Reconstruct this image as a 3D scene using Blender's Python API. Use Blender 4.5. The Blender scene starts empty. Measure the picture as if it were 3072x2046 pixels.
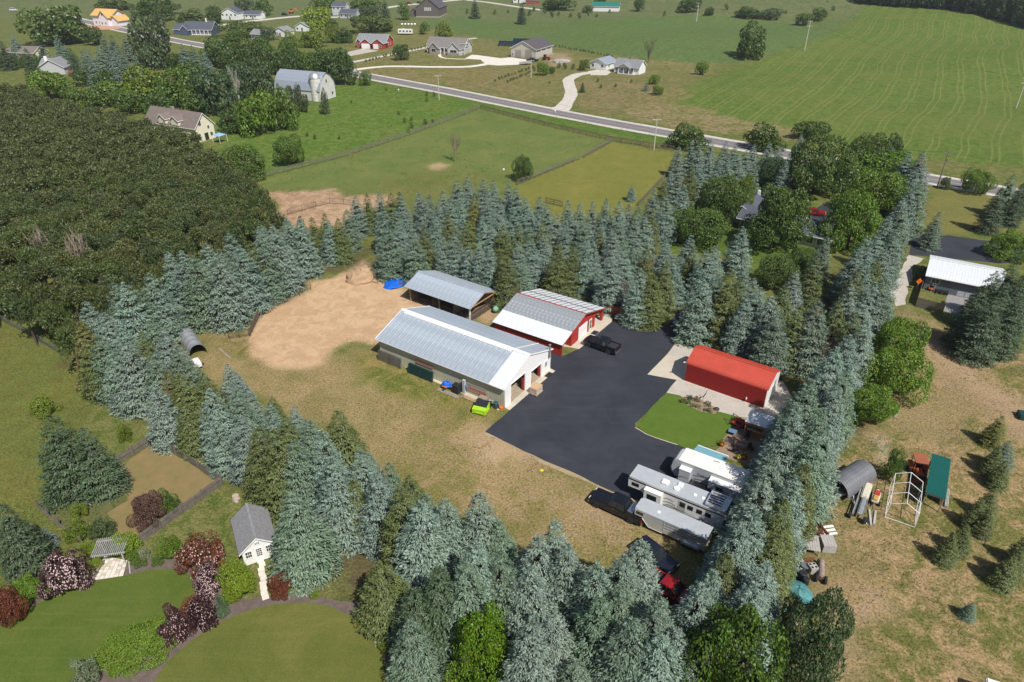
import bpy, bmesh, math, random
import numpy as np
from mathutils import Vector, Matrix, Euler
random.seed(7); rng = np.random.default_rng(11)
S = bpy.context.scene
COL = S.collection
R = math.radians

# ------------------------------------------------------------------ camera
CAM_H, PITCH, F = 55.0, R(31.0), 2048.0          # F in pixels of a 3072 x 2046 frame
cam = bpy.data.cameras.new('camera'); cam.sensor_width = 36; cam.lens = 24; cam.clip_start = 0.5; cam.clip_end = 6000
co = bpy.data.objects.new('camera', cam); COL.objects.link(co)
co.location = (0, 0, CAM_H); co.rotation_euler = (R(90) - PITCH, 0, 0); S.camera = co
# ------------------------------------------------------------------ sky, sun, exposure
SUN_EL, SUN_AZ = R(52), R(-58)
tosun = Vector((math.cos(SUN_EL) * math.cos(SUN_AZ), math.cos(SUN_EL) * math.sin(SUN_AZ), math.sin(SUN_EL)))
W = bpy.data.worlds.new('World'); S.world = W; W.use_nodes = True
wn = W.node_tree; sky = wn.nodes.new('ShaderNodeTexSky'); sky.sky_type = 'NISHITA'; sky.sun_disc = False
sky.sun_elevation = SUN_EL; sky.sun_rotation = math.atan2(tosun.x, tosun.y); sky.air_density = 1.0; sky.dust_density = 1.2
bg = wn.nodes['Background']; bg.inputs[1].default_value = 0.072; wn.links.new(sky.outputs[0], bg.inputs[0])
sl = bpy.data.lights.new('sun', 'SUN'); sl.energy = 4.6; sl.angle = R(0.53); sl.color = (1.0, 0.95, 0.87)
so = bpy.data.objects.new('sun', sl); COL.objects.link(so); so.rotation_euler = tosun.to_track_quat('Z', 'Y').to_euler(); so.location = (60, -60, 120)
S.view_settings.view_transform = 'Standard'; S.view_settings.look = 'None'; S.view_settings.gamma = 1; S.view_settings.use_curve_mapping = False
S.view_settings.exposure = 0.13
S.cycles.max_bounces = 5; S.cycles.diffuse_bounces = 2; S.cycles.glossy_bounces = 2; S.cycles.transmission_bounces = 4; S.cycles.transparent_max_bounces = 6

# ------------------------------------------------------------------ photo pixel -> place
def sst(t): t = np.clip(t, 0, 1); return t * t * (3 - 2 * t)
def terrain(x, y):
    x = np.asarray(x, float); y = np.asarray(y, float)
    m = sst((y - 0.9 * np.maximum(0, 130 - x) * 0.6 - 205) / 90) * sst((x - 5) / 70)
    w = 2.0 * np.sin(y / 34 + x / 60) + 1.3 * np.sin(y / 19 - x / 47 + 1.3) + 1.1 * np.sin(x / 40)
    hill = 10 * sst((y - 300) / 380) * sst((x - 60) / 200)
    back = 6 * sst((y - 420) / 300)
    return m * (w * 0.75 + 1.5) + hill + back
CP, SP = math.cos(PITCH), math.sin(PITCH)
def P(u, v, z=0.0):
    """photo pixel (3072 x 2046) -> point z metres above the ground there"""
    a = (u - 1536) / F; b = (v - 1023) / F
    d = (a, CP - b * SP, -SP - b * CP)
    if d[2] > -0.01: d = (d[0], d[1], -0.01)
    h = z
    for _ in range(12):
        t = (CAM_H - h) / -d[2]
        h2 = z + float(terrain(d[0] * t, d[1] * t)); 
        h = h + (h2 - h) * 0.7
    t = (CAM_H - h) / -d[2]
    return Vector((d[0] * t, d[1] * t, h))
def depth_at(p): return p.y * CP + (CAM_H - p.z) * SP
def height_at(p, v):
    """height above p whose top shows at picture row v"""
    b = (v - 1023) / F; ta = (SP + b * CP) / (CP - b * SP)
    return CAM_H - p.y * ta - p.z
def T(i, j, x, y): return (i * 1024 + x * 0.43500, j * 682 + y * 0.43495)
def reg(ox, oy, k): return lambda x, y: (ox + x * k, oy + y * k)
qA = reg(150, 640, .3189); qB = reg(180, 1000, .3189); qC = reg(780, 520, .3189); qD = reg(1400, 520, .3189)
qE = reg(1950, 380, .3827); qF = reg(1950, 800, .3189); qG = reg(2050, 1200, .2551); qH = reg(650, 1150, .3189)
qI = reg(1100, 1450, .3801); qJ = reg(1800, 1546, .558); qN = reg(1100, 860, .2551); qV = reg(1740, 1240, .2551)
qQ = reg(1900, 960, .2551); qY = reg(2380, 1300, .2551)
def t00(x, y): return T(0, 0, x, y)
def t10(x, y): return T(1, 0, x, y)
def t20(x, y): return T(2, 0, x, y)
def t01(x, y): return T(0, 1, x, y)
def t11(x, y): return T(1, 1, x, y)
def t21(x, y): return T(2, 1, x, y)
def t02(x, y): return T(0, 2, x, y)
def t12(x, y): return T(1, 2, x, y)
def t22(x, y): return T(2, 2, x, y)

# ------------------------------------------------------------------ materials
MATS = {}
def lin(r, g, b):
    f = lambda c: (c / 255 / 12.92) if c / 255 <= 0.04045 else ((c / 255 + 0.055) / 1.055) ** 2.4
    return (f(r), f(g), f(b))
def newmat(name):
    m = bpy.data.materials.new(name); m.use_nodes = True; MATS[name] = m
    return m, m.node_tree, m.node_tree.nodes['Principled BSDF']
def N(nt, kind, **kw):
    n = nt.nodes.new(kind)
    for k, v in kw.items():
        if k.startswith('i_'):
            key = k[2:]; n.inputs[int(key) if key.isdigit() else key.replace('_', ' ')].default_value = v
        else: setattr(n, k, v)
    return n
def rgba(c): return (c[0], c[1], c[2], 1)
def mat(name, col, rough=0.75, metal=0.0, var=0.12, scale=2.0, bump=0.0, bscale=20.0, col2=None, spec=0.35, stretch=None, detail=5):
    """plain surface with uneven colour, roughness and a little relief"""
    if name in MATS: return MATS[name]
    m, nt, b = newmat(name)
    tc = N(nt, 'ShaderNodeTexCoord'); src = tc.outputs['Object']
    if stretch:
        mp = N(nt, 'ShaderNodeMapping'); mp.inputs['Scale'].default_value = stretch; nt.links.new(src, mp.inputs[0]); src = mp.outputs[0]
    n = N(nt, 'ShaderNodeTexNoise', i_Scale=scale, i_Detail=detail, i_Roughness=0.62); nt.links.new(src, n.inputs['Vector'])
    cr = N(nt, 'ShaderNodeValToRGB'); e = cr.color_ramp.elements
    c2 = col2 or tuple(min(1, c * (1 + var)) for c in col); c1 = tuple(c * (1 - var) for c in col) if not col2 else col
    e[0].position = 0.32; e[0].color = rgba(c1); e[1].position = 0.68; e[1].color = rgba(c2)
    nt.links.new(n.outputs[0], cr.inputs[0]); nt.links.new(cr.outputs[0], b.inputs['Base Color'])
    b.inputs['Roughness'].default_value = rough; b.inputs['Metallic'].default_value = metal; b.inputs['Specular IOR Level'].default_value = spec
    if bump:
        n2 = N(nt, 'ShaderNodeTexNoise', i_Scale=bscale, i_Detail=3.0); nt.links.new(src, n2.inputs['Vector'])
        bp = N(nt, 'ShaderNodeBump', i_Strength=bump, i_Distance=0.05); nt.links.new(n2.outputs[0], bp.inputs['Height']); nt.links.new(bp.outputs[0], b.inputs['Normal'])
    return m
def leafmat(name, trans=0.25, vary=0.35, hue=0.03):
    """leaves: colour from the object's own colour, varied leaf by leaf"""
    m, nt, b = newmat(name); nt.nodes.remove(b); out = nt.nodes['Material Output']
    oi = N(nt, 'ShaderNodeObjectInfo'); ge = N(nt, 'ShaderNodeNewGeometry')
    hs = N(nt, 'ShaderNodeHueSaturation'); nt.links.new(oi.outputs['Color'], hs.inputs['Color'])
    mr = N(nt, 'ShaderNodeMapRange', i_3=1 - vary, i_4=1 + vary); nt.links.new(ge.outputs['Random Per Island'], mr.inputs[0]); nt.links.new(mr.outputs[0], hs.inputs['Value'])
    mo = N(nt, 'ShaderNodeMath', operation='FRACT'); mm = N(nt, 'ShaderNodeMath', operation='MULTIPLY', i_1=17.31)
    nt.links.new(ge.outputs['Random Per Island'], mm.inputs[0]); nt.links.new(mm.outputs[0], mo.inputs[0])
    mh = N(nt, 'ShaderNodeMapRange', i_3=0.5 - hue, i_4=0.5 + hue); nt.links.new(mo.outputs[0], mh.inputs[0]); nt.links.new(mh.outputs[0], hs.inputs['Hue'])
    df = N(nt, 'ShaderNodeBsdfDiffuse'); tr = N(nt, 'ShaderNodeBsdfTranslucent'); mx = N(nt, 'ShaderNodeMixShader', i_0=trans)
    nt.links.new(hs.outputs[0], df.inputs[0]); nt.links.new(hs.outputs[0], tr.inputs[0])
    gl = N(nt, 'ShaderNodeBsdfGlossy', i_Roughness=0.5); gl.inputs['Color'].default_value = (0.9, 0.95, 1, 1)
    m2 = N(nt, 'ShaderNodeMixShader', i_0=0.03)
    nt.links.new(df.outputs[0], mx.inputs[1]); nt.links.new(tr.outputs[0], mx.inputs[2]); nt.links.new(mx.outputs[0], m2.inputs[1]); nt.links.new(gl.outputs[0], m2.inputs[2])
    nt.links.new(m2.outputs[0], out.inputs[0])
    return m
M_NEEDLE = leafmat('spruce_needles', 0.05, 0.42, 0.02)
M_LEAF = leafmat('broad_leaves', 0.32, 0.4, 0.025)
M_BARK = mat('bark', (0.10, 0.075, 0.055), 0.95, var=0.4, scale=6, bump=0.5, bscale=30)
M_DEAD = mat('dead_twigs', (0.20, 0.15, 0.12), 0.95, var=0.3, scale=3)

# ------------------------------------------------------------------ mesh building
class MB:
    def __init__(s): s.v = []; s.f = []
    def add(s, vs, fs):
        o = len(s.v); s.v += [tuple(v) for v in vs]; s.f += [tuple(i + o for i in f) for f in fs]; return s
    def box(s, x0, x1, y0, y1, z0, z1):
        return s.add([(x, y, z) for z in (z0, z1) for x, y in ((x0, y0), (x1, y0), (x1, y1), (x0, y1))],
                     [(3, 2, 1, 0), (4, 5, 6, 7), (0, 1, 5, 4), (1, 2, 6, 5), (2, 3, 7, 6), (3, 0, 4, 7)])
    def hexa(s, b, t):
        """b, t: 4 bottom and 4 top points"""
        return s.add(list(b) + list(t), [(3, 2, 1, 0), (4, 5, 6, 7), (0, 1, 5, 4), (1, 2, 6, 5), (2, 3, 7, 6), (3, 0, 4, 7)])
    def quad(s, *p): return s.add(p, [tuple(range(len(p)))])
    def slab(s, pts, n):
        """polygon given thickness along vector n"""
        k = len(pts); n = Vector(n); q = [Vector(p) for p in pts]
        return s.add(q + [p + n for p in q], [tuple(range(k))[::-1], tuple(range(k, 2 * k))] + [(i, (i + 1) % k, k + (i + 1) % k, k + i) for i in range(k)])
    def prism(s, pts2, axis, a, b):
        """2D outline extruded along axis from a to b"""
        put = {'x': lambda p, t: (t, p[0], p[1]), 'y': lambda p, t: (p[0], t, p[1]), 'z': lambda p, t: (p[0], p[1], t)}[axis]
        k = len(pts2)
        return s.add([put(p, a) for p in pts2] + [put(p, b) for p in pts2], [tuple(range(k))[::-1], tuple(range(k, 2 * k))] + [(i, (i + 1) % k, k + (i + 1) % k, k + i) for i in range(k)])
    def tube(s, p0, p1, r0, r1=None, n=6, cap=True):
        p0, p1 = Vector(p0), Vector(p1); r1 = r0 if r1 is None else r1; d = (p1 - p0)
        if d.length < 1e-6: return s
        d.normalize(); a = d.orthogonal().normalized(); b = d.cross(a)
        vs = [p0 + (a * math.cos(t) + b * math.sin(t)) * r0 for t in (i * 2 * math.pi / n for i in range(n))] + [p1 + (a * math.cos(t) + b * math.sin(t)) * r1 for t in (i * 2 * math.pi / n for i in range(n))]
        fs = [(i, (i + 1) % n, n + (i + 1) % n, n + i) for i in range(n)]
        if cap: fs += [tuple(range(n))[::-1], tuple(range(n, 2 * n))]
        return s.add(vs, fs)
    def bar(s, p0, p1, w, h=None):
        """square bar between two points"""
        p0, p1 = Vector(p0), Vector(p1); h = h or w; d = (p1 - p0).normalized(); u = Vector((0, 0, 1))
        if abs(d.z) > 0.95: u = Vector((1, 0, 0))
        a = d.cross(u).normalized() * w / 2; b = a.cross(d).normalized() * h / 2
        return s.hexa([p0 - a - b, p0 + a - b, p0 + a + b, p0 - a + b], [p1 - a - b, p1 + a - b, p1 + a + b, p1 - a + b])
    def lathe(s, prof, c=(0, 0, 0), n=12, axis='z'):
        put = {'z': lambda r, t, h: (c[0] + r * math.cos(t), c[1] + r * math.sin(t), c[2] + h), 'x': lambda r, t, h: (c[0] + h, c[1] + r * math.cos(t), c[2] + r * math.sin(t)), 'y': lambda r, t, h: (c[0] + r * math.sin(t), c[1] + h, c[2] + r * math.cos(t))}[axis]
        k = len(prof); vs = []
        for r, h in prof: vs += [put(r, i * 2 * math.pi / n, h) for i in range(n)]
        fs = [(j * n + i, j * n + (i + 1) % n, (j + 1) * n + (i + 1) % n, (j + 1) * n + i) for j in range(k - 1) for i in range(n)]
        if prof[0][0] > 1e-4: fs.append(tuple(range(n))[::-1])
        if prof[-1][0] > 1e-4: fs.append(tuple((k - 1) * n + i for i in range(n)))
        return s.add(vs, fs)
    def mesh(s, name, m=None, smooth=False):
        me = bpy.data.meshes.new(name); me.from_pydata(s.v, [], s.f); me.validate(); me.update()
        if m: me.materials.append(MATS[m] if isinstance(m, str) else m)
        if smooth:
            me.polygons.foreach_set('use_smooth', [True] * len(me.polygons))
        bm = bmesh.new(); bm.from_mesh(me); bmesh.ops.recalc_face_normals(bm, faces=bm.faces); bm.to_mesh(me); bm.free()
        if smooth and hasattr(me, 'set_sharp_from_angle'): me.set_sharp_from_angle(angle=R(38))
        return me
    def build(s, name, m, parent=None, smooth=False, label=None, kind=None):
        o = bpy.data.objects.new(name, s.mesh(name, m, smooth)); COL.objects.link(o)
        if parent is not None: o.parent = parent
        if label: o['label'] = label
        if kind: o['kind'] = kind
        return o
def B(*boxes):
    mb = MB()
    for b in boxes: mb.box(*b)
    return mb
def obj(name, me, parent=None, loc=None, rot=None, sc=None, color=None):
    o = bpy.data.objects.new(name, me); COL.objects.link(o)
    if parent is not None: o.parent = parent
    if loc is not None: o.location = loc
    if rot is not None: o.rotation_euler = rot
    if sc is not None: o.scale = sc if hasattr(sc, '__len__') else (sc, sc, sc)
    if color is not None: o.color = (*color, 1)
    return o
def tag(o, label, cat, group=None):
    o['label'] = label; o['category'] = cat
    if group: o['group'] = group
    return o
def thing(name, label, cat, loc=(0, 0, 0), rz=0.0, group=None):
    o = bpy.data.objects.new(name, None); COL.objects.link(o); o.empty_display_size = 0.5
    o.location = loc; o.rotation_euler = (0, 0, rz); return tag(o, label, cat, group)
def frame(a, b):
    """two photo pixels on the ground -> origin, heading of a->b, distance"""
    p, q = P(*a), P(*b); d = q - p
    return p, math.atan2(d.y, d.x), math.hypot(d.x, d.y)
def structure(o): o['kind'] = 'structure'; return o
def ordinal(n):
    s = 'th' if 10 <= n % 100 <= 20 else {1: 'st', 2: 'nd', 3: 'rd'}.get(n % 10, 'th'); return f'{n}{s}'

# ================================================================== GROUND
def noise2(x, y, s, seed=0):
    """smooth value noise in -1..1"""
    r = np.random.default_rng(seed); tab = r.random((64, 64)) * 2 - 1
    u = x / s; v = y / s; i = np.floor(u).astype(int); j = np.floor(v).astype(int); fu = sst(u - i); fv = sst(v - j)
    g = lambda a, b: tab[a % 64, b % 64]
    return (g(i, j) * (1 - fu) + g(i + 1, j) * fu) * (1 - fv) + (g(i, j + 1) * (1 - fu) + g(i + 1, j + 1) * fu) * fv
def world_poly(pix): return np.array([[p.x, p.y] for p in (P(*q) for q in pix)])
def sdf(poly, x, y):
    """signed distance in metres, positive inside"""
    inside = np.zeros(x.shape, bool); d = np.full(x.shape, 1e9); n = len(poly)
    for i in range(n):
        x0, y0 = poly[i]; x1, y1 = poly[(i + 1) % n]
        c = (y0 > y) != (y1 > y)
        with np.errstate(divide='ignore', invalid='ignore'): inside ^= c & (x < (x1 - x0) * (y - y0) / (y1 - y0 + 1e-12) + x0)
        dx, dy = x1 - x0, y1 - y0; t = np.clip(((x - x0) * dx + (y - y0) * dy) / (dx * dx + dy * dy + 1e-9), 0, 1)
        d = np.minimum(d, np.hypot(x - x0 - t * dx, y - y0 - t * dy))
    return np.where(inside, d, -d)
def steps(a, b, s0, g):
    out = []; s = s0; x = a
    while abs(x - a) < abs(b - a): s *= g; x += s if b > a else -s; out.append(x)
    return out
XS = np.array(sorted(steps(-95, -1500, 1.0, 1.06)) + list(np.arange(-95, 125.1, 1.0)) + steps(125, 1500, 1.0, 1.06))
YS = np.array(list(np.arange(-40, 20, 6.0)) + list(np.arange(22, 185, 1.0)) + list(np.arange(185, 420, 1.8)) + steps(420, 2600, 2.0, 1.05))
GX, GY = np.meshgrid(XS, YS)
# zones: photo outline, colour, second colour (mottled in), edge softness, edge raggedness
ZONES = []
def zone(pix, c1, c2, soft=1.0, rag=1.0): ZONES.append((world_poly(pix), np.array(c1), np.array(c2), soft, rag))
G0 = ((0.105, 0.135, 0.032), (0.15, 0.15, 0.05))
FIELD = [t20(0, 600), t20(260, 520), t20(560, 410), t20(800, 330), t20(1000, 250), t20(1170, 130), t20(1290, 15), t20(1530, 12), t20(1850, 45), t20(2100, 95), t20(2300, 165), (3400, 80), (3500, 640), (3072, 505), t20(1690, 1090), t20(900, 960), t20(420, 870), t20(130, 800), t20(-60, 740)]
MIDFIELD = [t10(560, 150), t10(860, 120), t10(1050, 145), t10(1400, 155), t10(1800, 130), t10(2100, 120), t20(200, 105), t20(420, 125), t20(620, 150), t20(900, 160), t20(1150, 120), t20(1000, 250), t20(780, 320), t20(400, 430), t10(2200, 430), t10(1800, 385), t10(1500, 330), t10(1100, 270), t10(800, 240), t10(600, 200)]
PADDOCK = [t10(-420, 1210), t10(0, 1090), t10(450, 940), t10(965, 748), t10(1870, 980), t10(1210, 1290), t10(700, 1400), t10(100, 1330), t00(2200, 1310), t00(1880, 1310), t00(1800, 1230)]
PADDOCK_E = [t10(1870, 980), t10(2290, 1050), t10(2250, 1200), t10(2050, 1410), t10(1900, 1560), t10(1300, 1560), t10(1210, 1290)]
MEADOW = [t10(90, 560), t10(430, 605), t10(900, 715), t10(960, 745), t10(450, 940), t10(0, 1085), t00(1850, 1220), t00(1500, 1060), t00(1450, 850), t00(1700, 700), t00(2200, 600)]
ARENA = [qA(1990, 925), qA(2352, 772), qC(250, 1190), qC(490, 1090), qC(440, 1010), qC(640, 1000), qC(860, 900), qC(960, 815), qC(1060, 930), qC(1180, 1010), qC(1350, 1070), qC(1420, 1180), qC(1560, 1230), t11(640, 540), t11(450, 650), t11(330, 690), t11(285, 830), t11(180, 800), t11(60, 790), t01(2300, 850), t01(2230, 950), t01(2100, 985), t01(1900, 960), t01(1770, 900), t01(1715, 760), t01(1790, 590)]
def zones():
    zone([(-200, -190), (3400, -190), (3400, 60), (2000, 60), (0, 60)], (0.10, 0.135, 0.05), (0.14, 0.15, 0.065), 30, 30)
    zone(MIDFIELD, (0.088, 0.138, 0.042), (0.10, 0.15, 0.046), 3, 1)
    zone(FIELD, (0.085, 0.14, 0.025), (0.108, 0.152, 0.03), 1.5, 1)
    zone(MEADOW, (0.085, 0.15, 0.022), (0.12, 0.165, 0.035), 6, 4)
    zone([t10(90, 560), t10(430, 605), t10(900, 715), t10(1700, 910), t10(2290, 1000), t10(2290, 950), t10(1500, 800), t10(700, 650), t10(200, 545)], (0.075, 0.14, 0.022), (0.10, 0.15, 0.03), 3, 1)
    # lawns round the houses across the road
    zone([t10(80, 500), t10(0, 300), t10(560, 180), t10(900, 260), t10(1500, 330), t10(1900, 390), t20(0, 430), t20(250, 440), t20(0, 590), t20(-70, 730), t10(2300, 880), t10(1500, 730), t10(700, 600), t10(200, 510)], (0.135, 0.145, 0.04), (0.19, 0.165, 0.07), 4, 6)
    zone([t10(180, 480), t10(800, 500), t10(1200, 450), t10(1300, 560), t10(1500, 690), t10(1300, 690), t10(700, 590), t10(300, 520)], (0.155, 0.15, 0.045), (0.21, 0.17, 0.08), 4, 6)
    zone([t10(1600, 560), t10(2200, 560), t10(2200, 800), t10(1900, 780), t10(1580, 720)], (0.15, 0.145, 0.048), (0.215, 0.17, 0.085), 4, 6)
    zone([t10(2050, 740), t20(0, 720), t20(300, 800), t20(800, 900), t20(820, 980), t20(300, 930), t10(2290, 880), t10(1900, 800)], (0.15, 0.15, 0.045), (0.24, 0.19, 0.10), 2, 3)
    zone([t10(1440, 360), t10(1560, 370), t10(1600, 420), t10(1500, 460), t10(1400, 440)], (0.36, 0.25, 0.16), (0.24, 0.20, 0.11), 2, 3)
    zone(PADDOCK, (0.16, 0.18, 0.052), (0.11, 0.155, 0.04), 2, 2)
    zone([t10(600, 1390), t10(100, 1310), t10(500, 1180), t10(1100, 1230)], (0.16, 0.16, 0.048), (0.12, 0.145, 0.038), 8, 6)
    zone(PADDOCK_E, (0.20, 0.19, 0.045), (0.155, 0.165, 0.036), 1.5, 1.5)
    zone([t10(615, 1140), t10(680, 1122), t10(730, 1140), t10(680, 1165), t10(630, 1165)], (0.42, 0.30, 0.18), (0.3, 0.23, 0.12), 1.5, 1.5)
    zone([t00(1860, 1330), t00(2100, 1310), t00(2354, 1340), t10(300, 1370), t10(100, 1500), t00(2354, 1568), t00(2000, 1568)], (0.36, 0.235, 0.145), (0.42, 0.29, 0.18), 2, 3)
    # near side: left lawn, yard, right yard
    zone([(-700, 1050), (0, 860), t01(460, 900), t01(560, 1180), t01(1050, 1400), t01(900, 1568), t02(700, 300), t02(300, 700), (-700, 1800)], (0.15, 0.145, 0.038), (0.115, 0.135, 0.033), 3, 4)
    zone([t01(0, 480), t01(420, 620), t01(460, 860), t01(0, 600)], (0.095, 0.145, 0.03), (0.12, 0.15, 0.035), 2, 2)
    zone([t01(560, 1330), t01(760, 1260), t01(1000, 1380), t01(900, 1568), t02(700, 50), t01(600, 1500)], (0.115, 0.15, 0.035), (0.15, 0.15, 0.05), 2, 2)
    zone([qC(-100, 1360), t01(1400, 860), t01(1700, 700), t01(1850, 900), t01(2354, 900), t11(100, 760), t11(290, 880), t11(600, 1050), t11(900, 1180), t11(1110, 1250), t11(1020, 1400), t12(1350, 20), t12(1900, 250), t12(2354, 420), t12(2354, 900), t12(1800, 760), t12(900, 500), t12(200, 250), t01(2200, 1400), t01(1700, 1150), t01(1300, 950)], (0.32, 0.232, 0.118), (0.165, 0.152, 0.048), 2, 2)
    zone([t01(1720, 900), t11(100, 800), t11(250, 1000), t11(350, 1300), t11(560, 1420), t11(300, 1500), t01(2354, 1400), t01(2000, 1200), t01(1800, 1000)], (0.34, 0.25, 0.13), (0.23, 0.185, 0.08), 6, 7)
    zone([t11(20, 830), t11(250, 880), t11(560, 1030), t11(880, 1170), t11(1080, 1270), t11(980, 1370), t11(800, 1360), t11(620, 1260), t11(420, 1230), t11(250, 1100), t11(100, 1000), t11(0, 920)], (0.135, 0.152, 0.032), (0.215, 0.175, 0.06), 3, 4)
    zone([t01(1450, 740), t01(1600, 650), t01(1650, 760), t01(1750, 820), t01(1760, 940), t01(1600, 900), t01(1500, 800)], (0.16, 0.15, 0.045), (0.24, 0.18, 0.085), 2, 2)
    zone(ARENA, (0.48, 0.32, 0.19), (0.54, 0.375, 0.23), 1.0, 0.5)
    zone([qC(1180, 1010), qC(1390, 1080), qC(1350, 1000), qC(1420, 940), qC(1330, 880), qC(1050, 930)], (0.38, 0.29, 0.14), (0.30, 0.25, 0.10), 1.5, 1.5)
    zone([t11(880, 580), t11(1080, 520), t11(1170, 480), t11(1080, 640), t11(980, 690)], (0.40, 0.28, 0.165), (0.30, 0.22, 0.12), 1.2, 1)
    zone([t11(1000, 1390), t11(1180, 1480), t11(1320, 1568), t12(1250, 30), t12(1000, 20), t11(800, 1450), t11(900, 1400)], (0.42, 0.30, 0.18), (0.30, 0.22, 0.11), 2.5, 3)
    zone([t12(1300, 380), t12(1600, 230), t12(1900, 330), t12(1900, 480), t12(1650, 480), t12(1400, 520)], (0.34, 0.25, 0.15), (0.24, 0.18, 0.08), 3, 4)
    zone([t21(1450, 560), t21(1600, 600), t21(2000, 780), t21(2354, 900), (3300, 1000), (3500, 2300), t22(700, 1900), t22(900, 1300), t22(1050, 900), t22(880, 400), t21(1100, 1500), t21(1350, 1300), t21(1600, 900)], (0.145, 0.145, 0.042), (0.285, 0.205, 0.105), 2, 2)
    zone([t21(1470, 560), t21(1560, 560), t21(1700, 680), t21(1850, 780), t21(2100, 1050), t21(2354, 1200), (3300, 1300), (3300, 1420), t21(2300, 1400), t21(1900, 1120), t21(1650, 850), t21(1500, 680)], (0.37, 0.26, 0.16), (0.29, 0.21, 0.115), 2.5, 3)
    zone([t21(1580, 1270), t21(1900, 1260), t21(1950, 1400), t21(1800, 1500), t21(1550, 1420), t21(1450, 1330)], (0.32, 0.235, 0.135), (0.22, 0.175, 0.075), 4, 4)
    zone([t22(940, 340), t22(1100, 420), t22(1150, 700), t22(1000, 860), t22(960, 600)], (0.31, 0.22, 0.12), (0.2, 0.165, 0.07), 4, 4)
    zone([t22(1180, 1020), t22(1330, 1000), t22(1380, 1080), t22(1250, 1110), t22(1110, 1090)], (0.36, 0.25, 0.155), (0.25, 0.19, 0.09), 2, 3)
    zone([t22(930, 1400), t22(1150, 1350), t22(1200, 1500), t22(950, 1568)], (0.36, 0.25, 0.155), (0.25, 0.19, 0.09), 4, 4)
    zone([t21(1350, 1480), t21(1420, 1470), t21(1450, 1540), t22(1420, 30), t22(1340, 60), t21(1330, 1568)], (0.52, 0.46, 0.38), (0.36, 0.29, 0.19), 1, 1.5)
    zone([t22(880, 390), t22(950, 400), t22(970, 480), t22(900, 500), t22(870, 470)], (0.60, 0.57, 0.52), (0.50, 0.46, 0.40), 0.5, 0.7)
    zone([t20(1700, 1270), t20(2200, 1330), t20(2354, 1370), t21(2354, 30), t21(1600, 50), t20(1640, 1450)], (0.20, 0.175, 0.055), (0.145, 0.15, 0.045), 2, 3)
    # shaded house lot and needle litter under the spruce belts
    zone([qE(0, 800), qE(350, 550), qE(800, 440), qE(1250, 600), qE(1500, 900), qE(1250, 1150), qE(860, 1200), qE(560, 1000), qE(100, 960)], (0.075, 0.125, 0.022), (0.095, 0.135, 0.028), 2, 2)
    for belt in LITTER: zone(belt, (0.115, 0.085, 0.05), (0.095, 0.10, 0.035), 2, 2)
LITTER = [[qA(200, 1400), qA(300, 1250), qA(900, 1050), qA(1500, 1100), qA(2300, 750), qC(400, 1000), qC(800, 900), qC(1000, 780), qC(900, 500), qC(200, 600), qA(2200, 300), qA(1000, 800), qA(400, 1100)],
          [qB(500, 750), qB(900, 600), qB(1500, 900), qB(2100, 1200), qH(900, 900), qH(1400, 1200), qH(2000, 1700), qI(1500, 1200), qI(2200, 1000), qJ(900, 800), qJ(500, 900), qI(900, 1500), qI(400, 1400), qH(900, 1600), qH(700, 1550), qB(1700, 1350), qB(1000, 950)],
          [qC(1100, 850), qC(1500, 830), qC(2200, 1060), qD(500, 1080), qD(1000, 1100), qD(1500, 1300), qD(1700, 1450), qD(1900, 1300), qE(300, 1400), qD(1700, 600), qD(1000, 500), qD(300, 350), qC(1500, 500)],
          [qE(600, 1500), qE(1250, 1400), qE(1900, 700), qE(2100, 350), qE(2150, 600), qE(1950, 1200), qF(2100, 700), qF(1900, 1500), qG(1600, 900), qG(1450, 1500), qJ(950, 700), qJ(800, 700), qG(700, 1300), qG(1000, 800), qF(1350, 1100), qF(700, 850)],
          [qE(150, 600), qE(900, 420), qE(1000, 300), qE(400, 250), qE(150, 350)]]
zones()
c1 = np.broadcast_to(np.array(G0[0]), GX.shape + (3,)).copy(); c2 = np.broadcast_to(np.array(G0[1]), GX.shape + (3,)).copy()
rag1 = noise2(GX, GY, 5.0, 1) + 0.6 * noise2(GX, GY, 2.2, 2); rag2 = noise2(GX, GY, 22.0, 3)
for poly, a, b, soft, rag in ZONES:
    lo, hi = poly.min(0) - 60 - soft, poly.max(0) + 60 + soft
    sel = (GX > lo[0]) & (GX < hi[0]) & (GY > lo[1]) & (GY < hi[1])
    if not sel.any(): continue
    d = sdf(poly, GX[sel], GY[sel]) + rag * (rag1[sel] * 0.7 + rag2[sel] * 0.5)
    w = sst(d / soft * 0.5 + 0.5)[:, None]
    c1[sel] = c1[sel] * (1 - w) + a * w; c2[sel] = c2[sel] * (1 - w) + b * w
field_poly = world_poly(FIELD)
fd = sst(sdf(field_poly, GX, GY) / 4.0) + 0.35 * sst(sdf(world_poly(MIDFIELD), GX, GY) / 6.0)
GZ = terrain(GX, GY)

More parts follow.
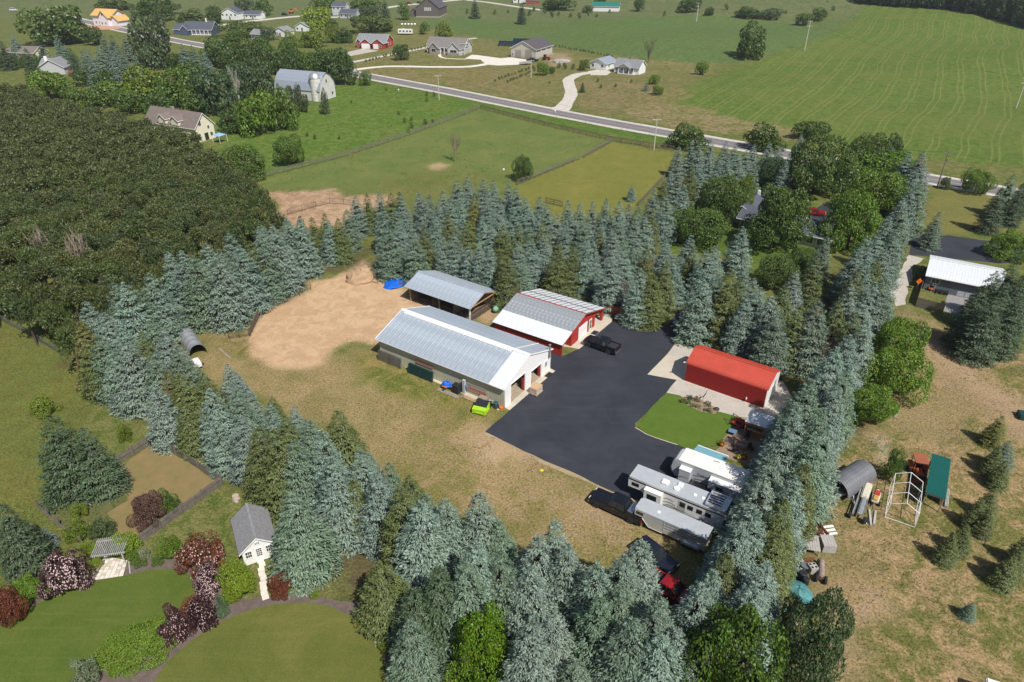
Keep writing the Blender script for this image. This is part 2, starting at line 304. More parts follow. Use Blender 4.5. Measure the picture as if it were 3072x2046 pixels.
m, nt, b = newmat('ground_cover')
tc = N(nt, 'ShaderNodeNewGeometry'); pos = tc.outputs['Position']
a1 = N(nt, 'ShaderNodeAttribute', attribute_name='cover'); a2 = N(nt, 'ShaderNodeAttribute', attribute_name='mottle'); a3 = N(nt, 'ShaderNodeAttribute', attribute_name='drill')
def noise_node(scale, detail, rough=0.65, dist=0.0):
    n = N(nt, 'ShaderNodeTexNoise', i_Scale=scale, i_Detail=detail, i_Roughness=rough, i_Distortion=dist); nt.links.new(pos, n.inputs['Vector']); return n.outputs[0]
def mth(op, a, b2=None, c=None):
    n = N(nt, 'ShaderNodeMath', operation=op)
    for i, x in enumerate((a, b2, c)):
        if x is None: continue
        if isinstance(x, (int, float)): n.inputs[i].default_value = x
        else: nt.links.new(x, n.inputs[i])
    return n.outputs[0]
def ramp(x, lo, hi, a=0.0, b2=1.0):
    n = N(nt, 'ShaderNodeMapRange', interpolation_type='SMOOTHSTEP', i_1=lo, i_2=hi, i_3=a, i_4=b2); nt.links.new(x, n.inputs[0]); return n.outputs[0]
def mixc(f, a, b2, mode='MIX'):
    n = N(nt, 'ShaderNodeMix', data_type='RGBA', blend_type=mode)
    for i, x in ((0, f), (6, a), (7, b2)):
        if isinstance(x, (int, float)): n.inputs[i].default_value = x
        elif isinstance(x, tuple): n.inputs[i].default_value = x
        else: nt.links.new(x, n.inputs[i])
    return n.outputs[2]
big = noise_node(0.09, 6, 0.7, 0.4); mid = noise_node(0.5, 8, 0.75, 0.8); fine = noise_node(4.0, 5, 0.75)
f = ramp(mth('ADD', mth('MULTIPLY', big, 0.4), mth('MULTIPLY', mid, 0.6)), 0.44, 0.56)
col = mixc(f, a1.outputs[0], a2.outputs[0])
sandy = N(nt, 'ShaderNodeSeparateColor'); nt.links.new(a1.outputs[0], sandy.inputs[0]); rough_f = ramp(sandy.outputs[0], 0.34, 0.46, 1.0, 0.28)
col = mixc(rough_f, col, mixc(ramp(fine, 0.3, 0.7), (0.55, 0.55, 0.55, 1), (1.45, 1.45, 1.45, 1)), 'MULTIPLY')
col = mixc(rough_f, col, mixc(ramp(mid, 0.3, 0.72), (0.74, 0.78, 0.74, 1), (1.26, 1.22, 1.26, 1)), 'MULTIPLY')
# drilled rows and tractor tracks of the crop
sep = N(nt, 'ShaderNodeSeparateXYZ'); nt.links.new(pos, sep.inputs[0])
wob = mth('MULTIPLY', mth('SINE', mth('ADD', mth('MULTIPLY', sep.outputs[1], 0.034), mth('MULTIPLY', sep.outputs[0], 0.011))), 1.5)
wob = mth('ADD', wob, mth('MULTIPLY', noise_node(0.013, 2), 9.0))
q = mth('ADD', mth('SUBTRACT', sep.outputs[0], mth('MULTIPLY', sep.outputs[1], 0.62)), wob)
trk = mth('ABSOLUTE', mth('SUBTRACT', mth('FRACT', mth('DIVIDE', q, 9.3)), 0.5))
line = mth('MULTIPLY', ramp(mth('ABSOLUTE', mth('SUBTRACT', trk, 0.12)), 0.0, 0.055, 1.0, 0.0), ramp(noise_node(0.03, 4), 0.28, 0.55, 0.25, 1.0))
rows = ramp(mth('SINE', mth('MULTIPLY', q, 2.1)), -1, 1)
fld = a3.outputs['Fac']
col = mixc(mth('MULTIPLY', mth('MULTIPLY', line, fld), 0.5), col, (0.24, 0.225, 0.075, 1))
col = mixc(mth('MULTIPLY', fld, mth('MULTIPLY', rows, 0.10)), col, (0.17, 0.18, 0.05, 1))
col = mixc(mth('MULTIPLY', fld, ramp(noise_node(0.02, 3), 0.42, 0.7, 0, 0.35)), col, (0.16, 0.165, 0.045, 1))
nt.links.new(col, b.inputs['Base Color']); b.inputs['Roughness'].default_value = 0.95; b.inputs['Specular IOR Level'].default_value = 0.1
bp = N(nt, 'ShaderNodeBump', i_Strength=0.6, i_Distance=0.12); nt.links.new(mth('ADD', fine, mth('MULTIPLY', mid, 0.8)), bp.inputs['Height']); nt.links.new(bp.outputs[0], b.inputs['Normal'])
M_GROUND = m
ny, nx = GX.shape
VID = np.arange(ny * nx).reshape(ny, nx)
QUADS = np.stack([VID[:-1, :-1], VID[:-1, 1:], VID[1:, 1:], VID[1:, :-1]], -1).reshape(-1, 4)
CXc = (0.25 * (GX[:-1, :-1] + GX[:-1, 1:] + GX[1:, 1:] + GX[1:, :-1])).ravel(); CYc = (0.25 * (GY[:-1, :-1] + GY[:-1, 1:] + GY[1:, 1:] + GY[1:, :-1])).ravel()
owner = np.zeros(len(CXc), int)
PIECES = ['ground', 'crop_field', 'green_field', 'riding_arena', 'paddock', 'east_paddock']
for k, pl in ((2, MIDFIELD), (1, FIELD), (4, PADDOCK), (5, PADDOCK_E), (3, ARENA)):
    owner[sdf(world_poly(pl), CXc, CYc) > 0] = k
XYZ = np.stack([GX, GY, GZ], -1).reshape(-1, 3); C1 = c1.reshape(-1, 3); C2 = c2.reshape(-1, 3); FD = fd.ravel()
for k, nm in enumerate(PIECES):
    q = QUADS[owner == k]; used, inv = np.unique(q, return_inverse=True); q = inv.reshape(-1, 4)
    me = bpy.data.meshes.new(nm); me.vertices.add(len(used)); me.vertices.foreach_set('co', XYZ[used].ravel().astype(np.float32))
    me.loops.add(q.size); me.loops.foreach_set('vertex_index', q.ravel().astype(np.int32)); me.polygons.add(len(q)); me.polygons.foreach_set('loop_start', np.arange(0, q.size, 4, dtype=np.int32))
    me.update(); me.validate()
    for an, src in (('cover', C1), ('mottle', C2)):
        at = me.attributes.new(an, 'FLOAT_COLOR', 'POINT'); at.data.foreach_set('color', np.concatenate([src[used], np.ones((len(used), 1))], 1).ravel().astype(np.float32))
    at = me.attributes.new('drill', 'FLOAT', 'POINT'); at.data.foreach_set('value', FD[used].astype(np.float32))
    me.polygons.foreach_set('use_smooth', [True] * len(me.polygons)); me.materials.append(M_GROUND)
    structure(obj(nm, me))

# ------------------------------------------------------------------ flat sheets laid on the ground
def sheet(name, pix, m, z=0.004, wob=0.0, step=1.5, label=None, parent=None, kind='structure', world=None):
    """outline in photo pixels -> a sheet with a slightly uneven edge, following the ground"""
    pts = [Vector((p.x, p.y)) for p in (P(*q) for q in pix)] if world is None else [Vector(p) for p in world]
    out = []
    for i, p in enumerate(pts):
        q = pts[(i + 1) % len(pts)]; n = max(1, int((q - p).length / step)); nrm = Vector((-(q - p).y, (q - p).x)).normalized() if (q - p).length > 0 else Vector((0, 0))
        for k in range(n):
            t = k / n; w = (random.random() - .5) * 2 * wob if (k and wob) else 0
            out.append(p.lerp(q, t) + nrm * w)
    bm = bmesh.new(); vs = [bm.verts.new((p.x, p.y, float(terrain(p.x, p.y)) + z)) for p in out]
    fc = bm.faces.new(vs)
    if fc.normal.z < 0: fc.normal_flip()
    bmesh.ops.triangulate(bm, faces=bm.faces[:])
    me = bpy.data.meshes.new(name); bm.to_mesh(me); bm.free(); me.materials.append(MATS[m] if isinstance(m, str) else m)
    o = obj(name, me, parent)
    if kind: o['kind'] = kind
    if label: o['label'] = label
    return o
def ribbon(name, pix, width, m, z=0.004, off=0.0, label=None, sub=8.0, wob=0.0, world=None):
    """strip of a given width along a photo line (smoothed)"""
    pts = [P(*q) for q in pix] if world is None else world; pts = [Vector((p[0], p[1])) for p in pts]
    # Catmull-Rom resample
    res = []
    for i in range(len(pts) - 1):
        p0 = pts[max(0, i - 1)]; p1 = pts[i]; p2 = pts[i + 1]; p3 = pts[min(len(pts) - 1, i + 2)]
        n = max(1, int((p2 - p1).length / sub))
        for k in range(n):
            t = k / n; res.append(0.5 * ((2 * p1) + (p2 - p0) * t + (2 * p0 - 5 * p1 + 4 * p2 - p3) * t * t + (3 * p1 - p0 - 3 * p2 + p3) * t ** 3))
    res.append(pts[-1]); vs = []; fs = []
    for i, p in enumerate(res):
        d = (res[min(i + 1, len(res) - 1)] - res[max(i - 1, 0)]).normalized(); nr = Vector((-d.y, d.x))
        for s in (-1, 1):
            q = p + nr * (off + s * width / 2 + (random.random() - .5) * wob); vs.append((q.x, q.y, float(terrain(q.x, q.y)) + z))
        if i: fs.append((2 * i - 2, 2 * i - 1, 2 * i + 1, 2 * i))
    o = MB().add(vs, fs).build(name, m); structure(o)
    if label: o['label'] = label
    return o

# ================================================================== TREES
def kites(base, dirv, length, width, nrm):
    """many small leaf-shaped quads: base points, directions, lengths, widths, face normals -> vertices, faces"""
    side = np.cross(dirv, nrm); side /= np.linalg.norm(side, axis=1, keepdims=True) + 1e-9
    L = length[:, None]; Wd = width[:, None] * 0.5
    mid = base + dirv * L * 0.45
    v = np.stack([base, mid + side * Wd, base + dirv * L, mid - side * Wd], 1).reshape(-1, 3)
    f = np.arange(len(v)).reshape(-1, 4)
    return v, f
def npmesh(name, parts, mats):
    """parts: list of (verts, faces (quads), material index)"""
    V = np.concatenate([p[0] for p in parts]); Fs = []; mi = []; o = 0
    for v, f, k in parts: Fs.append(f + o); mi.append(np.full(len(f), k)); o += len(v)
    Fs = np.concatenate(Fs); mi = np.concatenate(mi)
    me = bpy.data.meshes.new(name); me.vertices.add(len(V)); me.vertices.foreach_set('co', V.ravel().astype(np.float32))
    me.loops.add(Fs.size); me.loops.foreach_set('vertex_index', Fs.ravel().astype(np.int32)); me.polygons.add(len(Fs)); me.polygons.foreach_set('loop_start', np.arange(0, Fs.size, 4, dtype=np.int32))
    for mm in mats: me.materials.append(mm)
    me.polygons.foreach_set('material_index', mi.astype(np.int32)); me.update(); return me
def unit(v): return v / (np.linalg.norm(v, axis=1, keepdims=True) + 1e-9)
def conecore(h, rfun, n=9, k=7, z0=0.5, r=None):
    zs = np.linspace(z0, h * 0.93, k); a = np.arange(n) * 2 * math.pi / n
    v = np.concatenate([np.stack([np.cos(a) * rfun(z) * 0.5, np.sin(a) * rfun(z) * 0.5, np.full(n, z)], 1) * (1, 1, 1) for z in zs])
    f = np.array([(j * n + i, j * n + (i + 1) % n, (j + 1) * n + (i + 1) % n, (j + 1) * n + i) for j in range(k - 1) for i in range(n)])
    return v, f
def make_spruce(seed, h=12.0, rad=2.95, dens=1.0, step=0.66, rough=1.0):
    """whorls of drooping boughs, each ending in tufts of short twigs"""
    r = np.random.default_rng(seed)
    rf = lambda z: rad * np.clip(1 - z / h, 0.0, 1) ** 0.66 * (1 - 0.22 * np.exp(-z / 0.9)) + 0.04
    bA, bZ, bL = [], [], []
    z = 0.4
    while z < h - 0.25:
        rr = float(rf(z)); n = max(4, int(2 * math.pi * rr / 0.72 * dens)); o = r.random() * 6.28
        for i in range(n):
            bA.append(o + i * 2 * math.pi / n + r.normal() * 0.2); bZ.append(z + r.normal() * 0.13); bL.append(rr * r.uniform(0.74, 1.2))
        z += step * (0.5 + 0.5 * rr / rad) * r.uniform(0.8, 1.2)
    bA, bZ, bL = map(np.array, (bA, bZ, bL)); bn = len(bA)
    base, dr, ln, wd, nm = [], [], [], [], []
    droop = r.uniform(0.10, 0.45, bn); sc = np.clip(bL / 1.8, 0.36, 1.15)
    for s, k, wide in ((0.5, 7, 0.7), (0.74, 15, 0.95), (0.95, 22, 1.0)):
        for t in range(k):
            off = r.uniform(-0.5, 0.5, bn) * wide; along = r.uniform(-0.22, 0.16, bn) * sc
            px = np.cos(bA) * (bL * s + along); py = np.sin(bA) * (bL * s + along); pz = bZ - droop * bL * s * (1.2 - 0.5 * s) * 1.1
            sx = -np.sin(bA) * off * sc; sy = np.cos(bA) * off * sc
            bp = np.stack([px + sx, py + sy, pz - off ** 2 * 0.9 * sc], 1) + r.normal(size=(bn, 3)) * (0.05, 0.05, 0.075)
            ang = bA + off * 1.9 + r.normal(size=bn) * 0.35
            d = unit(np.stack([np.cos(ang), np.sin(ang), r.uniform(-1.15, 0.25, bn) - abs(off) * 0.5], 1))
            base.append(bp); dr.append(d); ln.append(r.uniform(0.22, 0.42, bn) * np.clip(sc, 0.62, 1)); wd.append(r.uniform(0.085, 0.15, bn) * np.clip(sc, 0.7, 1))
            nm.append(unit(np.stack([np.cos(bA) * 0.9, np.sin(bA) * 0.9, np.ones(bn) * .8], 1) + r.normal(size=(bn, 3)) * 0.38))
    k = 90; a = r.random(k) * 6.28; zz = h - r.random(k) ** 1.5 * 1.5; rr = (h - zz) * 0.28
    base.append(np.stack([np.cos(a) * rr * .5, np.sin(a) * rr * .5, zz - 0.15], 1)); dr.append(unit(np.stack([np.cos(a), np.sin(a), r.uniform(0.0, 1.2, k)], 1)))
    ln.append(r.uniform(0.2, 0.36, k)); wd.append(np.full(k, 0.1)); nm.append(unit(r.normal(size=(k, 3)) + (0, 0, 1)))
    v, f = kites(*[np.concatenate(x) for x in (base, dr, ln, wd, nm)])
    cv, cf = conecore(h * 0.80, lambda z: rf(z) * 0.78)
    return npmesh('spruce_crown', [(v, f, 0), (cv, cf, 1)], [M_NEEDLE, M_TWIG])
M_TWIG = mat('inner_twigs', (0.05, 0.052, 0.034), 0.95, var=0.35, scale=5)
def make_broad(seed, lobes=26, leaves=7000, size=0.055, flat=0.9, zlo=0.12, tight=1.0, lobe_r=(0.24, 0.40)):
    """unit crown: radius 1 across, 0..1 high"""
    r = np.random.default_rng(seed)
    d = unit(r.normal(size=(lobes, 3))); d[:, 2] = np.where(d[:, 2] < -0.55, -d[:, 2], d[:, 2])
    rad = r.uniform(0.36, 0.82, lobes); lr = r.uniform(*lobe_r, lobes); c = d * rad[:, None] * (1, 1, flat)
    pk = r.integers(0, lobes, leaves); dd = unit(r.normal(size=(leaves, 3))); q = c[pk] + dd * lr[pk][:, None] * r.uniform(0.80, 1.06, leaves)[:, None]
    ok = np.ones(leaves, bool)
    for j in range(lobes):
        ok &= (np.linalg.norm(q - c[j], axis=1) > lr[j] * 0.72) | (pk == j)
    q, dd = q[ok], dd[ok]; n = len(q)
    nm = unit(dd + 0.75 * r.normal(size=(n, 3)) * tight + (0, 0, 0.35)); t = unit(np.cross(nm, r.normal(size=(n, 3))))
    m = q.copy(); m[:, :2] /= np.percentile(np.hypot(m[:, 0], m[:, 1]), 98.5); za, zb = np.percentile(m[:, 2], (0.6, 99.6)); m[:, 2] = (m[:, 2] - za) / (zb - za) * (1 - zlo) + zlo
    s = r.uniform(0.65, 1.35, n) * size
    t[:, 2] *= 0.6
    v, f = kites(m - t * s[:, None] * 0.5, t, s, s * 0.85, nm)
    return npmesh('leaf_crown', [(v, f, 0)], [M_LEAF])
def make_pine(seed, n=1500):
    """crown 4 m across and 5 m high, short upturned tufts"""
    r = np.random.default_rng(seed); lobes = 20
    d = unit(r.normal(size=(lobes, 3))); d[:, 2] = np.abs(d[:, 2]) * 1.0 - 0.25; c = d * r.uniform(0.35, 0.8, lobes)[:, None] * (2.0, 2.0, 2.6); lr = r.uniform(0.5, 0.85, lobes)
    pk = r.integers(0, lobes, n); dd = unit(r.normal(size=(n, 3)) + (0, 0, 0.35)); q = c[pk] + dd * lr[pk][:, None] * r.uniform(0.55, 1.0, n)[:, None]
    q[:, 2] += 2.2; dirv = unit(dd + r.normal(size=(n, 3)) * 0.7 + (0, 0, 0.2)); nm = unit(r.normal(size=(n, 3)) + (0, 0, 0.9))
    return kites(q, dirv, r.uniform(0.24, 0.44, n), r.uniform(0.12, 0.2, n), nm)
SPRUCE = [make_spruce(s, rad=rd, dens=dn, step=st) for s, rd, dn, st in ((1, 2.95, 1, .84), (2, 2.75, 1.05, .78), (3, 3.25, .95, .9), (4, 2.85, 1, .88), (5, 3.05, 1.05, .8), (6, 2.65, .95, .78), (7, 3.15, 1, .92), (8, 2.9, 1.0, .84))]
BROAD = [make_broad(20 + i, 40, 30000, 0.044, zlo=0.04, lobe_r=(0.2, 0.36)) for i in range(3)] + [make_broad(30, 60, 32000, 0.042, zlo=0.04, lobe_r=(0.15, 0.28)), make_broad(31, 30, 30000, 0.046, flat=0.95, zlo=0.04)]
FINE = [make_broad(90 + i, 70, 70000, 0.028, zlo=0.03, lobe_r=(0.14, 0.27)) for i in range(2)]
FARB = [make_broad(40 + i, 24, 5200, 0.085, zlo=0.03, lobe_r=(0.22, 0.4)) for i in range(4)]
SHRUB = [make_broad(50 + i, 34, 9000, 0.06, zlo=0.0, lobe_r=(0.18, 0.32)) for i in range(3)]
BUSH = [make_broad(60 + i, 10, 420, 0.2, zlo=0.0) for i in range(3)]
PINEV = [make_pine(70 + i) for i in range(4)]
PINE = [npmesh('pine_crown', [(v, f, 0)], [M_LEAF]) for v, f in PINEV]
TRUNK = MB().tube((0, 0, 0), (0, 0, 0.55), 1.0, 0.8, 7).tube((0, 0, 0.55), (0.1, 0, 1), 0.8, 0.25, 7).mesh('trunk', M_BARK)
def limb_mesh(seed):
    r = random.Random(seed); mb = MB(); mb.tube((0, 0, 0), (0, 0, 0.45), 0.045, 0.034, 7)
    for i in range(6):
        a = i * 1.05 + r.random(); e = Vector((math.cos(a) * r.uniform(.35, .6), math.sin(a) * r.uniform(.35, .6), r.uniform(.65, .9))); s = Vector((0, 0, r.uniform(.3, .45)))
        mb.tube(s, e, 0.022, 0.006, 5)
        for k in range(2):
            q = s.lerp(e, r.uniform(.4, .7)); mb.tube(q, q + Vector((r.uniform(-.25, .25), r.uniform(-.25, .25), r.uniform(.1, .25))), 0.009, 0.003, 4)
    return mb.mesh('limbs', M_BARK)
LIMB = [limb_mesh(1), limb_mesh(2)]
def jit(c, s=0.10):
    k = 1 + random.uniform(-s, s); return tuple(x * k * (1 + random.uniform(-s, s) * 0.4) for x in c)
def tree_thing(name, label, cat, group, pos, crown, csc, ccol, trunk, tsc, rz=None, cz=0.0):
    t = thing(name, label, cat, pos, random.random() * 6.28 if rz is None else rz, group)
    obj('trunk', trunk, t, sc=tsc); c = obj('crown', crown, t, loc=(0, 0, cz), sc=csc, color=ccol)
    return t
SPC = {'b': (0.19, 0.262, 0.208), 't': (0.145, 0.21, 0.138), 'g': (0.12, 0.148, 0.045), 'y': (0.17, 0.18, 0.04), 'd': (0.075, 0.115, 0.055), 'o': (0.165, 0.155, 0.05)}
SPN = {'b': 'silvery blue spruce', 't': 'blue-green spruce', 'g': 'dark green spruce', 'y': 'yellowish green spruce', 'd': 'deep green spruce', 'o': 'brown-tipped green spruce'}
def spruce_at(pos, h, wf, c, label, group):
    me = random.choice(SPRUCE); return tree_thing('spruce_tree', label, 'spruce', group, pos, me, (h / 12 * wf, h / 12 * wf, h / 12), jit(SPC[c]), TRUNK, (0.16, 0.16, h * 0.5))
def parse(s):
    out = []
    for w in s.split(';'):
        w = w.strip()
        if not w: continue
        p = w.split(','); out.append((float(p[0]), float(p[1]), p[2] if len(p) > 2 else 'b', float(p[3]) if len(p) > 3 else 0))
    return out
# tops of the spruces as they show in the photograph (in enlarged crops), kind, height where it differs
BELTS = [
 ('belt between pine wood and sand arena', qA, 12.5, 1.05,
  '330,830,b,9;590,650,t;680,650,b;760,700,t;930,560,b;830,720,t,11;1100,355,b;1230,350,b;1460,280,b;1580,335,t;1680,190,b;1880,260,g;1960,125,b;2090,125,b;2220,50,b;2345,50,b;1340,400,t;1560,385,b;1770,300,b;1990,230,t;2160,165,b;2290,130,t'),
 ('clump left of the arched grey shelter', qA, 12, 1.0,
  '270,1020,o;500,930,b;640,1050,b;940,1000,t;440,1130,t;850,1110,g;1060,1100,b;330,1190,g;680,1200,b;950,1310,t,11;1170,1290,t,9;1310,1370,t,6;560,1290,b'),
 ('belt above the fenced garden', qB, 11.5, 1.0,
  '990,350,o;1110,380,g;1340,370,g,9;1470,370,g,9;1570,285,b,8.5;1660,370,b,8;1400,520,b;1650,530,t;1740,470,b,8;1990,590,g,6;1960,650,b,9;2190,680,b,7;1850,880,g,13;2000,900,g,13;2110,770,g,9;2310,810,t,8;1700,780,b,10;2190,1000,t,12;1150,640,g,10;1450,800,b,10;1600,870,b,9;1250,520,g,11;880,480,b,11'),
 ('grove behind the open pole shelter', qC, 12, 0.95,
  '15,490,b;110,480,b;245,415,b;370,395,t;485,410,g;600,370,g;640,440,b;730,420,g;810,340,t;895,215,b;1000,180,g;780,420,t;1120,165,b;1165,330,b;1230,180,g;1310,170,g;1330,205,b;1400,200,t;1490,165,b;1530,220,b;1190,500,t;1380,380,b;1440,560,t;1540,510,g;1590,190,t;1640,120,g;1720,150,b;1850,60,b;1950,35,b;2100,50,b;2200,60,b;2340,80,b;2010,205,y;1770,380,g;1840,390,b;1950,440,g;2090,430,b;1640,380,b;1720,590,b;1820,560,b;1960,670,b;2060,650,b;2180,480,b;2290,480,g;2280,760,g;2170,690,b;1880,210,b;2230,330,b;1780,230,b;2130,220,b;1300,440,b;1670,290,b;1270,330,t'),
 ('grove behind the red workshop', qD, 12, 0.95,
  '470,130,b;560,220,b;620,215,b;690,215,b;760,290,b;955,250,b;1070,275,b;1190,260,b;1315,235,b;1440,260,b;1530,290,b;1560,105,b,5.6;1770,150,b;1880,215,b;1620,310,t;1750,330,g;850,370,b;1010,380,b;1440,430,t;1590,400,b;1680,390,b;1260,520,g;1270,460,b;490,480,g;380,470,b;140,420,b;230,490,t;600,330,b;720,440,g;590,480,t;730,560,b;490,640,b;860,650,g,13;1000,660,g;1130,610,b,13;1190,630,b,13;1370,760,b,13;520,790,t,11;610,640,b;380,760,g;230,690,b;120,690,b;30,670,b;1590,640,t;1700,680,g,13;1760,940,g,14;1640,900,b,13;1880,640,b;1880,830,g,13;1960,760,b,13;2110,580,b;2130,700,g;2260,730,b;2330,690,b;1490,740,b;930,490,b;1110,440,t;1380,540,b;680,370,b;320,270,b;450,330,b'),
 ('grove around the grey-roofed house', qE, 12, 0.95,
  '230,150,b;330,110,b;390,120,b;480,90,b;600,110,b;670,150,b;820,140,b;760,180,b;940,120,b;1020,150,b;170,340,b,8;270,450,b;110,420,g,8;330,300,g;400,330,b;550,240,b;700,200,b;820,280,b;1070,260,b;1190,60,b;1910,150,b;470,230,b;620,250,b;230,310,b;730,780,b,13;530,940,b;300,860,b;130,890,b;400,960,t;750,1090,b;1390,860,t;1310,1020,g;1150,1130,b'),
 ('stand behind the red metal garage', qE, 13, 1.0,
  '1060,1250,g;870,1260,b;820,1190,b;720,1190,g;620,1230,g;430,1200,b;540,1150,t;640,1110,g;1330,1370,t;1490,1370,g;1190,1400,g;960,1330,b;760,1330,b;1010,1440,t'),
 ('row leading to the road', qE, 13, 0.95,
  '2040,190,b;2150,190,b;2090,330,b;2060,460,b;1990,560,b;2130,420,t;1880,700,b;1790,840,b;2000,630,t;1710,860,b;1640,960,b;1850,960,b;1930,830,b;1640,1110,g;1790,1030,g;1590,1240,b;1770,1220,b;1680,1370,b;1850,1180,t;1960,760,t;1700,1060,b'),
 ('row beside the patio', qF, 13, 0.95,
  '1890,640,b;1770,760,b;1690,900,b;1510,1050,t;1560,960,g;1380,1290,b;1640,1330,t;1660,1200,g;1950,420,g;1850,820,b;1860,960,t;1780,1080,b;2050,500,b;2000,640,t;1870,1120,b'),
 ('row behind the parked trailers', qG, 13, 0.95,
  '1230,350,b;1560,390,t;1130,520,g;1500,560,g;1070,640,t;1450,740,g;1330,880,b;960,880,b;1200,1150,g;830,1260,b;1620,480,t;1700,300,b;1400,620,t;1080,1050,b;1500,900,g;1320,1130,t'),
 ('row right of the white shed', qH, 11.5, 1.0,
  '1135,250,g,11;1160,540,y,7;980,435,b,12;1080,690,b,12;870,340,t,8;760,490,t,11;1340,620,b,11;1430,650,b,9;1390,720,g,11;1620,740,t,8;1500,830,b,11;1810,860,g,7;1900,930,g,6.5;1730,980,g,12;1960,1040,t,9;1910,1110,b,13;2150,1090,b,12;700,1040,t,12;1000,880,b,11;1280,900,g,10;900,1150,t,10'),
 ('row below the dry yard', qI, 12.5, 1.0,
  '890,70,b;1040,300,t,9;1130,345,t,9;1490,290,b;1350,420,b;1590,470,b;2170,450,b;2040,560,b;1820,630,b;860,460,b;1070,540,t;740,260,b,10;560,660,d,13;370,830,d,10;1290,640,b;1850,890,t;2020,780,t;1700,950,t;1300,1060,b;1480,1000,b;2100,1060,t;2300,930,t;340,1080,t,9;1650,1390,t,10;2330,1200,b;100,620,g,9;1000,700,t,11;1330,1290,b,9;1520,1280,b,9;700,800,b,11;780,620,t;430,1150,t,10;1780,1180,t'),
 ('row near the red pickup', qJ, 12.5, 1.0,
  '690,210,g,11;610,290,b;550,370,b;760,60,b;830,360,b,14;900,250,b,12;960,100,g,11;410,610,b,11;330,450,t,11;640,430,b,10;900,440,b,12;480,500,t,10'),
]
PLACED = []
KEEP = [[t11(1128, 1245), t11(1440, 975), t11(700, 640), t11(285, 885)], [t11(1520, 888), t11(1830, 640), t11(1400, 480), t11(1045, 675)], [qQ(600, 715), qQ(1530, 1040), qQ(1640, 860), qQ(760, 560)], [t11(900, 640), t11(1060, 530), t11(640, 400), t11(440, 480)],
        [t11(1640, 838), t11(1872, 645), qD(1500, 1440), qD(1700, 1490), qD(1870, 1440), qQ(170, 640), qQ(390, 855), qQ(30, 1275)], [qV(100, 1100), qV(560, 800), qV(1200, 380), qV(1750, 560), qV(1650, 900), qV(1450, 1300), qV(1250, 1560), qV(600, 1300)], [t12(2050, 600), t12(2240, 600), t12(2320, 760), t12(2200, 800)], ARENA, [qV(1890, 40), qV(1640, 400), qV(1900, 560), qV(2150, 400), qV(2200, 120)]]
KEEPW = [(world_poly(k), m) for k, m in zip(KEEP, (2.2, 2.4, 2.6, 2.2, 1.6, .3, 1.0, 1.2, .6))]
def clear_of(p): return all(float(sdf(k, np.array([p.x]), np.array([p.y]))[0]) < -m for k, m in KEEPW)
HSCALE = [.92, .80, .80, .76, .76, .72, .80, .82, .84, .84, .86, .84, .84]
for (desc, q, hdef, wf, s), hk in zip(BELTS, HSCALE):
    items = []
    for x, y, c, h in parse(s):
        h = (h or hdef) * hk * random.uniform(0.92, 1.08); p = P(*q(x, y), z=h)
        for _ in range(14):
            if clear_of(p): break
            h *= 0.965; p = P(*q(x, y), z=h)
        else: continue
        p.z = float(terrain(p.x, p.y))
        if any((p.x - a) ** 2 + (p.y - b) ** 2 < 1.7 ** 2 for a, b in PLACED): continue
        PLACED.append((p.x, p.y)); u, _ = q(x, y); items.append((u, p, h, c))
    items.sort(key=lambda t: t[0]); total = {}
    for k, (u, p, h, c) in enumerate(items):
        total[c] = total.get(c, 0) + 1
        lab = f'{ordinal(total[c])} {SPN[c]} from the left in the {desc}'
        spruce_at(p, h, wf * 1.24 * random.uniform(0.88, 1.14), c, lab, desc)
print('SPRUCES', len(PLACED))
# ------------------------------------------------------------------ pine wood
WOOD = [(-260, 250), t00(0, 560), t00(130, 560), t00(420, 690), t00(700, 720), t00(900, 790), t00(1250, 830), t00(1440, 990), t00(1560, 1070), t00(1800, 1230), t00(1850, 1330), t00(1930, 1470), qA(2200, 100), qA(1900, 140), qA(1400, 300), qA(1000, 420), qA(600, 700), qA(330, 800), t01(560, 560), t01(420, 640), t01(200, 520), t01(40, 380), (-300, 820)]
wp = np.array([[p.x, p.y] for p in (P(u, v, 9.8) for u, v in WOOD)])
lo, hi = wp.min(0), wp.max(0); pts = []
yy = lo[1]; row = 0
while yy < hi[1]:
    xx = lo[0] + (row % 2) * 1.7
    while xx < hi[0]: pts.append((xx + random.uniform(-.9, .9), yy + random.uniform(-.9, .9))); xx += 3.4
    yy += 3.0; row += 1
pts = np.array(pts); pts = pts[sdf(wp, pts[:, 0], pts[:, 1]) > 0]
pts = np.array([p for p in pts if all((p[0] - a) ** 2 + (p[1] - b) ** 2 > 9 for a, b in PLACED)])
pts = pts[np.abs(pts[:, 0]) < 0.80 * pts[:, 1] + 45]
pts = pts[np.argsort(np.hypot(pts[:, 0], pts[:, 1]))]
print('PINES', len(pts))
PINEC = [(0.118, 0.148, 0.046), (0.102, 0.138, 0.05), (0.135, 0.155, 0.048), (0.11, 0.15, 0.042)]
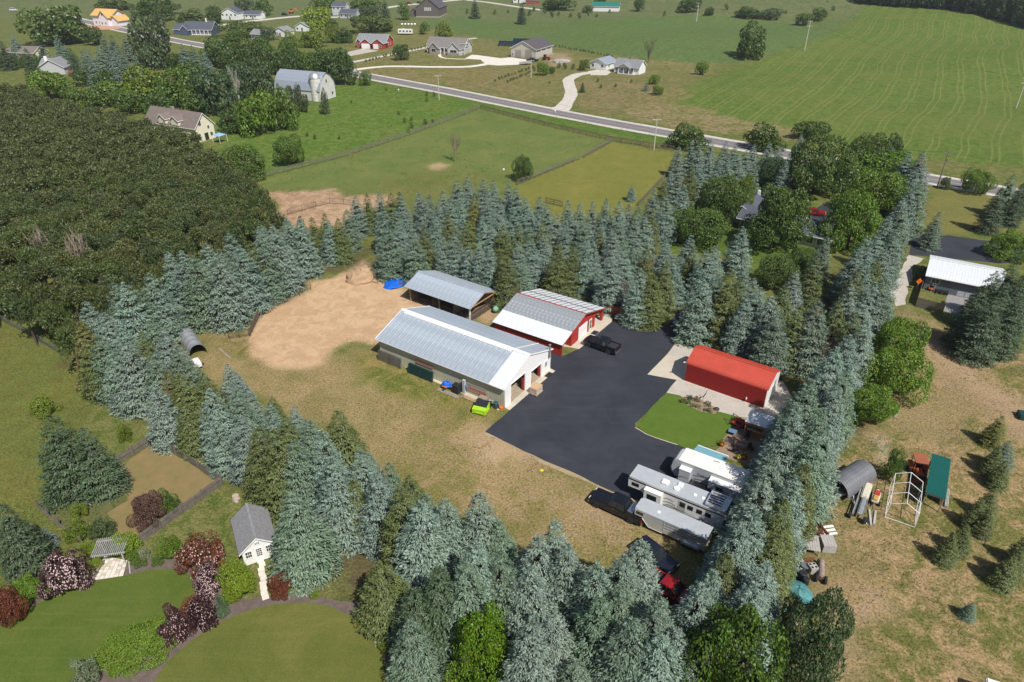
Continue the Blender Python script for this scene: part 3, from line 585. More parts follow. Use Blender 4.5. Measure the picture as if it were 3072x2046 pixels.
# the pines at the open edges stand out; label by where they stand
for i, (x, y) in enumerate(pts[:300]):
    h = random.uniform(9.2, 11.2); w = random.uniform(1.8, 2.5)
    low = 1.75 if float(sdf(wp, np.array([x]), np.array([y]))[0]) < 5 else 1.0
    t = tree_thing('pine_tree', 'dark olive pine standing in the near part of the dense pine wood', 'pine', 'pines in the near part of the dense wood', (x, y, 0), PINE[i % 4], (w / 2.1, w / 2.1, w / 2.1 * low), jit(random.choice(PINEC)), TRUNK, (0.13, 0.13, h - 2), cz=h - 5.2 * low)
vs, fs, o = [], [], 0
for i, (x, y) in enumerate(pts[300:]):
    v, f = PINEV[i % 4]; h = random.uniform(9.2, 11.2); w = random.uniform(1.8, 2.5); a = random.random() * 6.28
    pick = np.random.default_rng(i).permutation(len(f))[:520]
    q = v.reshape(-1, 4, 3)[pick].copy(); ctr = q.mean(1, keepdims=True); q = ctr + (q - ctr) * 1.5; q = q.reshape(-1, 3)
    q = q * (w / 2.1); q = np.stack([q[:, 0] * math.cos(a) - q[:, 1] * math.sin(a), q[:, 0] * math.sin(a) + q[:, 1] * math.cos(a), q[:, 2]], 1) + (x, y, h - 5.2)
    vs.append(q); fs.append(np.arange(len(q)).reshape(-1, 4) + o); o += len(q)
if vs:
    me = npmesh('pine_wood', [(np.concatenate(vs), np.concatenate(fs), 0)], [M_LEAF])
    pw = obj('pine_wood', me, color=(0.118, 0.148, 0.046)); pw['kind'] = 'stuff'; tag(pw, 'rest of the dense dark pine wood, crowns merging into one mass', 'wood')

# ================================================================== ROADS, DRIVES, LAWNS, FENCES
def paving(name, c, c2, sc=0.35, bump=0.25, rough=0.9, streak=None):
    """large soft stains plus fine aggregate"""
    m, nt, b = newmat(name); ge = N(nt, 'ShaderNodeNewGeometry'); ps = ge.outputs['Position']
    n1 = N(nt, 'ShaderNodeTexNoise', i_Scale=sc, i_Detail=8.0, i_Roughness=0.7, i_Distortion=0.8); n2 = N(nt, 'ShaderNodeTexNoise', i_Scale=14.0, i_Detail=3.0)
    nt.links.new(ps, n1.inputs['Vector']); nt.links.new(ps, n2.inputs['Vector'])
    r1 = N(nt, 'ShaderNodeValToRGB'); r1.color_ramp.elements[0].position = 0.35; r1.color_ramp.elements[0].color = rgba(c); r1.color_ramp.elements[1].position = 0.7; r1.color_ramp.elements[1].color = rgba(c2)
    nt.links.new(n1.outputs[0], r1.inputs[0]); mr = N(nt, 'ShaderNodeMapRange', i_1=0.25, i_2=0.75, i_3=0.72, i_4=1.3); nt.links.new(n2.outputs[0], mr.inputs[0])
    hs = N(nt, 'ShaderNodeHueSaturation'); nt.links.new(r1.outputs[0], hs.inputs['Color']); nt.links.new(mr.outputs[0], hs.inputs['Value']); last = hs.outputs[0]
    if streak:
        mp = N(nt, 'ShaderNodeMapping'); mp.inputs['Rotation'].default_value = (0, 0, streak[1]); mp.inputs['Scale'].default_value = (0.05, 0.9, 1); nt.links.new(ps, mp.inputs[0])
        n3 = N(nt, 'ShaderNodeTexNoise', i_Scale=1.0, i_Detail=6.0, i_Roughness=0.75, i_Distortion=1.2); nt.links.new(mp.outputs[0], n3.inputs['Vector'])
        m3 = N(nt, 'ShaderNodeMapRange', i_1=0.52, i_2=0.80, i_3=0.0, i_4=streak[2] if len(streak) > 2 else 0.3); nt.links.new(n3.outputs[0], m3.inputs[0])
        mx = N(nt, 'ShaderNodeMix', data_type='RGBA'); nt.links.new(m3.outputs[0], mx.inputs[0]); nt.links.new(last, mx.inputs[6]); mx.inputs[7].default_value = rgba(streak[0]); last = mx.outputs[2]
    nt.links.new(last, b.inputs['Base Color']); b.inputs['Roughness'].default_value = rough; b.inputs['Specular IOR Level'].default_value = 0.3
    bp = N(nt, 'ShaderNodeBump', i_Strength=bump, i_Distance=0.02); nt.links.new(n2.outputs[0], bp.inputs['Height']); nt.links.new(bp.outputs[0], b.inputs['Normal'])
    return m
paving('blacktop', (0.027, 0.030, 0.040), (0.045, 0.049, 0.063), 0.18, 0.4, 0.8, ((0.13, 0.12, 0.115), 0.75, 0.16))
paving('sandy_edge', (0.30, 0.225, 0.13), (0.42, 0.33, 0.21), 0.8, 0.5)
paving('road_asphalt', (0.165, 0.155, 0.165), (0.21, 0.195, 0.205), 0.3, 0.2)
paving('gravel', (0.42, 0.385, 0.335), (0.52, 0.48, 0.425), 0.5, 0.8)
paving('gravel_drive', (0.50, 0.455, 0.40), (0.62, 0.575, 0.52), 0.5, 0.8)
paving('concrete', (0.50, 0.44, 0.35), (0.58, 0.52, 0.43), 0.6, 0.1, 0.85)
paving('concrete_white', (0.66, 0.61, 0.54), (0.74, 0.69, 0.62), 0.6, 0.1, 0.85)
paving('mulch', (0.115, 0.088, 0.075), (0.17, 0.135, 0.12), 1.2, 0.9)
paving('patio_pavers', (0.24, 0.165, 0.115), (0.33, 0.24, 0.17), 1.0, 0.5)
paving('turf', (0.072, 0.112, 0.015), (0.10, 0.132, 0.021), 0.35, 0.9, 0.95, ((0.21, 0.22, 0.05), -0.35))
paving('turf_dry', (0.088, 0.112, 0.019), (0.15, 0.148, 0.036), 0.15, 0.9, 0.95, ((0.24, 0.22, 0.06), -0.35))
paving('turf_bright', (0.075, 0.135, 0.014), (0.10, 0.155, 0.02), 0.6, 0.9, 0.95)
mat('road_paint', (0.55, 0.48, 0.25), 0.8); mat('road_white', (0.6, 0.6, 0.58), 0.8)
# main road across the picture
RC = [t10(60, 503), t10(700, 622), t10(1500, 781), t10(2290, 925), t20(1690, 1232), t20(2354, 1346)]
pw = [P(*q) for q in RC]; d0 = (pw[1] - pw[0]); pw = [pw[0] - d0 * 6] + pw + [pw[-1] + (pw[-1] - pw[-2]) * 1.5]
ribbon('road_shoulder', None, 10.6, 'gravel_drive', 0.006, world=pw, wob=0.5)
ribbon('road', None, 7.0, 'road_asphalt', 0.012, world=pw)
cl = ribbon('centre_line', None, 0.16, 'road_paint', 0.018, world=pw)
for s in (-1, 1): ribbon('edge_line', None, 0.14, 'road_white', 0.018, off=s * 3.2, world=pw)
# blacktop yard of the property
sheet('blacktop_drive', [t11(990, 1410), t11(1165, 1255), t11(1445, 985), t11(1445, 860), t11(1525, 890), t11(1640, 838), t11(1872, 645), qD(1420, 1400), qD(1500, 1440), qD(1600, 1482), qD(1700, 1490), qD(1800, 1468), qD(1870, 1440), qD(1960, 1330), qD(2080, 1230), qQ(480, 290), qQ(395, 405), qQ(170, 640), qQ(510, 705), qQ(390, 855), qQ(20, 1215), qQ(30, 1275), qQ(270, 1392), qQ(520, 1472), qV(1200, 380), qV(1700, 600), qV(1950, 800), qV(1900, 1060), qV(1500, 1200), qV(640, 1010), qV(390, 925), qV(0, 732), t12(1330, 5)], 'blacktop', 0.006, wob=0.14)
ribbon('sandy_drive_edge', [qV(700, 1045), qV(390, 930), qV(0, 738), t12(1335, 8), t11(1180, 1490), t11(985, 1408)], 0.8, 'sandy_edge', 0.005, wob=0.5, sub=1.2)
sheet('barn_apron', [t11(1120, 1240), t11(1160, 1262), t11(1475, 990), t11(1440, 972)], 'concrete', 0.012)
sheet('barn_side_apron', [t11(275, 885), t11(1125, 1240), t11(1085, 1262), t11(870, 1165), t11(560, 1020), t11(300, 900)], 'concrete', 0.008, wob=0.15)
sheet('workshop_apron', [t11(1520, 820), t11(1590, 830), t11(1640, 840), t11(1872, 645), t11(1838, 598), t11(1760, 600), t11(1560, 780)], 'concrete', 0.012)
sheet('garage_apron', [qQ(395, 405), qQ(165, 640), qQ(610, 722), qQ(700, 500), qQ(560, 478)], 'concrete', 0.012)
sheet('gravel_pad', [qQ(490, 280), qQ(395, 405), qQ(560, 478), qQ(760, 480), qQ(760, 360), qQ(640, 300)], 'gravel', 0.008, wob=0.1)
sheet('gravel_strip', [qQ(510, 705), qQ(390, 855), qQ(520, 880), qQ(700, 960), qQ(980, 1070), qQ(1280, 1150), qQ(1330, 1180), qQ(1750, 1300), qQ(1900, 950), qQ(1750, 720), qQ(1550, 640), qQ(600, 500), qQ(600, 720)], 'gravel', 0.007, wob=0.15)
sheet('front_lawn', [qQ(390, 858), qQ(550, 890), qQ(700, 1000), qQ(960, 1110), qQ(1010, 1080), qQ(1275, 1150), qQ(1190, 1250), qQ(1080, 1370), qQ(1010, 1470), qV(1250, 420), qQ(530, 1475), qQ(270, 1390), qQ(80, 1290), qQ(62, 1258), qQ(200, 1050)], 'turf_bright', 0.05, wob=0.05)
sheet('stone_patio', [qV(1890, 40), qV(1700, 230), qV(1640, 400), qV(1560, 470), qV(2000, 620), qV(2350, 500), qV(2450, 150), qV(2250, 100)], 'patio_pavers', 0.012, wob=0.1)
ribbon('lawn_edging', [qQ(20, 1268), qQ(60, 1290), qQ(150, 1345), qQ(270, 1392), qQ(520, 1472)], 0.12, 'concrete', 0.07, sub=1)
# right neighbour
sheet('gravel_lane', [t21(1560, 190), t21(1660, 215), t21(1640, 240), t21(1570, 270), t21(1590, 340), t21(1550, 420), t21(1540, 530), t21(1470, 545), t21(1425, 470), t21(1450, 400), t21(1500, 300)], 'gravel', 0.006, wob=0.2)
sheet('neighbour_blacktop', [t21(1590, 50), t21(1750, 60), t21(1830, 55), t21(2150, 100), t21(2354, 130), (3160, 760), t21(2200, 250), t21(1690, 200), t21(1560, 190)], 'blacktop', 0.008)
sheet('house_drive', [qE(1230, 700), qE(1330, 620), qE(1480, 560), qE(1560, 600), qE(1480, 780), qE(1400, 900), qE(1250, 860)], 'blacktop', 0.006)
# drives across the road
sheet('white_drive', [t10(1000, 445), t10(960, 412), t10(850, 405), t10(900, 378), t10(940, 380), t10(1100, 402), t10(1170, 396), t10(1300, 415), t10(1250, 445), t10(1080, 452)], 'concrete_white', 0.02)
ribbon('garden_path', [t10(860, 408), t10(720, 402), t10(680, 388), t10(680, 375)], 1.6, 'concrete_white', 0.022, sub=2)
ribbon('gravel_track', [t10(60, 432), t10(300, 385), t10(450, 355), t10(600, 325), t10(830, 275), t10(930, 262)], 3.6, 'gravel_drive', 0.02)
ribbon('curved_gravel_drive', [t10(1500, 760), t10(1560, 700), t10(1585, 640), t10(1570, 580), t10(1570, 545), t10(1640, 512), t10(1740, 500), t10(1800, 498)], 5.0, 'gravel_drive', 0.02, sub=3, wob=0.4)
sheet('gravel_forecourt', [t10(1700, 492), t10(1760, 480), t10(1870, 490), t10(1830, 520), t10(1720, 518)], 'gravel_drive', 0.024)
sheet('drive_mouth', [t10(1430, 745), t10(1520, 725), t10(1600, 700), t10(1590, 740), t10(1570, 765), t10(1480, 758)], 'gravel_drive', 0.009)
sheet('red_house_drive', [t10(40, 360), t10(150, 335), t10(260, 350), t10(150, 370), t10(60, 388)], 'gravel', 0.02)
ribbon('far_road', [t00(1450, 185), t00(1700, 150), t00(2100, 110), t00(2354, 118), t10(330, 50), t10(600, 20), t10(900, -10)], 7, 'gravel_drive', 0.03)
ribbon('far_track', [t10(860, 0), t10(1000, 15), t10(1200, 45), t10(1400, 72)], 5, 'gravel_drive', 0.03)
ribbon('left_lane', [t00(-200, 370), t00(0, 350), t00(160, 325), t00(330, 310)], 5, 'gravel', 0.02)
# ------------------------------------------------------------------ gardens at the lower left
LAWN_A = [(-300, 1950), t02(-60, 1220), t02(150, 1090), t02(330, 990), t02(500, 920), t02(700, 862), t02(870, 832), t02(1050, 792), t02(1180, 788), t02(1290, 815), t02(1340, 880), t02(1345, 960), t02(1260, 1040), t02(1140, 1130), t02(1130, 1240), t02(850, 1330), t02(650, 1450), t02(500, 1600), (-300, 2300)]
LAWN_B = [t02(1040, 1600), t02(1150, 1430), t02(1300, 1300), t02(1500, 1160), t02(1700, 1080), t02(1900, 1030), t02(2100, 1020), t02(2260, 1040), t12(0, 1085), t12(150, 1150), t12(250, 1280), t12(310, 1450), t12(330, 1650), (1000, 2200), (500, 2200)]
BED = [t02(-100, 1180), t02(120, 1040), t02(450, 880), t02(620, 830), t02(880, 760), t02(1000, 720), t02(1150, 700), t02(1300, 760), t02(1480, 850), t02(1700, 1000), t02(1900, 960), t02(2150, 960), t02(2330, 1010), t12(150, 1020), t12(330, 1050), t12(420, 1200), t12(430, 1650), (1100, 2250), (600, 2250), (-300, 2350)]
sheet('mulch_bed', BED, 'mulch', 0.006, wob=0.2)
sheet('garden_lawn', LAWN_A, 'turf', 0.03, wob=0.05); sheet('round_lawn', LAWN_B, 'turf_dry', 0.03, wob=0.05)
sheet('vegetable_bed', [t02(290, 390), t02(520, 260), t02(740, 195), t02(890, 310), t02(740, 400), t02(800, 540), t02(640, 600), t02(560, 590)], mat('weedy_soil', (0.085, 0.105, 0.03), 0.95, col2=(0.15, 0.13, 0.05), scale=0.9, bump=0.8, bscale=6), 0.008, wob=0.3)
sheet('garden_plot', [t02(740, 150), t01(1075, 1480), t02(1530, 205), t02(1000, 590), t02(820, 560), t02(740, 400), t02(890, 310), t02(740, 195)], mat('dry_plot', (0.26, 0.18, 0.085), 0.95, col2=(0.19, 0.16, 0.06), scale=0.6, bump=0.6, bscale=8), 0.007, wob=0.15)

# ------------------------------------------------------------------ fences
mat('fence_wood', (0.16, 0.14, 0.12), 0.9, var=0.3, scale=2, bump=0.4, bscale=15)
mat('fence_brown', (0.13, 0.095, 0.07), 0.9, var=0.3, scale=2)
mat('wire', (0.22, 0.23, 0.23), 0.6, metal=0.6)
mat('steel_panel', (0.13, 0.10, 0.085), 0.6, metal=0.3, var=0.3)
POSTM = B((-.07, .07, -.07, .07, 0, 1.45)).mesh('post', 'fence_wood')
POSTB = B((-.07, .07, -.07, .07, 0, 1.45)).mesh('post', 'fence_brown')
POSTT = MB().tube((0, 0, 0), (0, 0, 1.5), .05, n=6).mesh('post', 'steel_panel')
POSTW = MB().tube((0, 0, 0), (0, 0, 1.25), .05, n=6).mesh('post', 'wire')
def rail_fence(name, label, pix, rails=(0.35, 0.75, 1.15, 1.4), spacing=2.6, post=POSTM, m='fence_wood', w=0.04, hgt=0.12, mesh_wire=False, cat='fence'):
    pts = [P(*q) for q in pix]; t = thing(name, label, cat, pts[0]); o = pts[0]
    for a, b in zip(pts[:-1], pts[1:]):
        n = max(1, round((b - a).length / spacing))
        for k in range(n + (1 if b is pts[-1] else 0)):
            p = a.lerp(b, k / n); p.z = float(terrain(p.x, p.y)); obj('post', post, t, p - o)
        for z in rails:
            mb = MB(); mb.bar(a - o + Vector((0, 0, z)), b - o + Vector((0, 0, z)), w, hgt); mb.build('rail', m, t)
        if mesh_wire:
            mb = MB(); d = (b - a); L = d.length; nn = int(L / 0.25)
            for k in range(nn): p = a.lerp(b, k / nn) - o; mb.box(p.x - .006, p.x + .006, p.y - .006, p.y + .006, .05, 1.15)
            for z in np.arange(.1, 1.2, .16): mb.bar(a - o + Vector((0, 0, z)), b - o + Vector((0, 0, z)), .012, .014)
            mb.build('wire_mesh', 'wire', t)
    return t
rail_fence('paddock_fence', 'grey weathered rail fence along the left side of the big paddock', [t00(1840, 1218), t10(0, 1088), t10(480, 930), t10(960, 750)])
rail_fence('roadside_fence', 'brown rail fence between the big paddock and the road', [t10(960, 752), t10(1400, 868), t10(1870, 976), t10(2060, 1005), t10(2290, 1040)], post=POSTB, m='fence_brown')
rail_fence('cross_fence', 'weathered rail fence with a gap dividing the two paddocks, road end', [t10(1868, 982), t10(1675, 1088)])
rail_fence('cross_fence', 'weathered rail fence running down to the lone round pine', [t10(1640, 1102), t10(1215, 1278)])
rail_fence('grove_fence', 'short brown rail fence behind the spruce grove', [qD(740, 280), qD(900, 318)], post=POSTB, m='fence_brown')
rail_fence('lot_fence', 'rail fence at the right edge of the small paddock', [qD(1620, 310), qD(1860, 55)])
rail_fence('corral_fence', 'dark steel corral panels curving round the bare dirt pen', [qC(265, 395), qC(400, 358), qC(530, 318), qC(660, 290), qC(790, 295), qC(880, 310)], (0.3, 0.6, 0.9, 1.2, 1.45), 3.2, POSTT, 'steel_panel', 0.045, 0.05)
rail_fence('arena_fence', 'dark board panel fence at the left corner of the sand arena', [qA(1985, 945), qA(1885, 1155)], (0.2, 0.45, 0.7, 0.95, 1.2), 1.6, POSTB, 'fence_brown', 0.04, 0.2)
rail_fence('arena_gate', 'steel pipe gate beside the sand arena', [qA(1880, 1158), qA(1690, 1185)], (0.3, 0.55, 0.8, 1.05, 1.3), 1.5, POSTT, 'steel_panel', 0.04, 0.04, cat='gate')
rail_fence('arena_rail', 'thin rail fence under the spruces on the left side of the arena', [qA(1990, 935), qA(2352, 780), qC(480, 1095)], (0.5, 1.0), 3, POSTT, 'steel_panel', 0.03, 0.04)
rail_fence('mesh_fence', 'silver wire mesh fence on the far left lawn', [(-60, 930), t01(0, 640), t01(200, 745), t01(440, 890)], (1.2,), 2.6, POSTW, 'wire', 0.05, 0.05, True)
rail_fence('garden_fence', 'grey mesh and post fence around the dry garden plot', [t02(770, 95), t01(1075, 1475), t02(1290, 45), t02(1535, 208), t02(960, 625)], (0.12, 0.4, 0.68, 0.96, 1.2), 2.4, POSTM, 'fence_wood', 0.05, 0.17, True)
rail_fence('bed_fence', 'low grey fence around the weedy vegetable bed', [t02(380, 310), t02(272, 378), t02(345, 440), t02(575, 632)], (0.12, 0.4, 0.68), 2.2, POSTM, 'fence_wood', 0.05, 0.1)

# ================================================================== MAIN BUILDINGS
class Fr:
    """local frame: x from photo pixel a to b on the ground, y to the left of that"""
    def __init__(s, a, b, z=0.0, turn=0.0):
        s.o = P(*a, z=z); s.o.z = float(terrain(s.o.x, s.o.y)); d = P(*b, z=z) - s.o; s.L = math.hypot(d.x, d.y); s.a = math.atan2(d.y, d.x) + turn
        s.ex = Vector((math.cos(s.a), math.sin(s.a), 0)); s.ey = Vector((-math.sin(s.a), math.cos(s.a), 0))
    def w(s, x, y, z=0.0): return s.o + s.ex * x + s.ey * y + Vector((0, 0, z))
    def loc(s, px, z=0.0):
        d = P(*px, z=z) - s.o; return d.dot(s.ex), d.dot(s.ey)
def metal(name, c, rough=0.42, met=0.55, var=0.14, scale=0.6): return mat(name, c, rough, met, var=var, scale=scale, spec=0.5)
metal('galv_roof', (0.47, 0.53, 0.60), 0.45, 0.35); metal('white_roof', (0.66, 0.69, 0.72), 0.5, 0.0, 0.07, 1.2)
mat('white_steel', (0.82, 0.83, 0.84), 0.55, var=0.05); mat('white_trim', (0.86, 0.86, 0.85), 0.5, var=0.03)
mat('tan_siding', (0.50, 0.49, 0.37), 0.6, var=0.08, scale=0.8); mat('barn_red', (0.40, 0.035, 0.028), 0.6, var=0.12, scale=0.8)
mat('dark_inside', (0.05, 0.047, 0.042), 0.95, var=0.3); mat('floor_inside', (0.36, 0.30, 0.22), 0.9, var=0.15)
mat('timber', (0.42, 0.27, 0.12), 0.8, var=0.2, scale=3, stretch=(1, 1, 6)); mat('old_timber', (0.30, 0.25, 0.19), 0.9, var=0.25, scale=3)
mat('glass_dark', (0.02, 0.025, 0.03), 0.08, spec=0.8, var=0.2); mat('black_rubber', (0.022, 0.022, 0.023), 0.9, var=0.3, scale=5)
mat('steel_grey', (0.30, 0.31, 0.32), 0.45, 0.6, var=0.15); mat('black_paint', (0.02, 0.02, 0.022), 0.5)
def roof_slope(parent, name, e0, e1, r0, r1, m, panel=0.92, th=0.03, rib=0.028, gap=0.0):
    """sheets laid side by side from eave (e0-e1) to ridge (r0-r1), each with raised ribs"""
    e0, e1, r0, r1 = map(Vector, (e0, e1, r0, r1)); along = e1 - e0; n = max(1, round(along.length / panel)); u = along / n; up = r0 - e0
    nrm = along.cross(up).normalized()
    if nrm.z < 0: nrm = -nrm
    mb = MB(); mb.slab([Vector(), u * (1 - gap), u * (1 - gap) + up, up], nrm * th)
    for f in (0.0, 0.5):
        c = u * (f + 0.03); wv = u.normalized() * 0.045; mb.hexa([c - wv * (0 if f == 0 else 1), c + wv, c + wv + up, c - wv * (0 if f == 0 else 1) + up], [c + nrm * (th + rib), c + wv * .6 + nrm * (th + rib), c + wv * .6 + up + nrm * (th + rib), c + up + nrm * (th + rib)])
    me = mb.mesh(name, m)
    for k in range(n): obj(name, me, parent, e0 + u * k)
def ribbed_wall(parent, name, p0, p1, z0, z1, m, panel=0.92, th=0.05, ztop=None, rib=0.025):
    """vertical ribbed steel sheets along p0->p1, outside on the right of that direction; ztop(t) shapes the top"""
    p0, p1 = Vector((*p0, 0)), Vector((*p1, 0)); d = p1 - p0; n = max(1, round(d.length / panel)); u = d / n; out = Vector((d.y, -d.x, 0)).normalized()
    for k in range(n):
        a, b = k / n, (k + 1) / n; za = ztop(a) if ztop else z1; zb = ztop(b) if ztop else z1
        mb = MB(); q = [Vector((0, 0, z0)), u + Vector((0, 0, z0)), u + Vector((0, 0, zb))] ; mid = None
        if ztop:
            tm = (a + b) / 2
            q += [u * .5 + Vector((0, 0, ztop(tm)))] if ztop(tm) > max(za, zb) else []
        q += [Vector((0, 0, za))]
        mb.slab(q, -out * th)
        for f in (0.02, 0.34, 0.67):
            c = u * f; w2 = u.normalized() * 0.05; zt = min(za, zb); mb.hexa([c + Vector((0, 0, z0)), c + w2 + Vector((0, 0, z0)), c + w2 + out * rib + Vector((0, 0, z0)), c + out * rib + Vector((0, 0, z0))], [c + Vector((0, 0, zt)), c + w2 + Vector((0, 0, zt)), c + w2 + out * rib + Vector((0, 0, zt)), c + out * rib + Vector((0, 0, zt))])
        o = mb.build(name, m, parent); o.location = p0 + u * k
def window(parent, x0, x1, z0, z1, y=0.0, axis='y', frame_m='white_trim', cols=2, rows=2, out=-1, name='window'):
    """frame, pane and bars on a wall lying in plane axis=y (or x)"""
    fw = 0.07; t = 0.05 * out
    def bx(a0, a1, b0, b1, d0, d1):
        lo, hi = sorted((y + d0, y + d1)); return (a0, a1, lo, hi, b0, b1) if axis == 'y' else (lo, hi, a0, a1, b0, b1)
    w = B(bx(x0 - fw, x0, z0 - fw, z1 + fw, 0, t), bx(x1, x1 + fw, z0 - fw, z1 + fw, 0, t), bx(x0, x1, z1, z1 + fw, 0, t), bx(x0, x1, z0 - fw, z0, 0, t)).build(name, frame_m, parent)
    B(bx(x0, x1, z0, z1, 0, 0.012 * out)).build('pane', 'glass_dark', w)
    bars = []
    for k in range(1, cols): c = x0 + (x1 - x0) * k / cols; bars.append(bx(c - .018, c + .018, z0, z1, 0.013 * out, 0.03 * out))
    for k in range(1, rows): c = z0 + (z1 - z0) * k / rows; bars.append(bx(x0, x1, c - .018, c + .018, 0.013 * out, 0.034 * out))
    if bars: B(*bars).build('glazing_bar', frame_m, w)
    return w

# ---- long pole barn
bf = Fr(t11(1128, 1245), t11(1440, 975)); BW, BL_, BE, BR_ = 11.6, 22.7, 3.35, 5.45
barn = thing('pole_barn', 'long pole barn with grey metal roof, white open-doored front and tan side', 'barn', bf.o, bf.a)
zr = lambda t: BE + (BR_ - BE) * (1 - abs(2 * t - 1))
# front wall pieces round the two openings
def front_piece(x0, x1, z0, name='front_panel'):
    n = max(1, round((x1 - x0) / 0.92)); 
    for k in range(n):
        a, b = x0 + (x1 - x0) * k / n, x0 + (x1 - x0) * (k + 1) / n; q = [(a, 0, z0), (b, 0, z0), (b, 0, zr(b / BW))]
        if a < BW / 2 < b: q.append((BW / 2, 0, BR_))
        q.append((a, 0, zr(a / BW))); mb = MB(); mb.slab(q, (0, 0.08, 0)); zt = min(zr(a / BW), zr(b / BW)) - .03
        mb.box(a + .02, a + .06, -.02, 0, z0, zt); mb.build(name, 'white_steel', barn)
for x0, x1, z0 in ((0, 1.42, 0), (1.42, 4.85, 3.0), (4.85, 6.4, 0), (6.4, 9.0, 2.3), (9.0, 11.6, 0)): front_piece(x0, x1, z0)
ribbed_wall(barn, 'side_panel', (0, BL_), (0, 0.05), 0.12, BE, 'tan_siding')
ribbed_wall(barn, 'side_panel', (BW, 0.05), (BW, BL_), 0.12, BE, 'white_steel')
MB().slab([(0, BL_, 0), (BW, BL_, 0), (BW, BL_, BE), (BW / 2, BL_, BR_), (0, BL_, BE)], (0, .06, 0)).build('back_wall', 'tan_siding', barn)
B((0.05, BW - .05, 0.05, BL_, 0.02, 0.03)).build('floor', 'floor_inside', barn)
B((0, .1, 0, BL_, 0, .12), (BW - .1, BW, 0, BL_, 0, .12)).build('sill_board', 'old_timber', barn)
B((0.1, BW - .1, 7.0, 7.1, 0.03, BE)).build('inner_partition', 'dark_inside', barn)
OV = 0.42; se = (BR_ - BE) / (BW / 2); ze = BE - OV * se + 0.04
yf, ym, yb = -0.12, 2.35, BL_ + 0.35
roof_slope(barn, 'roof_panel', (-OV, ym, ze), (-OV, yb, ze), (BW / 2, ym, BR_ + .04), (BW / 2, yb, BR_ + .04), 'galv_roof')
roof_slope(barn, 'roof_panel', (BW + OV, ym, ze), (BW + OV, yb, ze), (BW / 2, ym, BR_ + .04), (BW / 2, yb, BR_ + .04), 'galv_roof')
roof_slope(barn, 'white_roof_panel', (-OV, yf, ze), (-OV, ym, ze), (BW / 2, yf, BR_ + .04), (BW / 2, ym, BR_ + .04), 'white_roof')
roof_slope(barn, 'roof_panel', (BW + OV, yf, ze), (BW + OV, ym, ze), (BW / 2, yf, BR_ + .04), (BW / 2, ym, BR_ + .04), 'galv_roof')
mb = MB()
for s in (-1, 1): mb.slab([(BW / 2, yf - .05, BR_ + .13), (BW / 2, yb + .05, BR_ + .13), (BW / 2 + s * .33, yb + .05, BR_ + .13 - .33 * se), (BW / 2 + s * .33, yf - .05, BR_ + .13 - .33 * se)], (0, 0, .025))
mb.build('ridge_cap', 'white_trim', barn)
mb = MB()
for k in range(58): y = ym + .3 + k * 0.34; mb.box(BW / 2 - .72, BW / 2 - .36, y, y + .17, BR_ - .13, BR_ + .055)
mb.build('ridge_vent_teeth', 'white_trim', barn)
for s, x in ((-1, -OV), (1, BW + OV)):
    for y in (yf - .06, yb): MB().slab([(x, y, ze - .12), (BW / 2, y, BR_ - .09), (BW / 2, y, BR_ + .10), (x, y, ze + .09)], (0, .06, 0)).build('barge_trim', 'white_trim', barn)
    B((x - .04, x + .04, yf, yb, ze - .1, ze + .02)).build('gutter', 'white_trim', barn)
MB().slab([(BW / 2 + .33, ym - .05, BR_ + .0), (BW + OV, ym - .05, ze + .09), (BW + OV, ym + .09, ze + .09), (BW / 2 + .33, ym + .09, BR_ + .0)], (0, 0, .05)).build('roof_flashing', 'white_trim', barn)
for x0, x1, zt in ((1.42, 4.85, 3.0), (6.4, 9.0, 2.3)):
    B((x0 - .1, x0, -.06, .1, 0, zt), (x1, x1 + .1, -.06, .1, 0, zt), (x0 - .1, x1 + .1, -.06, .1, zt, zt + .12)).build('door_frame', 'white_trim', barn)
    B((x0, x0 + .06, -.09, .06, 0, 1.1)).build('door_guard', 'barn_red', barn); B((x1 - .07, x1, .1, .5, 0, 2.0)).build('door_guard', 'barn_red', barn)
wd = B((9.75, 10.75, -.05, 0, .05, 2.15)).build('side_door', 'white_trim', barn); window(wd, 9.95, 10.55, 1.15, 1.95, -.05, cols=2, rows=3)
B((9.4, 10.8, -1.1, -.3, .015, .03)).build('door_mat', 'black_rubber', barn)
mb = MB(); mb.tube((10.9, -.25, 2.4), (10.9, -.25, 4.5), .12, n=8).lathe([(.2, 0), (.2, .06), (.02, .18)], (10.9, -.25, 4.5), 8); mb.build('flue_pipe', 'steel_grey', barn)
B((BW * .5 - .03, BW * .5 + .03, 0.1, 7, BR_ - .2, BR_ - .05)).build('roof_beam', 'old_timber', barn)
MB().slab([(4.0, BL_ + .1, 2.6), (8.0, BL_ + .1, 2.6), (8.0, BL_ + 2.6, 2.1), (4.0, BL_ + 2.6, 2.1)], (0, 0, .06)).build('rear_awning', 'steel_grey', barn)

# ---- open pole shelter
sf = Fr(t11(888, 568), t11(1085, 435), z=2.85, turn=R(-2)); SW, SL, SE, SR = 8.0, 14.4, 2.85, 4.25
shelter = thing('pole_shelter', 'open timber pole shelter with corrugated grey roof beside the sand arena', 'shelter', sf.o, sf.a)
roof_slope(shelter, 'roof_panel', (0, 0, SE), (0, SL, SE), (SW / 2, 0, SR), (SW / 2, SL, SR), 'galv_roof', 0.9, rib=.05)
roof_slope(shelter, 'roof_panel', (SW, 0, SE), (SW, SL, SE), (SW / 2, 0, SR), (SW / 2, SL, SR), 'galv_roof', 0.9, rib=.05)
mb = MB()
for s in (-1, 1): mb.slab([(SW / 2, -.03, SR + .1), (SW / 2, SL + .03, SR + .1), (SW / 2 + s * .28, SL + .03, SR + .1 - .1), (SW / 2 + s * .28, -.03, SR)], (0, 0, .02))
mb.build('ridge_cap', 'galv_roof', shelter)
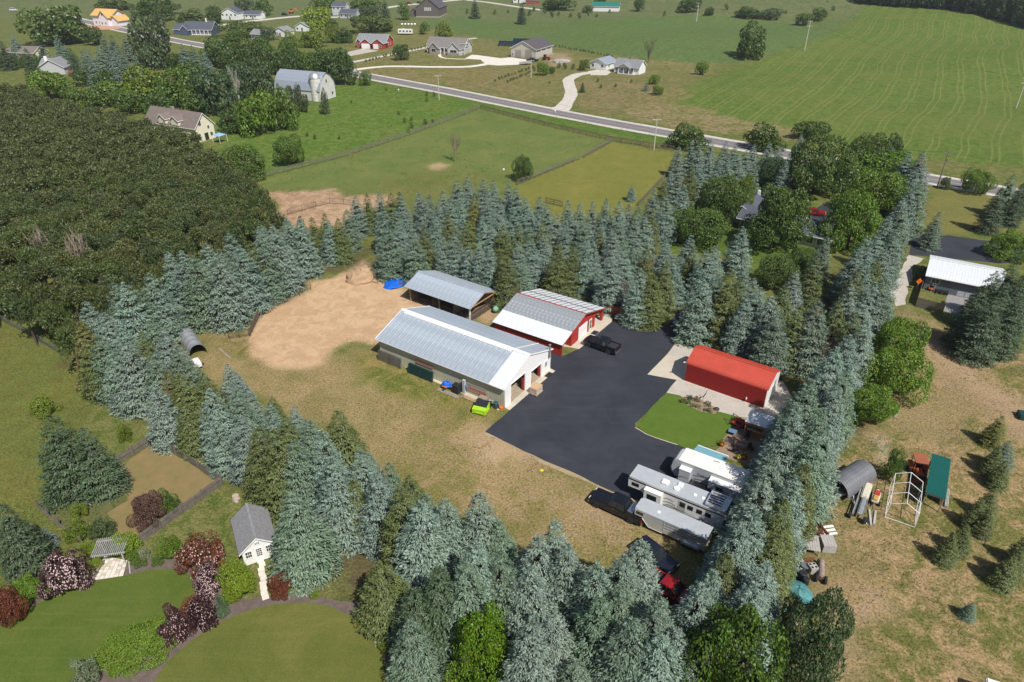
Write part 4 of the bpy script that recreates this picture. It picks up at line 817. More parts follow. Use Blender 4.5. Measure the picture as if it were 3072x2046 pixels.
for x in (0.75, SW - .75):
    for k in range(3): 
        y = 0.7 + k * (SL - 1.4) / 2; zt = SE + .75 * .35
        B((x - .1, x + .1, y - .1, y + .1, 0, zt - .1)).build('post', 'timber' if (k != 0 or x > 2) else 'white_trim', shelter)
        mb = MB()
        for dy in (-1, 1):
            if 0 <= y + dy * .8 <= SL: mb.bar((x, y, zt - 1.0), (x, y + dy * .85, zt - .2), .1, .12)
        mb.build('brace', 'timber', shelter)
    B((x - .06, x + .06, 0.1, SL - .1, SE - .02, SE + .2)).build('beam', 'timber', shelter)
for y in (0.08, SL / 2, SL - .12):
    mb = MB()
    for s in (0, 1): x = s * SW; mb.bar((x + (.1 if not s else -.1), y, SE - .08), (SW / 2, y, SR - .08), .08, .16)
    mb.bar((.7, y, SE + .12), (SW - .7, y, SE + .12), .07, .18); mb.build('truss', 'timber', shelter)
mb = MB()
for z in (.35, .65, .95, 1.25): mb.bar((.75, .6, z), (SW - .75, .6, z), .05, .05)
for x in np.linspace(.75, SW - .75, 6): mb.bar((x, .6, 0), (x, .6, 1.35), .05, .05)
mb.build('pen_panel', 'steel_panel', shelter)
mb = MB()
for z in (.35, .65, .95, 1.25): mb.bar((.75, .6, z), (.75, SL - .7, z), .05, .05)
for y in np.linspace(.6, SL - .7, 9): mb.bar((.75, y, 0), (.75, y, 1.35), .05, .05)
mb.build('pen_panel', 'steel_panel', shelter)
B((SW - .8, SW - .74, .7, SL - .7, .1, 2.3)).build('back_boarding', 'old_timber', shelter)
for k in range(3): B((1, SW - .8, 4.6 * k + 4.4, 4.6 * k + 4.45, .05, 1.7)).build('stall_divider', 'old_timber', shelter)
sheet('shelter_floor', None, mat('trodden_dirt', (0.16, 0.115, 0.08), 0.95, var=0.25, scale=1), 0.008, world=[sf.w(.8, .6).to_2d(), sf.w(SW - .8, .6).to_2d(), sf.w(SW - .8, SL - .6).to_2d(), sf.w(.8, SL - .6).to_2d()])

# ---- red workshop
wf = Fr(t11(1520, 888), t11(1810, 635)); WW, WL, WE, WR = 13.5, 12.4, 2.15, 4.2
shop = thing('red_workshop', 'red steel workshop with silver and white roof and open side bay', 'workshop', wf.o, wf.a)
zt = lambda x: WE + (WR - WE) * (1 - abs(2 * x / WW - 1))
ribbed_wall(shop, 'side_panel', (0, WL), (0, 0), 0.05, WE, 'barn_red', 0.9)
ribbed_wall(shop, 'side_panel', (WW, 4.0), (WW, WL), 0.05, WE, 'barn_red', 0.9)
MB().slab([(0, WL, 0), (WW, WL, 0), (WW, WL, WE), (WW / 2, WL, WR), (0, WL, WE)], (0, .06, 0)).build('back_wall', 'barn_red', shop)
def shop_front(x0, x1, z0, y=0.0):
    q = [(x0, y, z0), (x1, y, z0), (x1, y, zt(x1))] + ([(WW / 2, y, WR)] if x0 < WW / 2 < x1 else []) + [(x0, y, zt(x0))]
    mb = MB(); mb.slab(q, (0, .08, 0))
    for k in range(int((x1 - x0) / .3)): x = x0 + .05 + k * .3; mb.box(x, x + .05, y - .02, y, z0, min(zt(x), zt(x + .05)) - .02)
    mb.build('front_panel', 'barn_red', shop)
for a, b, z in ((3.25, 5.3, 0), (5.3, 8.15, 2.3), (8.15, 8.7, 0), (8.7, 9.7, 2.15), (9.7, 10.9, 0), (10.9, 13.2, 1.95), (13.2, 13.5, 0)): shop_front(a, b, z, 0.25)
MB().slab([(.06, 2.6, 0), (3.2, 2.6, 0), (3.2, 2.6, zt(3.2) - .08), (.06, 2.6, WE - .08)], (0, .06, 0)).build('bay_wall', 'barn_red', shop); B((3.2, 3.27, .3, 2.6, 0, 2.7)).build('bay_wall', 'barn_red', shop)
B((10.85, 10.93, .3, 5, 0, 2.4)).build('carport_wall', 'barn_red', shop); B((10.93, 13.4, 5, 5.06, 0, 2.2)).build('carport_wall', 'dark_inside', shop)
gd = MB()
for k in range(4): gd.box(5.35, 8.1, .14 - .01 * (k % 2), .22, .03 + k * .56, .56 + k * .56)
gd.build('garage_door', 'white_trim', shop)
for k in range(1, 4): B((5.36, 8.09, .125, .14, .035 + k * .56 - .02, .035 + k * .56)).build('door_seam', 'steel_grey', shop)
dd = B((8.72, 9.68, .16, .22, .03, 2.12)).build('entry_door', mat('cream_paint', (0.55, 0.47, 0.33), 0.6), shop); window(dd, 8.9, 9.5, .35, 1.95, .16, cols=1, rows=2)
B((8.3, 9.6, -1.3, -.4, .02, .035)).build('door_mat', 'black_rubber', shop)
B((13.0, 13.5, .1, .5, 0, WE)).build('corner_post', 'barn_red', shop)
s2 = (WR - WE) / (WW / 2); ov = .35; ze2 = WE - ov * s2 + .05; yf2, yb2 = -.25, WL + .2; xb = 2.75; zb = zt(xb) + .05
roof_slope(shop, 'white_roof_panel', (-ov, yf2, ze2), (-ov, yb2, ze2), (xb, yf2, zb), (xb, yb2, zb), 'white_roof', rib=.008)
metal('galv_streaky', (0.47, 0.50, 0.52), 0.4, 0.5, 0.28, 2.2)
roof_slope(shop, 'silver_roof_panel', (xb - .15, yf2, zb + .02), (xb - .15, yb2, zb + .02), (WW / 2, yf2, WR + .08), (WW / 2, yb2, WR + .08), 'galv_streaky', 0.7)
roof_slope(shop, 'white_roof_panel', (WW + ov, yf2, ze2), (WW + ov, yb2, ze2), (WW / 2, yf2, WR + .06), (WW / 2, yb2, WR + .06), 'white_roof', 0.98, rib=.005)
mb = MB(); n = 13
for k in range(n + 1):
    y = yf2 + .02 + (yb2 - yf2 - .1) * k / n; mb.slab([(WW / 2 + .1, y, WR + .09), (WW + ov, y, ze2 + .035), (WW + ov, y + .09, ze2 + .035), (WW / 2 + .1, y + .09, WR + .09)], (0, 0, .03))
for f in (.45, .99): x = WW / 2 + .1 + (WW / 2 + ov - .1) * f; z = WR + .09 + (ze2 - WR - .05) * f; mb.box(x - .05, x + .05, yf2, yb2, z - .03, z + .04)
mb.build('roof_batten', 'black_paint', shop)
B((WW / 2 - .1, WW / 2 + .1, yf2, yb2, WR + .09, WR + .15)).build('ridge_cap', 'barn_red', shop)
for x in (-ov, WW + ov): MB().slab([(x, yf2 - .04, ze2 - .1), (WW / 2, yf2 - .04, WR - .06), (WW / 2, yf2 - .04, WR + .09), (x, yf2 - .04, ze2 + .06)], (0, .04, 0)).build('barge_trim', 'barn_red', shop)
B((WW / 2 + .3, WW / 2 + .5, WL - .3, WL - .1, WR, WR + .6)).build('vent_pipe', 'steel_grey', shop)

# ---- red metal garage
gf = Fr(qQ(600, 715), qQ(1530, 1040)); GL, GWd = 11.3, 5.5
gar = thing('red_garage', 'bright red metal garage with rounded eaves and ribbed siding', 'garage', gf.o, gf.a)
mat('red_roof', (0.50, 0.075, 0.048), 0.55, var=0.08, scale=0.5, spec=0.3); mat('red_side_shaded', (0.25, 0.02, 0.016), 0.6, var=0.08, spec=0.2)  # one red metal: wall shading put into the colour, darker than the roof
prof = [(0, .12), (0, 2.95), (.1, 3.15), (.3, 3.32), (2.75, 4.32), (5.2, 3.32), (5.4, 3.15), (5.5, 2.95), (5.5, .12)]
for y, sgn in ((0, -1), (GWd, 1)):
    for k in range(13):
        z0 = .12 + k * .218; yo = y + sgn * .07
        MB().prism([(min(y, y - sgn * .03), z0), (max(y, y - sgn * .03), z0), (yo if sgn > 0 else y, z0 + .03) if sgn > 0 else (max(y, y - sgn * .03), z0 + .215), (y, z0 + .215) if sgn > 0 else (y, z0 + .215), (y - sgn * .03, z0 + .215) if sgn > 0 else (yo, z0 + .03)], 'x', 0.02, GL - .02).build('siding_course', 'red_side_shaded', gar)
for sgn in (0, 1):
    pts = [(0, 2.95), (.1, 3.15), (.3, 3.32)] + [(.3 + 2.45 * k / 7, 3.32 + 1.0 * k / 7) for k in range(1, 8)]
    for (a, za), (b, zb2) in zip(pts[:-1], pts[1:]):
        if sgn: a, b = GWd - a, GWd - b
        mb = MB(); mb.slab([(-.15, a, za), (GL + .15, a, za), (GL + .15, b, zb2), (-.15, b, zb2)], (0, 0, .035))
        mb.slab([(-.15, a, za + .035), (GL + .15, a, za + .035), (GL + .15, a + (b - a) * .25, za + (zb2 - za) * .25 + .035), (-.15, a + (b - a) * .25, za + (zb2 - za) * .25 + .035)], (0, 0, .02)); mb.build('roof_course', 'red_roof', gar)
B((-.15, GL + .15, GWd / 2 - .12, GWd / 2 + .12, 4.35, 4.4)).build('ridge_cap', 'red_roof', gar)
for x, m2 in ((0.0, 'white_trim'), (GL - .04, 'white_trim')): MB().prism(prof, 'x', x, x + .04).build('end_wall', m2, gar)
for k in range(5): B((-.03, 0, 1.2, 4.3, .05 + k * .5, .52 + k * .5)).build('roller_door_slat', 'white_steel', gar)
for k in range(5): B((GL, GL + .03, 1.0, 3.2, .05 + k * .45, .47 + k * .45)).build('roller_door_slat', 'white_steel', gar)
mb = MB(); mb.tube((8.9, -.02, .75), (8.9, -.22, .75), .07).tube((8.9, -.22, .6), (8.9, -.22, .95), .08); mb.build('wall_vent', 'white_trim', gar)
B((0, GL, -.05, GWd + .05, 0, .118)).build('concrete_base', 'concrete', gar)
mb = MB(); mb.tube((-.05, .05, 3.0), (-.4, .05, 3.05), .03); mb.box(-.5, -.3, -.05, .15, 2.9, 3.02); mb.build('flood_light', 'white_trim', gar)
B((-.2, GL + .2, -.14, -.06, 0, .05)).build('base_kerb', 'concrete_white', gar)

# ================================================================== VEHICLES
def bevel_mesh(me, off=0.05, seg=2):
    bm = bmesh.new(); bm.from_mesh(me); bmesh.ops.remove_doubles(bm, verts=bm.verts, dist=1e-4)
    bmesh.ops.bevel(bm, geom=[e for e in bm.edges if len(e.link_faces) == 2 and e.calc_face_angle(0) > R(28)], offset=off, segments=seg, affect='EDGES', clamp_overlap=True); bm.to_mesh(me); bm.free()
    me.polygons.foreach_set('use_smooth', [True] * len(me.polygons))
    if hasattr(me, 'set_sharp_from_angle'): me.set_sharp_from_angle(angle=R(40))
def bbuild(mb, name, m, parent, off=0.05, seg=2, label=None):
    o = mb.build(name, m, parent, label=label); bevel_mesh(o.data, off, seg); return o
mat('car_black', (0.012, 0.014, 0.02), 0.12, 0.2, var=0.1, spec=0.7); mat('car_navy', (0.015, 0.02, 0.032), 0.12, 0.2, var=0.1, spec=0.7); mat('car_red', (0.30, 0.012, 0.016), 0.18, 0.1, spec=0.6)
mat('car_silver', (0.30, 0.32, 0.33), 0.25, 0.5); mat('car_white', (0.78, 0.78, 0.77), 0.25); mat('rim', (0.55, 0.56, 0.58), 0.3, 0.8); mat('lamp_clear', (0.75, 0.75, 0.7), 0.15); mat('lamp_red', (0.35, 0.01, 0.01), 0.25)
mat('chrome', (0.62, 0.63, 0.64), 0.2, 0.9); mat('trailer_alu', (0.63, 0.66, 0.69), 0.4, 0.4, var=0.06, scale=1.2); mat('trailer_white', (0.76, 0.76, 0.75), 0.4, var=0.05); mat('rv_grey', (0.44, 0.46, 0.49), 0.45, var=0.05); mat('rv_roof', (0.80, 0.79, 0.75), 0.6, var=0.05, scale=1.5)
mat('bed_liner', (0.03, 0.03, 0.032), 0.9)
TYRE = MB().lathe([(.22, -.13), (.36, -.13), (.40, -.09), (.40, .09), (.36, .13), (.22, .13)], n=18, axis='y').mesh('tyre', 'black_rubber', True)
RIM = MB().lathe([(.0, -.06), (.07, -.09), (.1, -.05), (.21, -.06), (.27, -.135), (.27, .135), (.21, .06), (.1, .05), (.07, .09), (.0, .06)], n=14, axis='y').mesh('rim', 'rim', True)
def wheel(parent, x, y, r=0.40, w=1.0, name='wheel'):
    t = obj('tyre' if name == 'tyre' else 'wheel', TYRE, parent, (x, y, r), sc=(r / .4, w, r / .4)); obj('rim', RIM, t); return t
def arch(cx, r, z0, n=7): return [(cx + r * math.cos(math.pi * k / (n - 1)), z0 + r * math.sin(math.pi * k / (n - 1))) for k in range(n)]
def car(name, label, cat, loc, rz, paint, kind='pickup', L=5.9, Wd=2.0, H=1.9, wb=3.75, r=.41, bedbox=False):
    """x forward, origin on the ground at mid-length"""
    t = thing(name, label, cat, loc, rz); h2 = L / 2; w2 = Wd / 2; xf = h2 - 0.95; xr = xf - wb; belt = H * 0.6; sill = .42
    lower = [(-h2 + .05, sill + .12), (-h2, belt * .8)] + ([(-h2 + .02, belt), (-1.15 * L / 5.9, belt)] if kind == 'pickup' else [(-h2 + .12, belt)]) + [(h2 * .38, belt + .02), (h2 - .15, belt - .08), (h2, belt - .3), (h2 - .02, sill + .1), (h2 - .2, sill - .08)]
    lower += arch(xf, r + .07, sill - .1) + arch(xr, r + .07, sill - .1) + [(-h2 + .3, sill - .06)]
    body = MB().prism(lower, 'y', -w2, w2); bbuild(body, 'body', paint, t, .05)
    c0, c1 = (h2 * .38, -1.15 * L / 5.9) if kind == 'pickup' else (h2 * .40, -h2 + .15)
    rf0, rf1 = c0 - .75, c1 + (.18 if kind == 'pickup' else .42); wi = w2 - .09; wr = w2 - .27
    MB().hexa([(c1, -wi, belt - .02), (c0, -wi, belt - .02), (c0, wi, belt - .02), (c1, wi, belt - .02)], [(rf1, -wr, H - .06), (rf0, -wr, H - .06), (rf0, wr, H - .06), (rf1, wr, H - .06)]).build('glass_house', 'glass_dark', t)
    bbuild(MB().hexa([(rf1 - .06, -wr - .04, H - .09), (rf0 + .06, -wr - .04, H - .09), (rf0 + .06, wr + .04, H - .09), (rf1 - .06, wr + .04, H - .09)], [(rf1 + .05, -wr + .03, H), (rf0 - .1, -wr + .03, H), (rf0 - .1, wr - .03, H), (rf1 + .05, wr - .03, H)]), 'roof', paint, t, .03)
    pil = MB()
    for s in (-1, 1):
        pil.bar((c0, s * (wi + .01), belt - .02), (rf0, s * (wr + .01), H - .06), .07); pil.bar((c1, s * (wi + .01), belt - .02), (rf1, s * (wr + .01), H - .06), .1)
        n = 2 if kind != 'pickup' else 1
        for k in range(1, n + 1): f = k / (n + 1); xa = c0 + (c1 - c0) * (f * .9 + .08); xb = rf0 + (rf1 - rf0) * (f * .9 + .05); pil.bar((xa, s * (wi + .012), belt - .02), (xb, s * (wr + .012), H - .06), .08)
    pil.build('pillar', paint, t)
    if kind == 'pickup':
        x0, x1 = -h2 + .12, c1 - .05
        B((x0, x1, -w2 + .16, w2 - .16, belt + .001, belt + .012)).build('bed_floor', 'bed_liner', t)
        B((x0 - .08, x1, -w2 + .03, -w2 + .15, belt, belt + .16), (x0 - .08, x1, w2 - .15, w2 - .03, belt, belt + .16), (x1 - .02, x1 + .06, -w2 + .1, w2 - .1, belt, belt + .18)).build('bed_rail', paint, t)
        B((x0 - .1, x0, -w2 + .1, w2 - .1, belt - .35, belt + .15)).build('tailgate', paint, t)
        if bedbox: B((x1 - .75, x1 - .1, -w2 + .2, w2 - .2, belt + .02, belt + .28)).build('tool_box', 'chrome', t)
    else:
        for s in (-1, 1): B((rf1 + .2, rf0 - .2, s * (wr - .08) - .02, s * (wr - .08) + .02, H + .0, H + .05)).build('roof_rail', 'black_paint', t)
    for s in (-1, 1):
        B((h2 - .16, h2 - .02, s * (w2 - .25) - .2, s * (w2 - .25) + .2, belt - .34, belt - .16)).build('headlight', 'lamp_clear', t)
        B((-h2 - .01, -h2 + .06, s * (w2 - .1) - .09, s * (w2 - .1) + .09, belt - .42, belt - .1)).build('tail_light', 'lamp_red', t)
        mb = MB(); mb.box(c0 - .35, c0 - .2, s * (w2 + .13) - .11, s * (w2 + .13) + .11, belt - .02, belt + .18); mb.build('mirror', paint, t)
        B((c0 - 1.1, c0 - .95, s * (w2 + .008) - .012, s * (w2 + .008) + .012, belt - .2, belt - .16)).build('door_handle', 'chrome', t)
        for x in (xf, xr): wheel(t, x, s * (w2 - .09), r)
    B((h2 - .05, h2 + .06, -w2 + .06, w2 - .06, sill - .02, sill + .2)).build('front_bumper', 'chrome' if kind == 'pickup' else paint, t); B((-h2 - .1, -h2 + .04, -w2 + .1, w2 - .1, sill, sill + .18)).build('rear_bumper', 'chrome' if kind == 'pickup' else paint, t)
    B((h2 - .03, h2 + .01, -w2 + .5, w2 - .5, sill + .22, belt - .2)).build('grille', 'black_paint', t)
    return t
def car_by_wheels(fw, rw, side, wb, Wd, **kw):
    """near-side wheel contact points in the photo (front, rear); side=+1 if the near side is the car's left"""
    a, b = P(*fw), P(*rw); d = (a - b); d.z = 0; ang = math.atan2(d.y, d.x); u = d.normalized(); left = Vector((-u.y, u.x, 0)); L = kw.get('L', 5.9)
    mid = (a + b) / 2 - left * side * (Wd / 2 - .13); mid = mid - u * ((L / 2 - .95) - wb / 2); mid.z = 0.012
    return car(loc=mid, rz=ang, wb=wb, Wd=Wd, **kw)
car_by_wheels(t11(1705, 825), t11(1835, 872), 1, 3.5, 1.98, name='pickup_truck', label='black crew-cab pickup parked alone on the blacktop', cat='pickup', paint='car_black', L=5.7)
car_by_wheels(t12(1755, 362), t12(1990, 472), 1, 4.15, 2.05, name='pickup_truck', label='black pickup hitched to the silver stock trailer', cat='pickup', paint='car_black', L=6.4, H=1.98, r=.43, bedbox=True)
c = P(*t12(2165, 690), z=.8); c.z = .01; car('station_wagon', 'dark blue wagon parked behind the bottom row of spruces', 'car', c, R(-50), 'car_navy', 'wagon', L=4.8, Wd=1.9, H=1.7, wb=2.8, r=.36)
c = P(*qJ(385, 395), z=.9); c.z = .01; car('pickup_truck', 'dark red pickup half hidden by the spruces', 'pickup', c, R(-42), 'car_red', L=5.6, Wd=1.95, H=1.8, wb=3.4)
c = P(*qV(1340, 860), z=1.2); c.z = .012; car('sedan_car', 'dark sedan squeezed between the two white trailers', 'car', c, R(147), 'car_black', 'sedan', L=4.7, Wd=1.85, H=1.5, wb=2.8, r=.34)

# ---- white travel trailer
tf = Fr(qV(1085, 520), qV(1890, 775), z=3.0); tf.a = R(-33); tf = tf
def refr(f, ang): f.a = ang; f.ex = Vector((math.cos(ang), math.sin(ang), 0)); f.ey = Vector((-math.sin(ang), math.cos(ang), 0)); return f
refr(tf, R(-33))
rv = thing('travel_trailer', 'white travel trailer with grey sides and an open teal awning', 'trailer', tf.o, tf.a)
side = [(0.55, .55), (8.9, .55), (8.9, 3.0), (1.0, 3.0), (.45, 2.85), (.12, 2.45), (0, 1.9), (.12, 1.1)]
bbuild(MB().prism(side, 'y', 0, 2.5), 'body', 'rv_grey', rv, .06)
bbuild(MB().prism([(.95, 2.98), (8.92, 2.98), (8.92, 3.08), (1.0, 3.08), (.7, 3.03)], 'y', -.03, 2.53), 'roof', 'rv_roof', rv, .03)
bbuild(MB().prism([(1.0, 3.0), (.45, 2.88), (.1, 2.47), (-.03, 1.9), (-.03, 1.3), (.05, 1.3), (.08, 1.9), (.2, 2.4), (.5, 2.8), (1.0, 2.93)], 'y', .25, 2.25), 'front_cap', 'trailer_white', rv, .03)
B((0.02, .1, .5, 2.0, 1.75, 2.3)).build('front_window', 'glass_dark', rv)
s1 = bbuild(B((1.2, 2.5, -.75, .02, .75, 2.45)), 'slide_out', 'rv_grey', rv, .03); B((1.17, 2.53, -.78, .02, 2.45, 2.5)).build('slide_roof', 'trailer_white', s1)
s2 = bbuild(B((4.7, 8.3, -.95, .02, .75, 2.5)), 'slide_out', 'rv_grey', rv, .03); B((4.67, 8.33, -.98, .02, 2.5, 2.55)).build('slide_roof', 'trailer_white', s2)
for x0, x1 in ((5.6, 6.4),): 
    w = B((x0, x1, -.97, -.95, 1.7, 2.15)).build('window', 'black_paint', s2); B((x0 + .05, x1 - .05, -.98, -.97, 1.75, 2.1)).build('pane', 'glass_dark', w)
mb = MB()
for x0, x1, y, z0, dz in ((4.9, 6.6, -.956, 1.2, .35), (6.2, 8.0, -.956, 1.5, .4), (5.5, 7.8, -.956, .95, .3), (1.3, 2.4, -.756, 1.3, .25), (2.7, 4.5, -.006, 1.6, .25), (2.8, 4.4, -.006, 1.15, .2)):
    k = 8
    for i in range(k):
        fa, fb = i / k, (i + 1) / k; za, zb = z0 + dz * math.sin(fa * 2.2), z0 + dz * math.sin(fb * 2.2); wa, wb_ = .05 * (1 - fa) + .008, .05 * (1 - fb) + .008
        mb.quad((x0 + (x1 - x0) * fa, y, za - wa), (x0 + (x1 - x0) * fb, y, zb - wb_), (x0 + (x1 - x0) * fb, y, zb + wb_), (x0 + (x1 - x0) * fa, y, za + wa))
mb.build('swoosh_decal', 'black_paint', rv, kind='stuff')
for x, y, s in ((2.0, 1.7, .35), (3.4, 1.6, .35), (5.2, 1.0, .2)): bbuild(B((x, x + s, y, y + s, 3.08, 3.16)), 'roof_vent', 'white_trim', rv, .03)
bbuild(B((6.4, 7.4, .8, 1.55, 3.08, 3.34)), 'roof_air_conditioner', 'white_trim', rv, .07)
mb = MB(); mb.bar((4.2, 1.9, 3.12), (4.9, 2.0, 3.14), .06); mb.build('aerial', 'steel_grey', rv)
aw = MB().slab([(1.5, 2.55, 2.85), (5.2, 2.55, 2.85), (5.2, 4.6, 2.3), (1.5, 4.6, 2.3)], (0, 0, .03)).build('awning', mat('awning_teal', (0.20, 0.42, 0.50), 0.7, var=0.06), rv)
B((1.5, 5.2, 4.55, 4.65, 2.27, 2.36)).build('awning_roller', 'white_trim', aw)
mb = MB()
for k in range(1, 4): z = 2.885 - .55 * k / 4; y = 2.55 + 2.05 * k / 4; mb.slab([(1.5, y, z), (5.2, y, z), (5.2, y + .05, z - .013), (1.5, y + .05, z - .013)], (0, 0, .006))
mb.build('awning_stripe', mat('awning_dark', (0.10, 0.26, 0.33), .7), aw)
for x in (1.5, 5.2): mb = MB(); mb.bar((x, 2.52, 1.1), (x, 4.6, 2.3), .05); mb.build('awning_arm', 'white_trim', rv)
for x in (4.7, 5.6):
    for y in (.12, 2.38): wheel(rv, x, y, .36)
mb = MB(); mb.bar((.6, .5, .5), (-.9, 1.25, .5), .1); mb.bar((.6, 2.0, .5), (-.9, 1.25, .5), .1); mb.tube((-.6, 1.25, .0), (-.6, 1.25, .8), .05); mb.build('hitch_frame', 'black_paint', rv)
for y in (1.05, 1.45): MB().lathe([(.0, 0), (.16, .02), (.17, .4), (.1, .5), (.04, .56)], (-.15, y, .55), 10).build('gas_bottle', 'trailer_white', rv, True)
def lettering(text, m, parent, loc, rot, size):
    cu = bpy.data.curves.new('lettering', 'FONT'); cu.body = text; cu.size = size; cu.extrude = 0.002; tmp = bpy.data.objects.new('tmp', cu); COL.objects.link(tmp)
    dg = bpy.context.evaluated_depsgraph_get(); me = bpy.data.meshes.new_from_object(tmp.evaluated_get(dg)); bpy.data.objects.remove(tmp); me.materials.clear(); me.materials.append(MATS[m])
    return obj('lettering', me, parent, loc, rot)
lettering('Outback', 'black_paint', rv, (3.1, -.012, 1.9), (R(90), 0, 0), .42)

# ---- silver gooseneck horse trailer with living quarters
hf = refr(Fr(qV(570, 735), qV(1690, 1190), z=3.0), R(-33)); HL = 10.9
ht = thing('horse_trailer', 'long silver gooseneck horse trailer with a slide-out and roof rack', 'trailer', hf.o, hf.a)
side = [(2.3, .55), (HL, .55), (HL, 2.95), (0.25, 2.95), (0.0, 2.7), (0.05, 1.55), (1.6, 1.55), (2.0, 1.3)]
bbuild(MB().prism(side, 'y', 0, 2.35), 'body', 'trailer_white', ht, .05)
bbuild(B((0.1, HL + .02, -.02, 2.37, 2.95, 3.06)), 'roof', 'trailer_alu', ht, .03)
B((.1, HL, -.035, -.005, 2.68, 2.82)).build('dark_stripe', 'black_paint', ht)
so_ = bbuild(B((2.2, 4.2, -.7, .02, .85, 2.6)), 'slide_out', 'trailer_white', ht, .03); B((2.17, 4.23, -.73, .02, 2.6, 2.66)).build('slide_roof', 'rv_roof', so_)
w = B((2.6, 3.7, -.72, -.7, 1.5, 2.25)).build('window', 'black_paint', so_); B((2.65, 3.65, -.73, -.72, 1.55, 2.2)).build('pane', 'glass_dark', w)
for x0, x1, z0, z1 in ((.5, 1.35, 1.95, 2.4), (6.1, 6.7, 1.7, 2.35), (7.0, 7.6, 1.75, 2.3), (8.0, 8.6, 1.75, 2.3), (8.95, 9.55, 1.75, 2.3)):
    w = B((x0, x1, -.03, 0, z0, z1)).build('window', 'black_paint', ht); B((x0 + .05, x1 - .05, -.04, -.03, z0 + .05, z1 - .05)).build('pane', 'glass_dark', w)
dr_ = B((5.95, 6.8, -.025, 0, .65, 2.5)).build('entry_door', 'trailer_alu', ht)
mb = MB()
for x0, x1, z0 in ((4.3, 5.4, 1.9), (4.3, 5.7, 1.45), (4.4, 6.0, 1.1), (4.3, 9.6, .95)): 
    for i in range(6): fa, fb = i / 6, (i + 1) / 6; za = z0 + .18 * math.sin(fa * 3); zb = z0 + .18 * math.sin(fb * 3); mb.quad((x0 + (x1 - x0) * fa, -.028, za - .03), (x0 + (x1 - x0) * fb, -.028, zb - .03), (x0 + (x1 - x0) * fb, -.028, zb + .03), (x0 + (x1 - x0) * fa, -.028, za + .03))
mb.build('swoosh_decal', 'black_paint', ht, kind='stuff')
bbuild(B((3.5, 4.3, .75, 1.5, 3.06, 3.34)), 'roof_air_conditioner', 'white_trim', ht, .08)
MB().lathe([(0, 0), (.3, .02), (.34, .12), (.1, .16), (0, .17)], (5.3, .9, 3.06), 14).build('satellite_dome', 'white_trim', ht, True)
MB().slab([(5.2, 1.3, 3.1), (5.75, 1.3, 3.1), (5.8, 1.75, 3.35), (5.25, 1.75, 3.35)], (0, -.02, .03)).build('satellite_dish', 'white_trim', ht)
mb = MB(); mb.bar((4.6, 1.5, 3.1), (5.6, 1.1, 3.16), .05); mb.build('aerial', 'white_trim', ht)
for x in (7.3, 8.2): MB().lathe([(.2, 0), (.2, .06), (.12, .09), (.12, .02)], (x, 1.1, 3.06), 12).build('roof_vent', 'white_trim', ht)
hay = B((8.75, 10.9, .1, 2.25, 3.12, 3.2)).build('roof_rack', 'black_paint', ht)
mb = MB(); mb.box(8.7, 10.95, .05, .14, 3.2, 3.5); mb.box(8.7, 10.95, 2.2, 2.3, 3.2, 3.5); mb.box(8.7, 8.78, .14, 2.2, 3.2, 3.5); mb.box(10.87, 10.95, .14, 2.2, 3.2, 3.5)
for k in range(5): y = .35 + k * .38; mb.box(8.8, 10.3, y, y + .16, 3.3, 3.36)
mb.build('rack_rail', 'trailer_alu', hay)
B((10.3, 10.87, .14, 2.2, 3.3, 3.38)).build('rack_panel', 'trailer_alu', hay)
for x in (7.3, 8.2):
    for y in (.1, 2.25): wheel(ht, x, y, .38)
MB().prism([(6.75, .6), (8.75, .6), (8.65, .95), (8.4, 1.1), (7.1, 1.1), (6.85, .95)], 'y', -.09, -.0).build('fender', 'trailer_alu', ht)
mb = MB(); mb.tube((.9, 1.15, .9), (.9, 1.15, 1.6), .07); mb.bar((2.0, .2, 0), (2.0, .2, 1.4), .09); mb.bar((2.0, 2.1, 0), (2.0, 2.1, 1.4), .09); mb.build('landing_leg', 'steel_grey', ht)

# ---- stock trailer
kf = refr(Fr(qV(645, 1115), qV(1450, 1475), z=2.35), R(-33.5)); KL = 7.9
st = thing('stock_trailer', 'silver slat-sided gooseneck stock trailer behind the black pickup', 'trailer', kf.o, kf.a)
bbuild(MB().prism([(0.0, 1.45), (0.9, 1.45), (1.75, .6), (3.3, .6), (3.3, 2.3), (0.0, 2.3)], 'y', 0, 2.0), 'nose', 'trailer_alu', st, .04)
bbuild(MB().prism([(-.05, .25), (.35, -.02), (KL, -.02), (KL, 2.02), (.35, 2.02), (-.05, 1.75)], 'z', 2.3, 2.38), 'roof', 'trailer_alu', st, .03)
for y in (0.0, 1.96):
    for z0, z1 in ((.6, 1.25), (1.37, 1.62), (1.74, 1.95), (2.08, 2.3)): B((3.3, KL, y, y + .04, z0, z1)).build('side_slat', 'trailer_alu', st)
    for x in (3.32, 4.7, 6.1, KL - .06): B((x, x + .08, y - .015, y + .055, .6, 2.3)).build('side_post', 'trailer_alu', st)
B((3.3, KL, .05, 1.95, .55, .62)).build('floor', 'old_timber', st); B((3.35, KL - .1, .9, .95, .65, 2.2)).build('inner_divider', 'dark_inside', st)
w = B((.2, 1.0, -.02, 0, 1.75, 2.1)).build('window', 'black_paint', st); B((.25, .95, -.03, -.02, 1.8, 2.05)).build('pane', 'glass_dark', w)
bbuild(B((2.2, 2.55, .7, 1.0, 2.38, 2.46)), 'roof_vent', 'white_trim', st, .02)
MB().prism([(0.9, 1.38), (1.72, .52), (3.3, .52), (3.3, .6), (1.76, .6), (.95, 1.45)], 'y', -.025, -.0).build('nose_trim', 'white_trim', st)
for x in (5.9, 6.8):
    for y in (.0, 2.0): wheel(st, x, y, .36)
